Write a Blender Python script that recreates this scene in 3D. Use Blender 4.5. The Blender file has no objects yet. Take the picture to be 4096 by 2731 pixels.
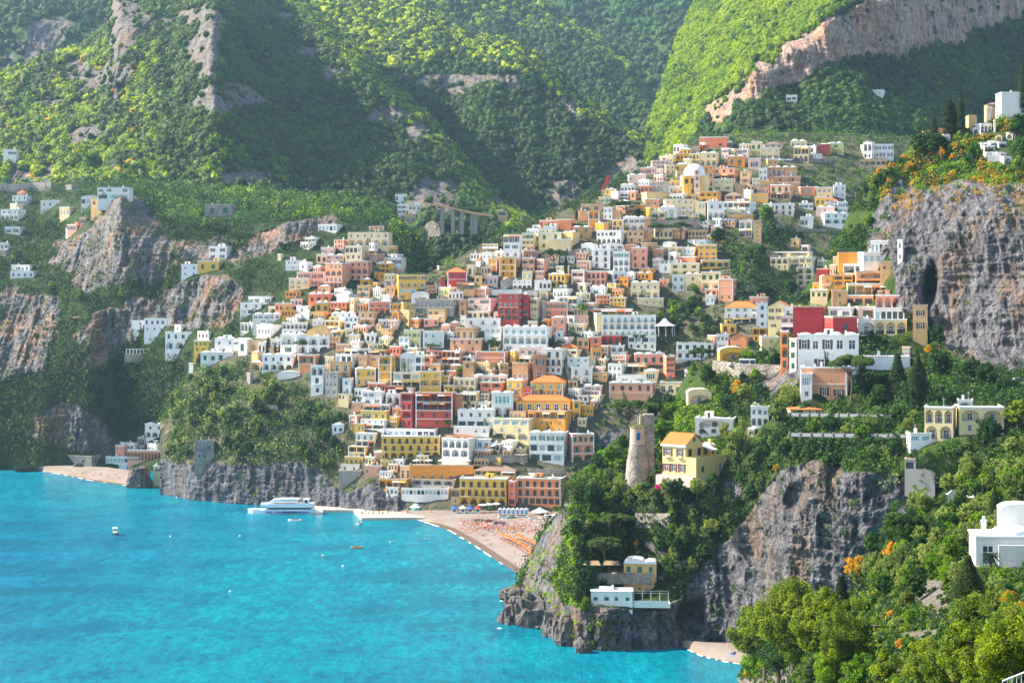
import bpy, math, random
import numpy as np
from mathutils import Vector, Matrix

# ------------------------------------------------------------------ camera, light, exposure
scene = bpy.context.scene
C = scene.collection
FP, CX, CY, HORIZON, CAMH = 7000.0, 2048.0, 1365.5, 1142.0, 108.0
cam_d = bpy.data.cameras.new("camera"); cam = bpy.data.objects.new("camera", cam_d); C.objects.link(cam)
cam.location = (0, 0, CAMH); cam.rotation_euler = (math.radians(90), 0, 0)
cam_d.sensor_width = 36; cam_d.lens = FP / 4096 * 36; cam_d.shift_y = -(CY - HORIZON) / 4096
cam_d.clip_start = 1; cam_d.clip_end = 20000
scene.camera = cam

SUN_EL, SUN_A = math.radians(38), math.radians(12)          # from the left, a little beyond the town
world = bpy.data.worlds.new("World"); scene.world = world; world.use_nodes = True
wn = world.node_tree.nodes; wl = world.node_tree.links
bg = wn["Background"]; sky = wn.new("ShaderNodeTexSky"); sky.sky_type = 'NISHITA'; sky.sun_disc = False
sky.sun_elevation = SUN_EL; sky.sun_rotation = math.radians(-90) + SUN_A; sky.air_density = 1.0; sky.dust_density = 0.6
wl.new(sky.outputs[0], bg.inputs[0]); bg.inputs[1].default_value = 0.125
sd = bpy.data.lights.new("sun", 'SUN'); sun = bpy.data.objects.new("sun", sd); C.objects.link(sun)
sd.energy = 5.0; sd.angle = math.radians(0.5); sd.color = (1.0, 0.89, 0.72)
SV = Vector((-math.cos(SUN_EL) * math.cos(SUN_A), math.cos(SUN_EL) * math.sin(SUN_A), math.sin(SUN_EL)))
sun.rotation_euler = (-SV).to_track_quat('-Z', 'Y').to_euler(); sun.location = (0, 0, 600)
scene.view_settings.view_transform = 'Standard'; scene.view_settings.look = 'None'
scene.view_settings.exposure = 1.55; scene.view_settings.gamma = 1
scene.render.engine = 'CYCLES'
scene.cycles.max_bounces = 5; scene.cycles.diffuse_bounces = 2; scene.cycles.transmission_bounces = 3
scene.cycles.volume_bounces = 0; scene.cycles.transparent_max_bounces = 6

rnd = random.Random(11)
rng = np.random.default_rng(11)

# ------------------------------------------------------------------ helpers
def px(x, y, D):                     # a pixel of the photograph at distance D -> world point
    return Vector(((x - CX) / FP * D, D, CAMH - (y - HORIZON) / FP * D))
def sea(y, z=0.0): return (CAMH - z) * FP / (y - HORIZON)
def topx(p): return (CX + p[0] / p[1] * FP, HORIZON - (p[2] - CAMH) / p[1] * FP)

def tag(o, label=None, cat=None, group=None, kind=None):
    if label: o['label'] = label
    if cat: o['category'] = cat
    if group: o['group'] = group
    if kind: o['kind'] = kind
    return o
def link(name, data, parent=None, loc=None, rz=0.0, scale=None):
    o = bpy.data.objects.new(name, data); C.objects.link(o)
    if parent: o.parent = parent
    if loc is not None: o.location = loc
    if rz: o.rotation_euler[2] = rz
    if scale: o.scale = scale
    return o
def empty(name, loc, rz=0.0, scale=None):
    o = link(name, None, None, loc, rz, scale); o.empty_display_size = .1; return o
def copy_tree(o, parent=None):
    c = o.copy(); C.objects.link(c)
    if parent: c.parent = parent
    for ch in o.children: copy_tree(ch, c)
    return c

class MB:
    def __init__(s): s.v = []; s.f = []; s.m = []
    def quad(s, a, b, c, d, m=0):
        n = len(s.v); s.v += [a, b, c, d]; s.f.append((n, n+1, n+2, n+3)); s.m.append(m)
    def tri(s, a, b, c, m=0):
        n = len(s.v); s.v += [a, b, c]; s.f.append((n, n+1, n+2)); s.m.append(m)
    def poly(s, pts, m=0):
        n = len(s.v); s.v += list(pts); s.f.append(tuple(range(n, n+len(pts)))); s.m.append(m)
    def box(s, x0, x1, y0, y1, z0, z1, m=0):
        n = len(s.v)
        s.v += [(x0,y0,z0),(x1,y0,z0),(x1,y1,z0),(x0,y1,z0),(x0,y0,z1),(x1,y0,z1),(x1,y1,z1),(x0,y1,z1)]
        for f in ((0,3,2,1),(4,5,6,7),(0,1,5,4),(1,2,6,5),(2,3,7,6),(3,0,4,7)):
            s.f.append(tuple(n+i for i in f)); s.m.append(m)
    def tube(s, p0, p1, r0, r1, n=6, m=0):
        p0 = Vector(p0); p1 = Vector(p1); d = (p1-p0).normalized()
        a = d.orthogonal().normalized(); b = d.cross(a); k = len(s.v)
        for p, r in ((p0, r0), (p1, r1)):
            for i in range(n):
                t = 2*math.pi*i/n; s.v.append(tuple(p + a*math.cos(t)*r + b*math.sin(t)*r))
        for i in range(n):
            j = (i+1) % n; s.f.append((k+i, k+j, k+n+j, k+n+i)); s.m.append(m)
        s.f.append(tuple(range(k+n, k+2*n))); s.m.append(m)
    def lathe(s, prof, n=16, cx=0, cy=0, m=0, sx=1, sy=1):
        k = len(s.v)
        for r, z in prof:
            for i in range(n):
                t = 2*math.pi*i/n; s.v.append((cx+r*sx*math.cos(t), cy+r*sy*math.sin(t), z))
        for q in range(len(prof)-1):
            for i in range(n):
                j = (i+1) % n; a = k+q*n
                s.f.append((a+i, a+j, a+n+j, a+n+i)); s.m.append(m)
    def mesh(s, name, mats, smooth=False):
        me = bpy.data.meshes.new(name); me.from_pydata(s.v, [], s.f)
        for m in mats: me.materials.append(m)
        me.polygons.foreach_set('material_index', s.m)
        if smooth: me.polygons.foreach_set('use_smooth', [True]*len(s.f))
        me.update(); return me

def fast_mesh(name, V, F, mats, attr=None, smooth=False, fattr=None):
    me = bpy.data.meshes.new(name); V = np.ascontiguousarray(V, np.float32); F = np.ascontiguousarray(F, np.int32)
    k = F.shape[1]
    me.vertices.add(len(V)); me.vertices.foreach_set('co', V.ravel())
    me.loops.add(F.size); me.loops.foreach_set('vertex_index', F.ravel())
    me.polygons.add(len(F)); me.polygons.foreach_set('loop_start', np.arange(0, F.size, k, dtype=np.int32))
    me.polygons.foreach_set('loop_total', np.full(len(F), k, np.int32))
    for m in mats: me.materials.append(m)
    me.update(calc_edges=True)
    if smooth: me.polygons.foreach_set('use_smooth', np.ones(len(F), bool))
    for nm, a in (attr or {}).items():
        t = me.attributes.new(nm, 'FLOAT', 'POINT'); t.data.foreach_set('value', np.ascontiguousarray(a, np.float32).ravel())
    for nm, a in (fattr or {}).items():
        t = me.attributes.new(nm, 'FLOAT', 'FACE'); t.data.foreach_set('value', np.ascontiguousarray(a, np.float32).ravel())
    return me

# vectorised value noise
def _h(i, j, k, s):
    n = (i*73856093) ^ (j*19349663) ^ (k*83492791) ^ (s*2654435761 & 0x7fffffff)
    n = (n ^ (n >> 13)) * 1274126177 & 0x7fffffff
    n = (n ^ (n >> 16)) * 668265263 & 0x7fffffff
    return (n ^ (n >> 15)) % 65536 / 32767.5 - 1
def vnoise(x, y, z=0.0, s=0):
    x, y, z = np.broadcast_arrays(np.asarray(x, float), np.asarray(y, float), np.asarray(z, float))
    i = np.floor(x).astype(np.int64); j = np.floor(y).astype(np.int64); k = np.floor(z).astype(np.int64)
    f = [x-i, y-j, z-k]; f = [t*t*(3-2*t) for t in f]; r = 0
    for a in (0, 1):
        for b in (0, 1):
            for c in (0, 1):
                w = (f[0] if a else 1-f[0])*(f[1] if b else 1-f[1])*(f[2] if c else 1-f[2])
                r = r + w*_h(i+a, j+b, k+c, s)
    return r
def fbm(x, y, z=0.0, o=4, s=0):
    r = 0; a = 1; t = 0
    for q in range(o):
        r = r + a*vnoise(x*2**q, y*2**q, z*2**q, s+q*17); t += a; a *= .5
    return r/t
def ridged(x, y, z=0.0, o=3, s=0):
    r = 0; a = 1; t = 0
    for q in range(o):
        r = r + a*(1-2*np.abs(vnoise(x*2**q, y*2**q, z*2**q, s+q*17))); t += a; a *= .55
    return r/t
def inpoly(x, y, P):
    x = np.asarray(x, float); y = np.asarray(y, float); r = np.zeros(x.shape, bool); n = len(P)
    for i in range(n):
        (x1, y1), (x2, y2) = P[i], P[(i+1) % n]
        if y1 == y2: continue
        c = ((y1 > y) != (y2 > y)) & (x < (x2-x1)*(y-y1)/(y2-y1)+x1); r ^= c
    return r

# ------------------------------------------------------------------ materials
class NT:
    def __init__(s, name):
        s.m = bpy.data.materials.new(name); s.m.use_nodes = True; s.t = s.m.node_tree
        s.p = s.t.nodes['Principled BSDF']; s.out = s.t.nodes['Material Output']
    def n(s, typ, **k):
        o = s.t.nodes.new(typ)
        for a, b in k.items(): setattr(o, a, b)
        return o
    def l(s, a, b): s.t.links.new(a, b)
    def noise(s, scale, detail=3, rough=.6, vec=None, stretch=None, coord='Object'):
        n = s.n('ShaderNodeTexNoise'); n.inputs['Scale'].default_value = scale; n.inputs['Detail'].default_value = detail
        n.inputs['Roughness'].default_value = rough
        if coord == 'geo': src = s.n('ShaderNodeNewGeometry').outputs['Position']
        else: src = s.n('ShaderNodeTexCoord').outputs['Object']
        if stretch:
            mp = s.n('ShaderNodeMapping'); mp.inputs['Scale'].default_value = stretch; s.l(src, mp.inputs[0]); src = mp.outputs[0]
        s.l(src, n.inputs['Vector']); return n.outputs['Fac']
    def ramp(s, fac, stops):
        r = s.n('ShaderNodeValToRGB'); e = r.color_ramp.elements
        while len(e) < len(stops): e.new(.5)
        for i, (p, c) in enumerate(stops): e[i].position = p; e[i].color = (*c, 1)
        s.l(fac, r.inputs[0]); return r.outputs[0]
    def mix(s, fac, a, b, mode='MIX'):
        m = s.n('ShaderNodeMix', data_type='RGBA', blend_type=mode)
        for sock, v in ((m.inputs[0], fac), (m.inputs[6], a), (m.inputs[7], b)):
            if isinstance(v, (int, float)): sock.default_value = v
            elif isinstance(v, tuple): sock.default_value = (*v, 1)
            else: s.l(v, sock)
        return m.outputs[2]
    def bump(s, h, strength, dist):
        b = s.n('ShaderNodeBump'); b.inputs['Strength'].default_value = strength; b.inputs['Distance'].default_value = dist
        s.l(h, b.inputs['Height']); s.l(b.outputs[0], s.p.inputs['Normal'])
    def attr(s, name):
        a = s.n('ShaderNodeAttribute'); a.attribute_name = name; return a.outputs['Fac']
    def base(s, c):
        if isinstance(c, tuple): s.p.inputs['Base Color'].default_value = (*c, 1)
        else: s.l(c, s.p.inputs['Base Color'])

def plain(name, c, rough=.7, metal=0.0, var=0.0):
    t = NT(name); t.p.inputs['Roughness'].default_value = rough; t.p.inputs['Metallic'].default_value = metal
    if var: t.base(t.mix(t.noise(1.5), c, tuple(x*(1-var) for x in c)))
    else: t.base(c)
    return t.m

def plaster(name, c, stain=(.25, .2, .15), amt=.5, rough=.85):
    t = NT(name); t.p.inputs['Roughness'].default_value = rough
    oi = t.n('ShaderNodeObjectInfo')
    h = t.n('ShaderNodeHueSaturation'); h.inputs['Color'].default_value = (*c, 1)
    mr = t.n('ShaderNodeMapRange'); t.l(oi.outputs['Random'], mr.inputs[0]); mr.inputs[3].default_value = .488; mr.inputs[4].default_value = .512
    t.l(mr.outputs[0], h.inputs['Hue'])
    mv = t.n('ShaderNodeMapRange'); t.l(oi.outputs['Random'], mv.inputs[0]); mv.inputs[3].default_value = 1.05; mv.inputs[4].default_value = .88
    t.l(mv.outputs[0], h.inputs['Value'])
    n1 = t.noise(.35, 5, .65, stretch=(1, 1, .28), coord='geo')
    f = t.ramp(n1, [(.5, (0, 0, 0)), (.78, (min(1,amt*1.5),)*3)])
    n2 = t.noise(2.2, 3, .6, coord='geo')
    f2 = t.ramp(n2, [(.3, (.9, .9, .9)), (.7, (1.04, 1.04, 1.04))])
    a = t.mix(f, h.outputs[0], stain); b = t.mix(1.0, a, f2, 'MULTIPLY'); t.base(b)
    t.bump(n2, .3, .05)
    return t.m

WALL = {
 'W': plaster('white_plaster', (.80, .77, .71), (.42, .37, .30), .3),
 'C': plaster('cream_plaster', (.80, .62, .33), (.38, .30, .2), .35),
 'P': plaster('peach_pink_plaster', (.80, .36, .20), (.5, .3, .22), .3),
 'K': plaster('pale_pink_plaster', (.80, .52, .42), (.45, .33, .28), .3),
 'S': plaster('salmon_plaster', (.80, .26, .10), (.5, .26, .16), .3),
 'Y': plaster('yellow_plaster', (.80, .45, .06), (.5, .33, .15), .35),
 'L': plaster('lemon_plaster', (.80, .70, .24), (.45, .38, .2), .25),
 'O': plaster('ochre_plaster', (.78, .33, .03), (.35, .2, .08), .5),
 'R': plaster('red_plaster', (.50, .045, .035), (.25, .07, .06), .35),
 'B': plaster('brown_stone_plaster', (.50, .27, .12), (.2, .12, .08), .7),
 'T': plaster('tan_plaster', (.74, .43, .18), (.28, .2, .14), .6),
 'G': plaster('grey_stone_plaster', (.36, .32, .28), (.14, .13, .12), .7),
}
WORD = {'W':'white','C':'cream','P':'peach pink','K':'pale pink','S':'salmon orange','Y':'yellow','L':'lemon yellow','O':'ochre','R':'red','B':'brown stone','T':'tan','G':'grey stone'}
white = plain('white_paint', (.8, .8, .8), .5)
roofwhite = plain('whitewashed_roof', (.8, .77, .72), .7, var=.12)
rooftan = plain('tan_roof_screed', (.6, .44, .3), .8, var=.25)
stone_trim = plain('pale_stone_trim', (.7, .62, .52), .7)
dark_in = plain('dark_room', (.03, .03, .035), .8)
rail = plain('iron_rail', (.10, .12, .13), .5)
wood_brown = plain('brown_wood', (.13, .045, .03), .6, var=.3)
wood_green = plain('green_shutter_paint', (.015, .13, .08), .6)
wood_blue = plain('blue_shutter_paint', (.02, .25, .55), .6)
metal = plain('light_metal', (.6, .62, .63), .35, .8)
dark_metal = plain('dark_metal', (.05, .05, .05), .5, .5)
canvas_w = plain('white_canvas', (.8, .78, .72), .9)
canvas_o = plain('orange_canvas', (.66, .14, .008), .9)
canvas_r = plain('coral_canvas', (.62, .12, .07), .9)
canvas_y = plain('ochre_canvas', (.8, .5, .12), .9)
g = NT('window_glass'); g.base((.035, .06, .085)); g.p.inputs['Roughness'].default_value = .12; glass = g.m
g = NT('teal_glass'); g.base((.12, .3, .33)); g.p.inputs['Roughness'].default_value = .15; glass2 = g.m

t = NT('terracotta_tiles'); w = t.n('ShaderNodeTexWave', bands_direction='X'); w.inputs['Scale'].default_value = 1.1
tc = t.n('ShaderNodeTexCoord'); t.l(tc.outputs['Object'], w.inputs[0])
t.base(t.mix(t.noise(1.7, 4, .7), t.mix(w.outputs['Fac'], (.50, .09, .012), (.72, .17, .02)), (.72, .20, .03)))
t.bump(w.outputs['Fac'], .8, .12); t.p.inputs['Roughness'].default_value = .8; tiles = t.m
t = NT('dark_old_tiles'); w = t.n('ShaderNodeTexWave', bands_direction='X'); w.inputs['Scale'].default_value = 1.1
tc = t.n('ShaderNodeTexCoord'); t.l(tc.outputs['Object'], w.inputs[0])
t.base(t.mix(t.noise(1.7, 4, .7), (.16, .10, .07), (.36, .24, .17))); t.bump(w.outputs['Fac'], .8, .12); t.p.inputs['Roughness'].default_value = .85; tiles_dark = t.m

t = NT('rubble_wall'); v = t.n('ShaderNodeTexVoronoi'); v.inputs['Scale'].default_value = 1.3
tc = t.n('ShaderNodeNewGeometry'); t.l(tc.outputs['Position'], v.inputs['Vector'])
t.base(t.mix(t.ramp(t.noise(.25, 4, .7, coord='geo'), [(.4, (0,0,0)), (.62, (1,1,1))]), t.mix(.6, v.outputs['Color'], (.34, .28, .22), 'MIX'), (.17, .15, .13)))
t.base(t.mix(t.ramp(t.noise(.25, 4, .7, coord='geo'), [(.4, (0,0,0)), (.62, (1,1,1))]), t.mix(v.outputs['Distance'], (.42, .36, .29), (.2, .17, .15)), (.17, .15, .13)))
t.bump(v.outputs['Distance'], .8, .25); t.p.inputs['Roughness'].default_value = .95; rubble = t.m

# ground with rock where the 'rock' attribute says so
def groundmat(name, rocklight, rockdark, rust, grass, earth, rust_amt=.5, fine=1.0):
    t = NT(name)
    nv = t.noise(.16*fine, 7, .72, stretch=(1, 1, .30), coord='geo')
    nf = t.noise(.5*fine, 5, .7, stretch=(1, 1, .5), coord='geo')
    nr = t.noise(.045*fine, 4, .6, stretch=(1, 1, .3), coord='geo')
    rk = t.ramp(nv, [(.33, rockdark), (.46, tuple((a+b)/2 for a, b in zip(rockdark, rocklight))), (.6, rocklight)])
    rk = t.mix(t.ramp(nr, [(.49, (0,0,0)), (.62, (rust_amt*.85,)*3)]), rk, rust)
    rk = t.mix(1.0, rk, t.ramp(nf, [(.3, (.5,.5,.5)), (.65, (1.12,1.12,1.12))]), 'MULTIPLY')
    ng = t.noise(.12*fine, 5, .7, coord='geo')
    gr = t.ramp(ng, [(.35, grass), (.55, tuple(x*1.5 for x in grass)), (.68, earth)])
    t.base(t.mix(t.attr('rock'), gr, rk)); t.p.inputs['Roughness'].default_value = .95
    t.p.inputs['Specular IOR Level'].default_value = .15
    vo = t.n('ShaderNodeTexVoronoi', feature='DISTANCE_TO_EDGE'); vo.inputs['Scale'].default_value = .22*fine; g2 = t.n('ShaderNodeNewGeometry'); mp = t.n('ShaderNodeMapping'); mp.inputs['Scale'].default_value = (1, 1, .4); mp.inputs['Rotation'].default_value = (.2, .5, 0); t.l(g2.outputs['Position'], mp.inputs[0]); ad = t.mix(.5, mp.outputs[0], nf); t.l(mp.outputs[0], vo.inputs['Vector'])
    crk = t.ramp(vo.outputs['Distance'], [(.0, (.45,.45,.48)), (.07, (1,1,1))])
    t.base(t.mix(t.attr('rock'), gr, t.mix(1.0, rk, crk, 'MULTIPLY')))
    m = t.n('ShaderNodeMath', operation='ADD'); t.l(nv, m.inputs[0]); t.l(nf, m.inputs[1]); t.bump(m.outputs[0], .9, 2.2)
    return t.m
G_far = groundmat('far_hill_ground', (.25, .225, .205), (.07, .07, .07), (.30, .18, .10), (.035, .07, .012), (.10, .11, .03), .5)
G_right = groundmat('right_mountain_ground', (.46, .33, .26), (.18, .13, .11), (.48, .25, .13), (.035, .06, .012), (.10, .12, .02), .6, .8)
G_left = groundmat('left_hill_ground', (.27, .25, .25), (.06, .06, .07), (.42, .22, .10), (.025, .045, .012), (.07, .07, .03), .7, 1.3)
G_town = groundmat('town_hill_ground', (.22, .22, .24), (.03, .035, .05), (.22, .16, .11), (.085, .085, .05), (.24, .19, .13), .4, 1.6)
G_cliff = groundmat('promontory_ground', (.26, .25, .265), (.022, .027, .038), (.34, .20, .11), (.035, .065, .012), (.13, .10, .04), .55, 2.0)
G_near = groundmat('near_slope_ground', (.42, .38, .32), (.17, .15, .13), (.40, .28, .16), (.05, .11, .015), (.20, .14, .04), .4, 4.0)

def leafmat(name, c1, c2, trans=.35, tint=True):
    t = NT(name); p = t.p; p.inputs['Roughness'].default_value = .65; p.inputs['Specular IOR Level'].default_value = .2
    oi = t.n('ShaderNodeObjectInfo')
    col = t.mix(t.attr('tint'), c1, c2)
    hs = t.n('ShaderNodeHueSaturation'); t.l(col, hs.inputs['Color'])
    mv = t.n('ShaderNodeMapRange'); t.l(oi.outputs['Random'], mv.inputs[0]); mv.inputs[3].default_value = .72; mv.inputs[4].default_value = 1.3; t.l(mv.outputs[0], hs.inputs['Value'])
    mh = t.n('ShaderNodeMapRange'); t.l(oi.outputs['Random'], mh.inputs[0]); mh.inputs[3].default_value = .515; mh.inputs[4].default_value = .485; t.l(mh.outputs[0], hs.inputs['Hue'])
    t.base(hs.outputs[0])
    tr = t.n('ShaderNodeBsdfTranslucent'); br = t.n('ShaderNodeHueSaturation'); br.inputs['Value'].default_value = 1.9; br.inputs['Hue'].default_value = .488; br.inputs['Saturation'].default_value = 1.1
    t.l(hs.outputs[0], br.inputs['Color']); t.l(br.outputs[0], tr.inputs[0])
    mx = t.n('ShaderNodeMixShader'); mx.inputs[0].default_value = trans; t.l(p.outputs[0], mx.inputs[1]); t.l(tr.outputs[0], mx.inputs[2]); t.l(mx.outputs[0], t.out.inputs[0])
    return t.m
LF = {
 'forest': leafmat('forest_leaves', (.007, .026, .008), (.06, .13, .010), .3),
 'sunny': leafmat('sun_tinted_forest_leaves', (.11, .22, .006), (.38, .46, .010), .48),  # forest leaves with sunlight painted into their colour, for crests and lit slopes
 'broad': leafmat('broadleaf_leaves', (.008, .036, .010), (.06, .16, .012), .28),
 'bright': leafmat('bright_green_leaves', (.045, .13, .008), (.19, .33, .012), .42),
 'olive': leafmat('olive_leaves', (.06, .11, .025), (.30, .36, .08), .38),
 'pine': leafmat('pine_needles', (.02, .06, .010), (.09, .16, .02), .25),
 'cypress': leafmat('cypress_leaves', (.012, .032, .008), (.05, .085, .012), .2),
 'yellow': leafmat('yellow_broom_leaves', (.30, .20, .01), (.62, .36, .02), .35),
 'near': leafmat('near_bush_leaves', (.014, .045, .006), (.26, .35, .008), .38),
 'flower': leafmat('magenta_flowers', (.45, .02, .12), (.7, .05, .2), .3),
}
bark = plain('bark', (.12, .08, .05), .95, var=.4)

# ------------------------------------------------------------------ terrain sheets
SHEETS = []
class Sheet:
    def __init__(s, name, cols, nx, ny, mat, rocks=(), namp=2.0, ramp_=5.0, back=(20, 60, 140, 260), seabase=False, sm=18, nscale=1.0, seed=0, rockp=(6, 34), caves=(), bigamp=0, rn=None, crest=None, skew=None):
        if crest:
            for X in cols:
                if X >= crest[0]:
                    k = cols[X]; yt, Dt = k[-1]; k2 = [a for a in k[:-1] if a[0] > yt+crest[1]+40]; cols[X] = k2+[(yt+crest[1], Dt-crest[2]), (yt, Dt)]
        if skew: cols = {X: [(y, D+skew[0]+skew[1]*min(1, max(0, (X-skew[2])/skew[3]))*(1 if y < 860 else 0)) for y, D in k] for X, k in cols.items()}
        xs = sorted(cols); x = np.linspace(xs[0], xs[-1], nx); t = np.linspace(0, 1, ny)
        Yc = []; Dc = []
        for X in xs:
            k = cols[X]; yy = np.array([a[0] for a in k], float); dd = np.array([a[1] for a in k], float)
            L = np.concatenate([[0], np.cumsum(np.abs(np.diff(yy))+1)]); L /= L[-1]
            Yc.append(np.interp(t, L, yy)); Dc.append(np.interp(t, L, dd))
        Yc = np.array(Yc); Dc = np.array(Dc)
        Y = np.array([np.interp(x, xs, Yc[:, j]) for j in range(ny)]); Dp = np.array([np.interp(x, xs, Dc[:, j]) for j in range(ny)])
        w = max(1, int(sm/((xs[-1]-xs[0])/nx))); ker = np.hanning(2*w+3); ker /= ker.sum()
        def smo(A, ker=ker, w=w): 
            P = np.pad(A, ((0, 0), (w+1, w+1)), mode='edge'); return np.array([np.convolve(r, ker, 'valid') for r in P])
        Y = smo(Y); Dp = smo(Dp)
        wy = max(1, ny//60); ky = np.hanning(2*wy+3); ky /= ky.sum()
        P = np.pad(Dp, ((wy+1, wy+1), (0, 0)), mode='edge'); Dp = np.array([np.convolve(P[:, i], ky, 'valid') for i in range(nx)]).T
        Xg = np.broadcast_to(x, Y.shape)
        wx = (Xg-CX)/FP*Dp; wz = CAMH-(Y-HORIZON)/FP*Dp
        rock = np.zeros(Y.shape)
        jx = 46*nscale*fbm(wx/14, wz/14, 0, 4, seed+5); jy = 46*nscale*fbm(wx/14, wz/14, 9, 4, seed+6)
        for P_ in rocks: rock = np.maximum(rock, inpoly(Xg+jx, Y+jy, P_).astype(float))
        if rn is not None:
            q_ = fbm(wx/rn[1], wz/rn[2], 0, 5, seed+30); rock = np.maximum(rock, ((q_ > rn[0]) & (Y > rn[3])).astype(float))
        s.rockhard = rock.copy()
        a, b = rockp
        big = bigamp*(fbm(wx/110, wz/90, Dp/300, 3, seed+20) + .7*ridged(wx/75, wz/260, 3.1, 2, seed+21)) if bigamp else 0
        disp = namp*fbm(wx/30, wz/30, Dp/60, 4, seed) + .35*namp*fbm(wx/5, wz/5, 0, 3, seed+9)
        rd = ramp_*(ridged(wx/(a*3), wz/(b*1.6), 0, 3, seed+1)*.8 + .45*ridged(wx/a, wz/b, 0, 3, seed+2) + .28*ridged(wx/(a*.35), wz/(b*.18), 0, 3, seed+3))
        rs = rock.copy()
        for _ in range(2): rs[1:-1, 1:-1] = (rs[1:-1, 1:-1]*2+rs[:-2, 1:-1]+rs[2:, 1:-1]+rs[1:-1, :-2]+rs[1:-1, 2:])/6
        rd = rd - ramp_*.32 + (ramp_*.22*(((wz/(b*.22)+1.5*fbm(wx/18, wz/18, 0, 2, seed+12)) % 1)-.5))
        Dd = Dp - disp*(1-.6*rs) - rd*rs - big
        for cx_, cy_, rx_, ry_, dp_ in caves: Dd = Dd + dp_*np.exp(-(((Xg-cx_-(Y-cy_)*-.12)/rx_)**2+((Y-cy_)/ry_)**2)**2)
        s.x = x; s.Y = Y; s.D = Dd; s.rock = rs; s.name = name
        PX = (Xg-CX)/FP*Dd; PZ = CAMH-(Y-HORIZON)/FP*Dd; PY = Dd
        s.P = np.stack([PX, PY, PZ], -1)
        rows = [s.P[j] for j in range(ny)]; rr = [rs[j] for j in range(ny)]
        b0 = s.P[0].copy(); b0[:, 2] = -3.0; rows.insert(0, b0); rr.insert(0, rs[0])
        top = s.P[-1]; prev = 0
        for k, bk in enumerate(back):
            q = top.copy(); q[:, 1] += bk; q[:, 0] += (top[:, 0]/top[:, 1])*bk*.2; q[:, 2] -= (bk**1.15)*.32; rows.append(q); rr.append(rs[-1]*0)
        V = np.array(rows); V[..., 2] = np.maximum(V[..., 2], -3.5); R = np.array(rr); n = V.shape[0]
        i, j = np.meshgrid(np.arange(n-1), np.arange(nx-1), indexing='ij'); a_ = (i*nx+j).ravel()
        F = np.stack([a_, a_+1, a_+nx+1, a_+nx], -1)
        me = fast_mesh(name, V.reshape(-1, 3), F, [mat], {'rock': R.ravel()}, smooth=True)
        s.o = tag(link(name, me), kind='structure'); SHEETS.append(s)
    def at(s, x, y):
        if x < s.x[0] or x > s.x[-1]: return None
        f = (x-s.x[0])/(s.x[-1]-s.x[0])*(len(s.x)-1); i = min(int(f), len(s.x)-2); f -= i
        Y = s.Y[:, i]*(1-f)+s.Y[:, i+1]*f; D = s.D[:, i]*(1-f)+s.D[:, i+1]*f
        if y > Y[0]+25 or y < Y[-1]: return None
        return float(np.interp(-y, -Y, D))
    def rock_at(s, x, y):
        i = int(np.clip((x-s.x[0])/(s.x[-1]-s.x[0])*(len(s.x)-1), 0, len(s.x)-1))
        j = int(np.clip(np.interp(-y, -s.Y[:, i], np.arange(len(s.Y))), 0, len(s.Y)-1)); return s.rock[j, i]

def depth_at(x, y, only=None):
    best = None
    if only and 'promontory' in only and 3100 < x < 3470 and y < 1300:
        i = int(np.clip((x-promontory.x[0])/(promontory.x[-1]-promontory.x[0])*(len(promontory.x)-1), 0, len(promontory.x)-2)); return float(np.interp(-y, -promontory.Y[:, i], promontory.D[:, i]))
    for s in SHEETS:
        if only and s.name not in only: continue
        d = s.at(x, y)
        if d and (best is None or d < best): best = d
    return best

def K(*a): return list(a)
near_slope = Sheet('near_slope', {
  2950: K((2780,470),(2715,478),(2700,482)), 3050: K((2780,400),(2650,430),(2600,445)), 3180: K((2780,310),(2600,350),(2540,380)),
  3300: K((2780,245),(2600,300),(2430,355)), 3450: K((2780,215),(2550,270),(2340,350)), 3600: K((2780,185),(2500,240),(2250,310),(2090,360)),
  3750: K((2780,160),(2500,215),(2250,280),(1990,365)), 3850: K((2780,140),(2500,195),(2275,255),(2262,276),(1990,345),(1900,380)), 3900: K((2780,135),(2500,188),(2275,252),(2263,277),(1990,345),(1880,385)), 4100: K((2780,110),(2500,160),(2275,240),(2263,277),(1950,330),(1770,395)),
  4320: K((2780,100),(2500,150),(2200,240),(1950,320),(1680,400))}, 260, 260, G_near,
  rocks=[[(3660,2410),(3700,2330),(3780,2330),(3790,2440),(3730,2500)],[(3600,2530),(3740,2520),(3780,2570),(3640,2590)],[(2940,2700),(3160,2660),(3200,2780),(2900,2790)]], namp=1.2, ramp_=1.2, back=(8,30,60), nscale=1.0, seed=21, rockp=(2,3))

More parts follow.
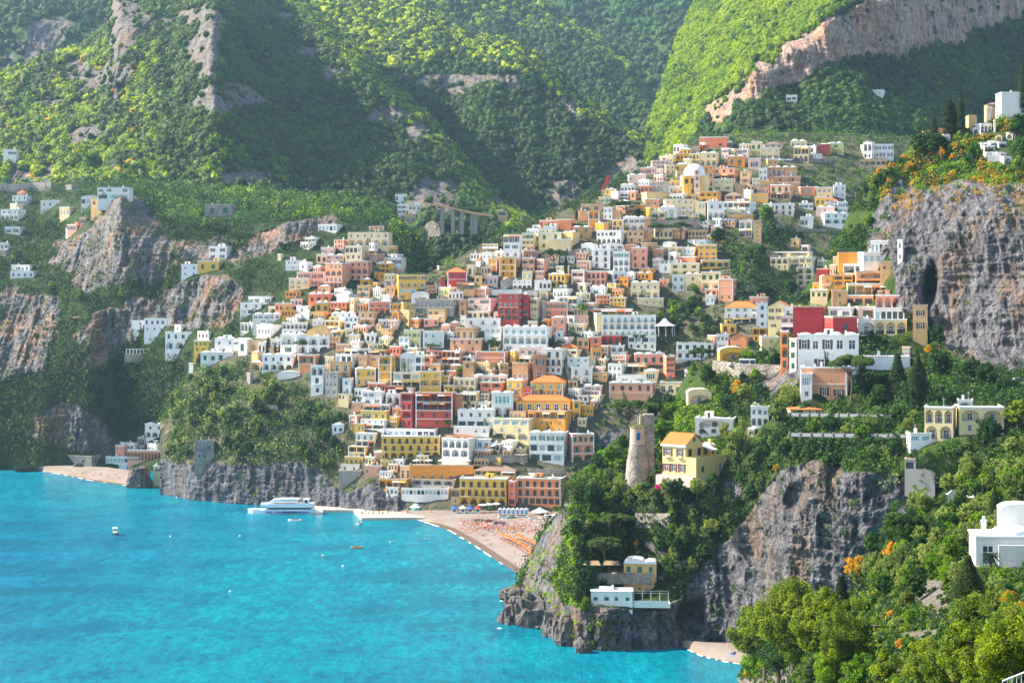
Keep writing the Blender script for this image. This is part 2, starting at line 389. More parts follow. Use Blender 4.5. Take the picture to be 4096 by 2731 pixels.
promontory = Sheet('promontory', {
  2060: K((2405,598),(2370,602),(2350,606)), 2110: K((2440,582),(2340,586),(2250,596)), 2150: K((2490,560),(2300,572),(2150,590)),
  2200: K((2530,545),(2380,550),(2200,565),(2080,590)), 2250: K((2560,534),(2400,538),(2200,552),(2030,575)),
  2300: K((2590,522),(2450,525),(2300,531),(2100,548),(1950,566),(1900,580)),
  2400: K((2602,518),(2440,521),(2412,523),(2405,533),(2300,536),(2262,538),(2255,550),(2100,556),(1960,565),(1830,590)),
  2520: K((2600,518),(2440,522),(2415,524),(2405,538),(2300,541),(2262,543),(2255,556),(2100,556),(1960,562),(1940,575),(1800,592),(1760,606)),
  2640: K((2590,522),(2420,528),(2300,538),(2150,545),(1990,548),(1950,552),(1940,570),(1800,590),(1690,612)),
  2760: K((2580,526),(2400,533),(2200,540),(2000,545),(1850,555),(1750,575),(1620,600),(1500,625),(1470,640)),
  2900: K((2575,528),(2400,530),(2200,535),(2000,540),(1850,552),(1750,570),(1600,595),(1500,606),(1478,610),(1470,635),(1440,660)),
  3050: K((2600,515),(2400,518),(2150,520),(1900,524),(1800,540),(1700,555),(1560,590),(1500,598),(1478,602),(1470,625),(1400,640)),
  3150: K((2620,505),(2100,508),(1850,508),(1745,520),(1738,532),(1665,534),(1655,548),(1500,575),(1450,590),(1350,612),(1230,645)),
  3300: K((2600,500),(2100,498),(1850,496),(1748,508),(1740,522),(1668,524),(1658,540),(1500,560),(1440,572),(1350,596),(1200,625),(1060,645)),
  3450: K((2500,492),(2100,488),(1850,486),(1750,498),(1742,512),(1670,514),(1660,532),(1500,560),(1430,578),(1350,594),(1200,612),(1000,628),(900,634),(800,642),(735,655)),
  3560: K((2450,488),(2100,484),(1850,482),(1760,496),(1750,508),(1670,512),(1660,530),(1500,560),(1430,580),(1350,592),(1200,602),(1000,612),(850,622),(730,634),(690,650)),
  3700: K((2400,484),(1950,478),(1800,474),(1740,492),(1600,508),(1510,540),(1480,552),(1380,590),(1200,597),(1000,603),(850,612),(730,624),(700,640),(560,665)),
  3850: K((2350,480),(1950,472),(1780,470),(1600,505),(1510,532),(1490,555),(1380,580),(1200,586),(1000,592),(850,600),(740,612),(700,622),(600,645),(520,665)),
  4000: K((2300,476),(1800,466),(1600,500),(1520,530),(1500,552),(1400,568),(1200,574),(1000,582),(850,590),(740,602),(660,620),(560,645),(470,665)),
  4150: K((2300,470),(1800,460),(1600,495),(1520,525),(1500,548),(1400,560),(1200,566),(1000,574),(850,582),(740,596),(640,620),(430,665)),
  4320: K((2300,466),(1800,456),(1600,490),(1520,520),(1400,552),(1000,566),(740,590),(420,665))},
  620, 560, G_cliff, rocks=[
  [(2040,2430),(2090,2290),(2160,2130),(2240,2010),(2290,1990),(2262,2110),(2240,2200),(2215,2300),(2260,2400),(2330,2430),(2400,2440),(2600,2440),(2740,2400),(2780,2300),(2850,2230),(2920,2150),(3020,2000),(3110,1880),(3250,1830),(3400,1890),(3600,1900),(3700,1900),(3700,2300),(3300,2450),(3100,2500),(3000,2660),(2040,2660)],
  [(3470,1080),(3480,900),(3520,800),(3600,710),(3680,770),(3780,750),(3860,720),(4000,740),(4330,700),(4330,1500),(3900,1490),(3800,1400),(3730,1300),(3600,1250),(3560,1000)],
  [(2880,1920),(2950,1900),(2960,1990),(2890,2010)], [(2980,1560),(3120,1490),(3190,1480),(3180,1560),(3060,1590)]],
  namp=2.2, ramp_=4.2, back=(14, 40, 90, 160), seed=3, sm=14, nscale=.6, rockp=(6, 17), caves=[(3722,1140,26,74,16),(3180,1990,40,50,5),(2760,2470,60,70,10)])

town_hill = Sheet('town_hill', {
  640: K((1978,904),(1850,908),(1720,915),(1690,930)), 700: K((1985,897),(1860,900),(1700,912),(1600,935)),
  760: K((2000,881),(1850,886),(1700,900),(1550,925),(1500,940)), 900: K((2012,869),(1860,874),(1700,888),(1550,908),(1440,935),(1400,950)),
  1050: K((2020,861),(1860,866),(1700,880),(1550,900),(1400,930),(1330,950)),
  1200: K((2028,853),(1870,860),(1750,872),(1600,888),(1400,918),(1290,945)), 1350: K((2040,842),(1930,850),(1700,868),(1500,893),(1350,918),(1240,945)),
  1500: K((2055,828),(1960,836),(1700,864),(1400,905),(1250,928),(1130,955)), 1700: K((2048,826),(1960,834),(1700,862),(1400,903),(1250,925),(1100,955)),
  1850: K((2048,820),(1960,830),(1700,860),(1400,900),(1250,922),(1100,948),(1020,970)),
  2000: K((2048,818),(1700,858),(1300,915),(1000,970),(930,990)), 2300: K((2048,815),(1700,855),(1300,912),(1000,965),(840,1018),(810,1040)),
  2430: K((2048,815),(1700,855),(1300,912),(1000,965),(850,1010),(745,1060)), 2580: K((2048,815),(1700,855),(1300,912),(1000,965),(850,1010),(700,1080),(690,1095)),
  2700: K((2048,815),(1700,855),(1300,912),(1000,965),(850,1010),(700,1075),(620,1120)), 2800: K((2048,815),(1700,855),(1300,905),(1000,965),(850,1010),(700,1075),(560,1150),(545,1165)),
  3000: K((2048,815),(1700,850),(1400,880),(1200,915),(1000,965),(850,1010),(700,1075),(560,1150),(530,1180)), 3350: K((2048,815),(1700,850),(1400,880),(1200,930),(1000,985),(850,1030),(700,1090),(560,1160),(530,1190)),
  3750: K((2048,815),(1700,850),(1400,890),(1200,950),(1000,1010),(850,1060),(700,1130),(580,1200),(560,1230))},
  520, 420, G_town, rocks=[[(620,2030),(630,1850),(760,1865),(900,1850),(1000,1860),(1200,1850),(1330,1930),(1450,1990),(1560,1990),(1560,2100),(620,2060)],
   [(1490,1070),(1530,1060),(1600,1130),(1640,1200),(1600,1260),(1540,1230)], [(1380,1960),(1560,1900),(1640,2040),(1500,2060)], [(2380,1740),(2500,1700),(2500,1800),(2390,1830)]],
  namp=1.4, ramp_=2.6, back=(20, 60, 110, 200), seed=7, sm=16, nscale=.7, rockp=(4, 14))

left_hill = Sheet('fornillo_hill', {
  -250: K((1876,1030),(1750,1040),(1500,1060),(1300,1100),(1100,1150),(900,1230),(745,1330),(735,1345)),
  150: K((1874,1030),(1700,1040),(1480,1055),(1300,1090),(1150,1115),(1000,1180),(850,1260),(740,1330),(733,1345)),
  350: K((1868,1030),(1600,1042),(1450,1052),(1180,1085),(1150,1095),(900,1150),(800,1200),(738,1310),(725,1325)),
  480: K((1862,1030),(1800,1042),(1600,1060),(1450,1068),(1180,1082),(950,1090),(780,1130),(735,1290),(722,1310)),
  650: K((1865,1018),(1810,1030),(1700,1042),(1450,1050),(1300,1060),(1150,1078),(1000,1090),(900,1130),(760,1280),(745,1300)),
  900: K((1865,1000),(1450,1005),(1310,1018),(1290,1024),(1130,1045),(1080,1065),(900,1130),(790,1260),(760,1300)),
  1150: K((1700,985),(1400,980),(1280,995),(1100,1040),(1000,1070),(880,1095),(800,1210),(778,1250)),
  1350: K((1600,980),(1250,985),(1100,1030),(960,1075),(870,1105),(810,1190),(795,1210)),
  1500: K((1500,985),(1200,995),(1050,1040),(900,1095),(850,1150),(830,1180)), 1600: K((1500,1000),(1200,1015),(1000,1070),(900,1110),(880,1130)),
  1700: K((1500,1040),(1200,1060),(1080,1090),(990,1130)), 1790: K((1500,1080),(1250,1100),(1120,1140))},
  420, 380, G_left, rocks=[
  [(549,785),(610,840),(655,945),(675,1067),(640,1130),(579,1135),(381,1160),(274,1090),(180,1050),(200,1010),(366,914),(442,808),(490,780)],
  [(290,1112),(380,1105),(375,1180),(310,1215)], [(-30,1190),(60,1145),(100,1170),(230,1190),(235,1300),(200,1400),(180,1500),(-30,1510)],
  [(965,985),(1040,930),(1128,895),(1230,872),(1340,855),(1340,900),(1210,950),(1128,1000),(1000,1028)],
  [(650,1175),(716,1125),(820,1105),(914,1097),(985,1160),(965,1240),(890,1300),(740,1315),(655,1300)],
  [(100,1740),(140,1650),(250,1610),(420,1680),(450,1750),(440,1830),(300,1820),(180,1790)], [(820,960),(900,940),(905,990),(830,1005)],[(1340,990),(1400,960),(1420,1030),(1380,1050)]],
  namp=2.6, ramp_=6.0, back=(25, 70, 120), seed=13, sm=16, nscale=.55, rockp=(5, 22), bigamp=7, rn=(.44, 42, 22, 960))

ridge_front = Sheet('mountain_ridge', {
  -250: K((1000,1300),(780,1365),(600,1480),(450,1600),(350,1700),(325,1730)), 0: K((1000,1300),(780,1360),(600,1460),(430,1600),(330,1700),(305,1730)),
  200: K((1000,1300),(780,1355),(600,1450),(400,1600),(260,1720),(228,1760)), 330: K((1000,1300),(770,1345),(600,1440),(400,1580),(220,1740),(190,1780)),
  425: K((1000,1290),(770,1340),(600,1430),(400,1560),(200,1680),(130,1760),(110,1800)), 470: K((1000,1290),(770,1340),(600,1420),(400,1540),(250,1600),(100,1650),(-80,1900)),
  700: K((1000,1280),(790,1330),(650,1400),(500,1470),(380,1520),(200,1600),(-80,1850)), 850: K((1000,1280),(800,1330),(600,1400),(450,1430),(300,1480),(100,1560),(-80,1780)),
  1050: K((1000,1290),(820,1340),(600,1440),(400,1540),(200,1680),(-80,1900)), 1180: K((1000,1310),(820,1360),(600,1470),(400,1590),(200,1740),(40,1880),(-60,1990)),
  1300: K((1100,1310),(850,1360),(600,1480),(400,1600),(200,1740),(120,1810),(85,1860)), 1450: K((1100,1310),(850,1360),(600,1480),(400,1610),(270,1700),(225,1760)),
  1600: K((1100,1310),(850,1360),(700,1430),(500,1560),(410,1630),(365,1690)), 1750: K((1150,1310),(900,1350),(750,1420),(600,1520),(545,1570),(510,1620)),
  1850: K((1150,1310),(900,1350),(780,1410),(690,1480),(630,1550)), 1960: K((1200,1300),(950,1340),(850,1400),(800,1440),(750,1500)), 2060: K((1200,1300),(1000,1340),(900,1390),(850,1440)), 2250: K((1200,1300),(1050,1340),(960,1400))},
  420, 320, G_far, rocks=[[(765,410),(790,370),(870,355),(960,380),(1060,385),(1090,420),(1010,465),(900,440),(800,455)], [(430,120),(440,-10),(560,20),(610,90),(520,200),(480,285),(435,240)],
   [(430,330),(470,320),(480,400),(440,420)],[(740,250),(740,160),(800,110),(830,60),(880,30),(880,180),(860,260),(820,320)], [(600,60),(770,60),(780,90),(620,110)],
   [(1640,770),(1700,710),(1790,730),(1830,790),(1820,840),(1700,860),(1640,820)],[(1160,190),(1250,175),(1285,215),(1240,250),(1170,240)], [(1960,760),(1990,700),(2060,770),(2040,820),(1970,810)],
   [(260,270),(330,230),(350,280),(320,350),(270,340)], [(850,700),(1000,680),(1100,700),(1100,750),(900,740)], [(20,680),(250,660),(260,720),(20,730)]],
  namp=9, ramp_=11, back=(25, 60, 130, 260), seed=31, sm=26, nscale=1.0, rockp=(10, 40), bigamp=30, rn=(.38, 60, 34, -90), crest=(1150, 85, 120), skew=(0, 150, 900, 1000))

ridge_mid = Sheet('mountain_ridge', {
  1150: K((600,1750),(300,1900),(0,2100),(-80,2200)), 1500: K((800,1600),(400,1800),(150,1980),(-80,2250)), 1700: K((900,1550),(500,1740),(300,1860),(100,2020),(30,2120)),
  1800: K((950,1520),(600,1680),(350,1830),(180,1950),(100,2060)), 1880: K((1000,1500),(600,1660),(350,1790),(200,1900),(145,2010)), 2050: K((1000,1480),(700,1600),(400,1740),(210,1860),(165,1950)),
  2200: K((1050,1470),(800,1540),(500,1680),(310,1800),(265,1880)), 2330: K((1050,1460),(800,1530),(550,1650),(430,1730),(395,1800)), 2450: K((1050,1450),(800,1520),(600,1620),(515,1680),(480,1740)),
  2560: K((1050,1450),(800,1510),(620,1600),(570,1640),(545,1690)), 2620: K((1050,1450),(800,1500),(640,1600),(600,1650)), 2700: K((1050,1450),(800,1500),(700,1560))},
  300, 260, G_far, rocks=[[(2240,390),(2290,375),(2330,390),(2320,440),(2250,445)],[(2370,690),(2450,640),(2550,655),(2530,720),(2400,755)],[(2300,420),(2370,430),(2350,470),(2290,460)],[(2150,730),(2300,720),(2350,800),(2200,840)]],
  namp=9, ramp_=10, back=(25, 60, 130, 260), seed=41, sm=26, nscale=1.0, rockp=(10, 40), bigamp=32, rn=(.36, 60, 34, 300), crest=(1650, 75, 130), skew=(130, 140, 1700, 900))

ridge_far = Sheet('mountain_ridge', {
  1700: K((400,2150),(100,2350),(-80,2500)), 2100: K((500,2100),(200,2350),(0,2500),(-60,2560)), 2250: K((600,2050),(300,2250),(110,2400),(60,2500)),
  2400: K((700,2000),(400,2180),(215,2320),(160,2420)), 2520: K((700,2000),(450,2150),(300,2270),(245,2370)), 2600: K((800,2000),(500,2130),(400,2200),(380,2260)), 2700: K((800,2000),(560,2100),(480,2200))},
  200, 180, G_far, namp=10, back=(30, 80, 160, 300), seed=51, sm=26, bigamp=30, crest=(2150, 80, 150), skew=(260, 0, 0, 1))
backdrop = Sheet('mountain_back', {
  1500: K((700,2500),(300,2800),(-90,3000)), 2400: K((700,2500),(300,2700),(-90,2950)), 3100: K((700,2400),(300,2500),(-90,2800))}, 160, 140, G_far, namp=14, back=(30, 80), seed=61, sm=40, skew=(260, 0, 0, 1))
left_back = Sheet('mountain_back', {
  -280: K((800,1900),(350,2100),(150,2250),(-90,2500)), 100: K((800,1900),(350,2100),(200,2200),(100,2230),(-90,2500)), 400: K((800,1900),(350,2100),(150,2250),(-90,2500)), 700: K((800,1900),(350,2150),(-90,2550))},
  180, 160, G_far, rocks=[[(60,170),(130,110),(260,60),(300,120),(230,240),(100,240)],[(0,230),(60,220),(70,330),(0,340)]], namp=10, ramp_=12, back=(30, 80), seed=71, sm=30)

right_mountain = Sheet('right_mountain', {
  2590: K((1000,1440),(700,1520),(560,1590),(530,1620)), 2665: K((1000,1400),(700,1480),(500,1560),(360,1680),(315,1740)), 2717: K((1000,1380),(700,1440),(450,1560),(250,1700),(150,1800)),
  2790: K((1000,1330),(650,1390),(450,1480),(250,1620),(0,1840)), 2860: K((900,1280),(560,1330),(490,1370),(400,1410),(250,1520),(0,1740),(-80,1830)),
  3000: K((900,1260),(545,1310),(430,1360),(290,1375),(200,1450),(0,1620),(-80,1720)), 3150: K((900,1260),(540,1300),(370,1380),(190,1395),(100,1480),(-80,1640)),
  3300: K((900,1260),(540,1300),(310,1385),(80,1400),(0,1460),(-80,1560)), 3440: K((900,1270),(540,1310),(240,1410),(10,1420),(-80,1480)), 3600: K((900,1290),(540,1340),(240,1440),(-80,1460)),
  3750: K((900,1310),(540,1370),(190,1490),(-80,1510)), 4000: K((900,1350),(540,1430),(110,1580),(-80,1600)), 4320: K((900,1400),(500,1500),(20,1700),(-80,1740))},
  420, 320, G_right, rocks=[[(2830,500),(2820,440),(2900,380),(3000,285),(3080,230),(3160,180),(3280,95),(3420,10),(3500,-90),(4330,-90),(4100,50),(4000,110),(3900,120),(3840,170),(3700,180),(3600,235),(3440,240),(3340,225),(3250,325),(3120,345),(3000,430),(2900,470)]],
  namp=5, ramp_=9, back=(30, 80, 160), seed=81, sm=22, rockp=(9, 40), bigamp=14)

# ------------------------------------------------------------------ water and beaches
t = NT('sea_water'); pos = t.n('ShaderNodeNewGeometry').outputs['Position']
sx = t.n('ShaderNodeSeparateXYZ'); t.l(pos, sx.inputs[0])
n1 = t.noise(.012, 4, .55, stretch=(.5, 1.6, 1), coord='geo'); n2 = t.noise(.35, 7, .8, stretch=(1, .8, 1), coord='geo'); n3 = t.noise(.02, 4, .6, stretch=(.8, 1.5, 1), coord='geo')
dp = t.attr('shallow')
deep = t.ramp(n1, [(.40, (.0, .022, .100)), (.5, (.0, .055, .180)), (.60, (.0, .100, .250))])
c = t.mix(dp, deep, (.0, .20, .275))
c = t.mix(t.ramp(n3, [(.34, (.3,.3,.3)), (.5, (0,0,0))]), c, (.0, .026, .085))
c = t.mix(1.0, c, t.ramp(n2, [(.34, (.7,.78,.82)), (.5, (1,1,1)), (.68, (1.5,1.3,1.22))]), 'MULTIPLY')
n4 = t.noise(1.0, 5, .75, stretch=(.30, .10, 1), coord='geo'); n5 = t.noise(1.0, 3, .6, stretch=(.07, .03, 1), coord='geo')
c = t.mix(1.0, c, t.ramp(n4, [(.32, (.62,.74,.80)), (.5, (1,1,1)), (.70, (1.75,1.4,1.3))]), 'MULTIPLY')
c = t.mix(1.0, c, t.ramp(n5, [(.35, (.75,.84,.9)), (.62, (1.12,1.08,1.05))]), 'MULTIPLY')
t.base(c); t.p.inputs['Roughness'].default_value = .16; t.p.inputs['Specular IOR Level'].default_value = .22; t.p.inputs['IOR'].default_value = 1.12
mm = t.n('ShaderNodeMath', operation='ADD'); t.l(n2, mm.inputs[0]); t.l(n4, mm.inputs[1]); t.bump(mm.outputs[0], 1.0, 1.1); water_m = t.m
gx, gy = np.meshgrid(np.linspace(-1250, 1250, 300), np.concatenate([np.linspace(-20, 1150, 300), [1500, 3250]]), indexing='xy')
Pb = [px(a, b, sea(b)) for a, b in ((1650,2075),(1800,2130),(1950,2230),(2090,2320),(2300,2620),(2700,2640),(3000,2690),(600,1980),(100,1880))]
dist = np.min([np.hypot(gx-p.x, gy-p.y) for p in Pb], axis=0)
shal = np.clip(1.1-dist/330, 0, 1)**1.2 + np.clip(.75-np.abs(gy-560)/330, 0, 1)*np.clip((gx+240)/250, 0, 1)*.8
n = gx.shape[1]; i, j = np.meshgrid(np.arange(gx.shape[0]-1), np.arange(n-1), indexing='ij'); a_ = (i*n+j).ravel()
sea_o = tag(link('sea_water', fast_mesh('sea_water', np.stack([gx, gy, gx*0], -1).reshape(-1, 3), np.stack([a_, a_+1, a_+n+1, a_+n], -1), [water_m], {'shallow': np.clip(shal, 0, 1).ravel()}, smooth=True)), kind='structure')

t = NT('beach_pebbles'); t.p.inputs['Roughness'].default_value = .95
t.base(t.mix(t.ramp(t.noise(.08, 4, .6, coord='geo'), [(.4, (0,0,0)), (.6, (1,1,1))]), t.mix(t.noise(3, 4, .8, coord='geo'), (.17, .145, .125), (.27, .23, .195)), (.20, .145, .11)))
beach_m = t.m
t = NT('wet_sand'); t.p.inputs['Roughness'].default_value = .5; t.base((.11, .07, .045)); wet_m = t.m
foam_m = plain('sea_foam', (.85, .87, .88), .8)
def shore(name, W, B, zb, mat):            # W waterline pixels, B back pixels (z = zb)
    n = 240; u = np.linspace(0, 1, n)
    def res(Pp, z):
        P3 = np.array([px(a, b, sea(b, z)) for a, b in Pp]); L = np.concatenate([[0], np.cumsum(np.linalg.norm(np.diff(P3, axis=0), axis=1))]); L /= L[-1]
        return np.stack([np.interp(u, L, P3[:, k]) for k in range(3)], -1)
    A = res(W, -.3); Bk = res(B, zb); m = 24; V = []
    for q in range(m):
        f = q/(m-1); P = A*(1-f)+Bk*f; P[:, 2] = -.3+(zb+.3)*(1-(1-f)**2.0); P[:, 2] += .12*fbm(P[:, 0]/4, P[:, 1]/4, 0, 3, 5)*min(1, 3*f); V.append(P)
    i, j = np.meshgrid(np.arange(m-1), np.arange(n-1), indexing='ij'); a_ = (i*n+j).ravel()
    o = tag(link(name, fast_mesh(name, np.array(V).reshape(-1, 3), np.stack([a_, a_+1, a_+n+1, a_+n], -1), [mat], smooth=True)), kind='structure')
    # wet strip and broken foam
    def _l(): tag(link('wet_sand', mb.mesh('wet_sand', [wet_m])), kind='structure')
    mb = MB(); mf = MB()
    for k in range(n-1):
        for (w0, w1, zz, M, prob) in ((.0, 5.0, .06, mb, 1), (-.45, .2, .09, mf, .85)):
            if M is mf and vnoise(k/9., 3.3, 0, 3) < -.35: continue
            d0 = (Bk[k]-A[k]); d0 /= np.linalg.norm(d0); d1 = (Bk[k+1]-A[k+1]); d1 /= np.linalg.norm(d1)
            ww = .25+.9*(float(vnoise(k/3.3, 1.1, 0, 8))+1)*(1+.8*float(vnoise(k*.9, 7.1, 0, 8))) if M is mf else 1
            ww1 = .25+.9*(float(vnoise((k+1)/3.3, 1.1, 0, 8))+1)*(1+.8*float(vnoise((k+1)*.9, 7.1, 0, 8))) if M is mf else 1
            hz = (lambda w: zz + max(0, w)*.055)
            a = A[k]+d0*w0*ww; b = A[k+1]+d1*w0*ww1; c2 = A[k+1]+d1*w1*ww1; e = A[k]+d0*w1*ww
            M.quad((a[0], a[1], zz if M is mf else .03), (b[0], b[1], zz if M is mf else .03), (c2[0], c2[1], hz(w1)+.05), (e[0], e[1], hz(w1)+.05))
    _l(); tag(link('sea_foam', mf.mesh('sea_foam', [foam_m])), 'white surf breaking along the edge of the %s' % name.replace('_', ' '), 'foam', kind='stuff')
    return o, A, Bk
main_beach = shore('main_beach', [(1640,2072),(1700,2090),(1800,2125),(1900,2185),(1980,2240),(2060,2290),(2110,2310),(2180,2330)], [(1600,2040),(1750,2040),(1950,2040),(2150,2038),(2260,2040),(2330,2080),(2360,2150),(2370,2220)], 2.6, beach_m)
shore('west_beach', [(60,1885),(140,1882),(250,1900),(370,1925),(500,1943),(560,1950)], [(50,1868),(200,1862),(300,1862),(430,1868),(520,1880),(600,1900)], 3, beach_m)
shore('cove_beach', [(2730,2590),(2800,2625),(2900,2650),(3010,2665),(3150,2690)], [(2730,2560),(2800,2565),(2900,2570),(3000,2570),(3150,2580)], 2.5, beach_m)

# ------------------------------------------------------------------ plants
def leaves(centers, radii, per, size, seed, flat=1.0, droop=0.0, up=.35):
    r = np.random.default_rng(seed); V = []; T = []
    n = len(centers); c = np.repeat(np.array(centers), per, 0); R = np.repeat(np.array(radii), per)
    d = r.normal(size=(n*per, 3)); d /= np.linalg.norm(d, axis=1)[:, None]; rad = R*(r.uniform(.45, 1.05, n*per)**.6)
    p = c + d*rad[:, None]*np.array([1, 1, flat])
    nn = d*1.1 + r.normal(size=d.shape)*.55 + np.array([0, 0, up]); nn /= np.linalg.norm(nn, axis=1)[:, None]
    a = np.cross(nn, r.normal(size=d.shape)); a /= np.linalg.norm(a, axis=1)[:, None]; b = np.cross(nn, a)
    s = size*r.uniform(.6, 1.35, n*per)[:, None]
    V = np.stack([p-a*s-b*s*.7, p+a*s-b*s*.6, p+a*s*.7+b*s, p-a*s*.8+b*s*.8], 1).reshape(-1, 3)
    F = np.arange(len(V)).reshape(-1, 4)
    tn = np.clip(np.repeat(r.uniform(0, .75, n), per)*.75 + r.uniform(-.12, .3, n*per), 0, 1)
    return V, F, tn
def crown_centers(kind, n, seed):
    r = np.random.default_rng(seed); out = []; rad = []
    def sph():
        v = r.normal(size=3); return v/np.linalg.norm(v)
    if kind in ('cypress', 'conifer'):
        for k in range(n):
            a = r.uniform(0, 6.283)
            if kind == 'cypress': z = r.uniform(.04, 1)**.9; w = .085*min(1, (1.02-z)*2.8)*(.7+.3*min(1, z*6)); out.append((math.cos(a)*w*.7, math.sin(a)*w*.7, z*.97)); rad.append(max(.016, w*.55)*r.uniform(.7, 1.2))
            else: z = r.uniform(.15, 1); w = .26*(1.03-z)+.02; out.append((math.cos(a)*w*.8, math.sin(a)*w*.8, z*.96)); rad.append(max(.03, w*.35))
        return out, rad
    nl = 11 if kind != 'pine' else 13; L = []
    for k in range(nl):
        if kind == 'pine': a = r.uniform(0, 6.283); rr = (k+.3)/nl; rr = rr**.5*.40; L.append((math.cos(a)*rr, math.sin(a)*rr, .80-.55*rr*rr+r.uniform(-.04, .05), r.uniform(.10, .17)))
        else: v = sph()*r.uniform(.45, 1); L.append((v[0]*.27, v[1]*.27, .57+v[2]*.25, r.uniform(.13, .24)))
    for k in range(n):
        x, y, z, R = L[k % nl]; v = sph(); v[2] = abs(v[2])*.9-.25 if kind == 'pine' else v[2]; q = R*r.uniform(.55, 1.0); out.append((x+v[0]*q, y+v[1]*q, z+v[2]*q*(.75 if kind == 'pine' else 1))); rad.append(R*r.uniform(.22, .42))
    return out, rad
TREE = {}
def trunk_mesh(kind, seed):
    r = random.Random(seed); mb = MB()
    if kind == 'pine':
        mb.tube((0,0,-.05), (.02,.01,.35), .026, .020, 8); mb.tube((.02,.01,.35), (.0,.03,.62), .02, .013, 7)
        for k in range(7):
            a = k*.9+r.random(); mb.tube((.01,.02,.40+.03*k), (.33*math.cos(a), .33*math.sin(a), .72+.02*r.random()), .011, .004, 5)
    elif kind in ('cypress', 'conifer'):
        mb.tube((0,0,-.04), (0,0,.9), .016, .004, 6)
    else:
        mb.tube((0,0,-.06), (.015,.01,.25), .034, .026, 8); mb.tube((.015,.01,.25), (0,0,.5), .026, .014, 7)
        for k in range(6):
            a = k*1.1+r.random(); mb.tube((.01,.0,.2+.035*k), (.28*math.cos(a), .28*math.sin(a), .5+.25*r.random()), .014, .005, 5)
    return mb.mesh(kind+'_trunk', [bark])
def tree_proto(kind, lod, seed):
    key = (kind, lod, seed)
    if key in TREE: return TREE[key]
    n, per, size = {0: (16, 16, .062), 1: (66, 22, .032), 2: (150, 55, .0165), 3: (330, 130, .0078)}[lod]
    flat = 1.0
    if kind == 'pine': n = int(n*1.5); flat = .8; size *= .6
    if kind == 'cypress': n = int(n*1.6); size *= .42
    if kind == 'conifer': flat = .45; size *= .7; n = int(n*1.3)
    if kind == 'olive': size *= .85
    c, rd = crown_centers(kind, n, seed)
    V, F, tn = leaves(c, rd, per, size, seed+100, flat)
    mat = LF['cypress' if kind == 'conifer' else kind]
    me = fast_mesh(kind+'_crown', V, F, [mat], None, False, {'tint': tn})
    TREE[key] = (me, trunk_mesh(kind, seed)); return TREE[key]
KN = {'broad': 'broadleaf_tree', 'bright': 'broadleaf_tree', 'olive': 'olive_tree', 'pine': 'pine_tree', 'cypress': 'cypress_tree', 'conifer': 'conifer_tree', 'yellow': 'broom_bush', 'near': 'evergreen_bush', 'flower': 'flowering_bush'}
CATS = {'broadleaf_tree': 'tree', 'olive_tree': 'tree', 'pine_tree': 'tree', 'cypress_tree': 'tree', 'conifer_tree': 'tree', 'broom_bush': 'bush', 'evergreen_bush': 'bush', 'flowering_bush': 'bush'}
NTREE = 0
def tree(kind, P, h, wid=1.0, lod=1, label=None, group=None, seed=None):
    global NTREE; NTREE += 1
    cm, tm = tree_proto(kind, lod, rnd.randrange(3) if seed is None else seed)
    nm = KN[kind]
    o = empty(nm, P, rnd.uniform(0, 6.28), (h*wid, h*wid, h)); tag(o, label, CATS[nm], group)
    link('crown', cm, o); link('trunk', tm, o)
    return o

# low crowns for the far woods, merged into one object per hillside
def icos():
    p = (1+5**.5)/2; v = np.array([(-1,p,0),(1,p,0),(-1,-p,0),(1,-p,0),(0,-1,p),(0,1,p),(0,-1,-p),(0,1,-p),(p,0,-1),(p,0,1),(-p,0,-1),(-p,0,1)], float); v /= np.linalg.norm(v[0])
    f = [(0,11,5),(0,5,1),(0,1,7),(0,7,10),(0,10,11),(1,5,9),(5,11,4),(11,10,2),(10,7,6),(7,1,8),(3,9,4),(3,4,2),(3,2,6),(3,6,8),(3,8,9),(4,9,5),(2,4,11),(6,2,10),(8,6,7),(9,8,1)]
    V = [tuple(a) for a in v]; mid = {}; F = []
    def m(a, b):
        k = (min(a, b), max(a, b))
        if k not in mid: q = (np.array(V[a])+np.array(V[b])); q /= np.linalg.norm(q); V.append(tuple(q)); mid[k] = len(V)-1
        return mid[k]
    for a, b, c in f:
        x, y, z = m(a, b), m(b, c), m(c, a); F += [(a, x, z), (x, b, y), (z, y, c), (x, y, z)]
    return np.array(V), np.array(F)
IV, IF = icos()
def woods(name, pts, rad, tint, mat, label):
    n = len(pts); r = rng
    dv = IV[None]*(1+r.normal(size=(n, len(IV), 1))*.24); dv = dv+r.normal(size=dv.shape)*.12
    V = pts[:, None, :] + dv*(rad[:, None, None]*.72)*np.array([1, 1, 1])*r.uniform(.75, 1.25, (n, 1, 3))
    F = (IF[None]+(np.arange(n)*len(IV))[:, None, None]).reshape(-1, 3)
    tt = np.clip(np.repeat(tint, len(IF))+r.uniform(-.2, .2, n*len(IF)), 0, 1)
    m = 34; d = r.normal(size=(n*m, 3)); d /= np.linalg.norm(d, axis=1)[:, None]; d[:, 2] = np.abs(d[:, 2])*1.0-.15
    R = np.repeat(rad, m)[:, None]; c = np.repeat(pts, m, 0)+d*R*r.uniform(.6, 1.3, (n*m, 1)); s = R*r.uniform(.15, .32, (n*m, 1))
    a = r.normal(size=c.shape); a /= np.linalg.norm(a, axis=1)[:, None]; b = np.cross(a, d)
    V2 = np.stack([c-a*s, c+a*s, c+b*s*1.3], 1).reshape(-1, 3); F2 = np.arange(len(V2)).reshape(-1, 3)+len(V.reshape(-1, 3))
    me = fast_mesh(name, np.concatenate([V.reshape(-1, 3), V2]), np.concatenate([F, F2]), [mat], fattr={'tint': np.concatenate([tt, np.clip(np.repeat(tint, m)+r.uniform(-.1, .35, n*m), 0, 1)])})
    return tag(link(name, me), label, 'woods', kind='stuff')
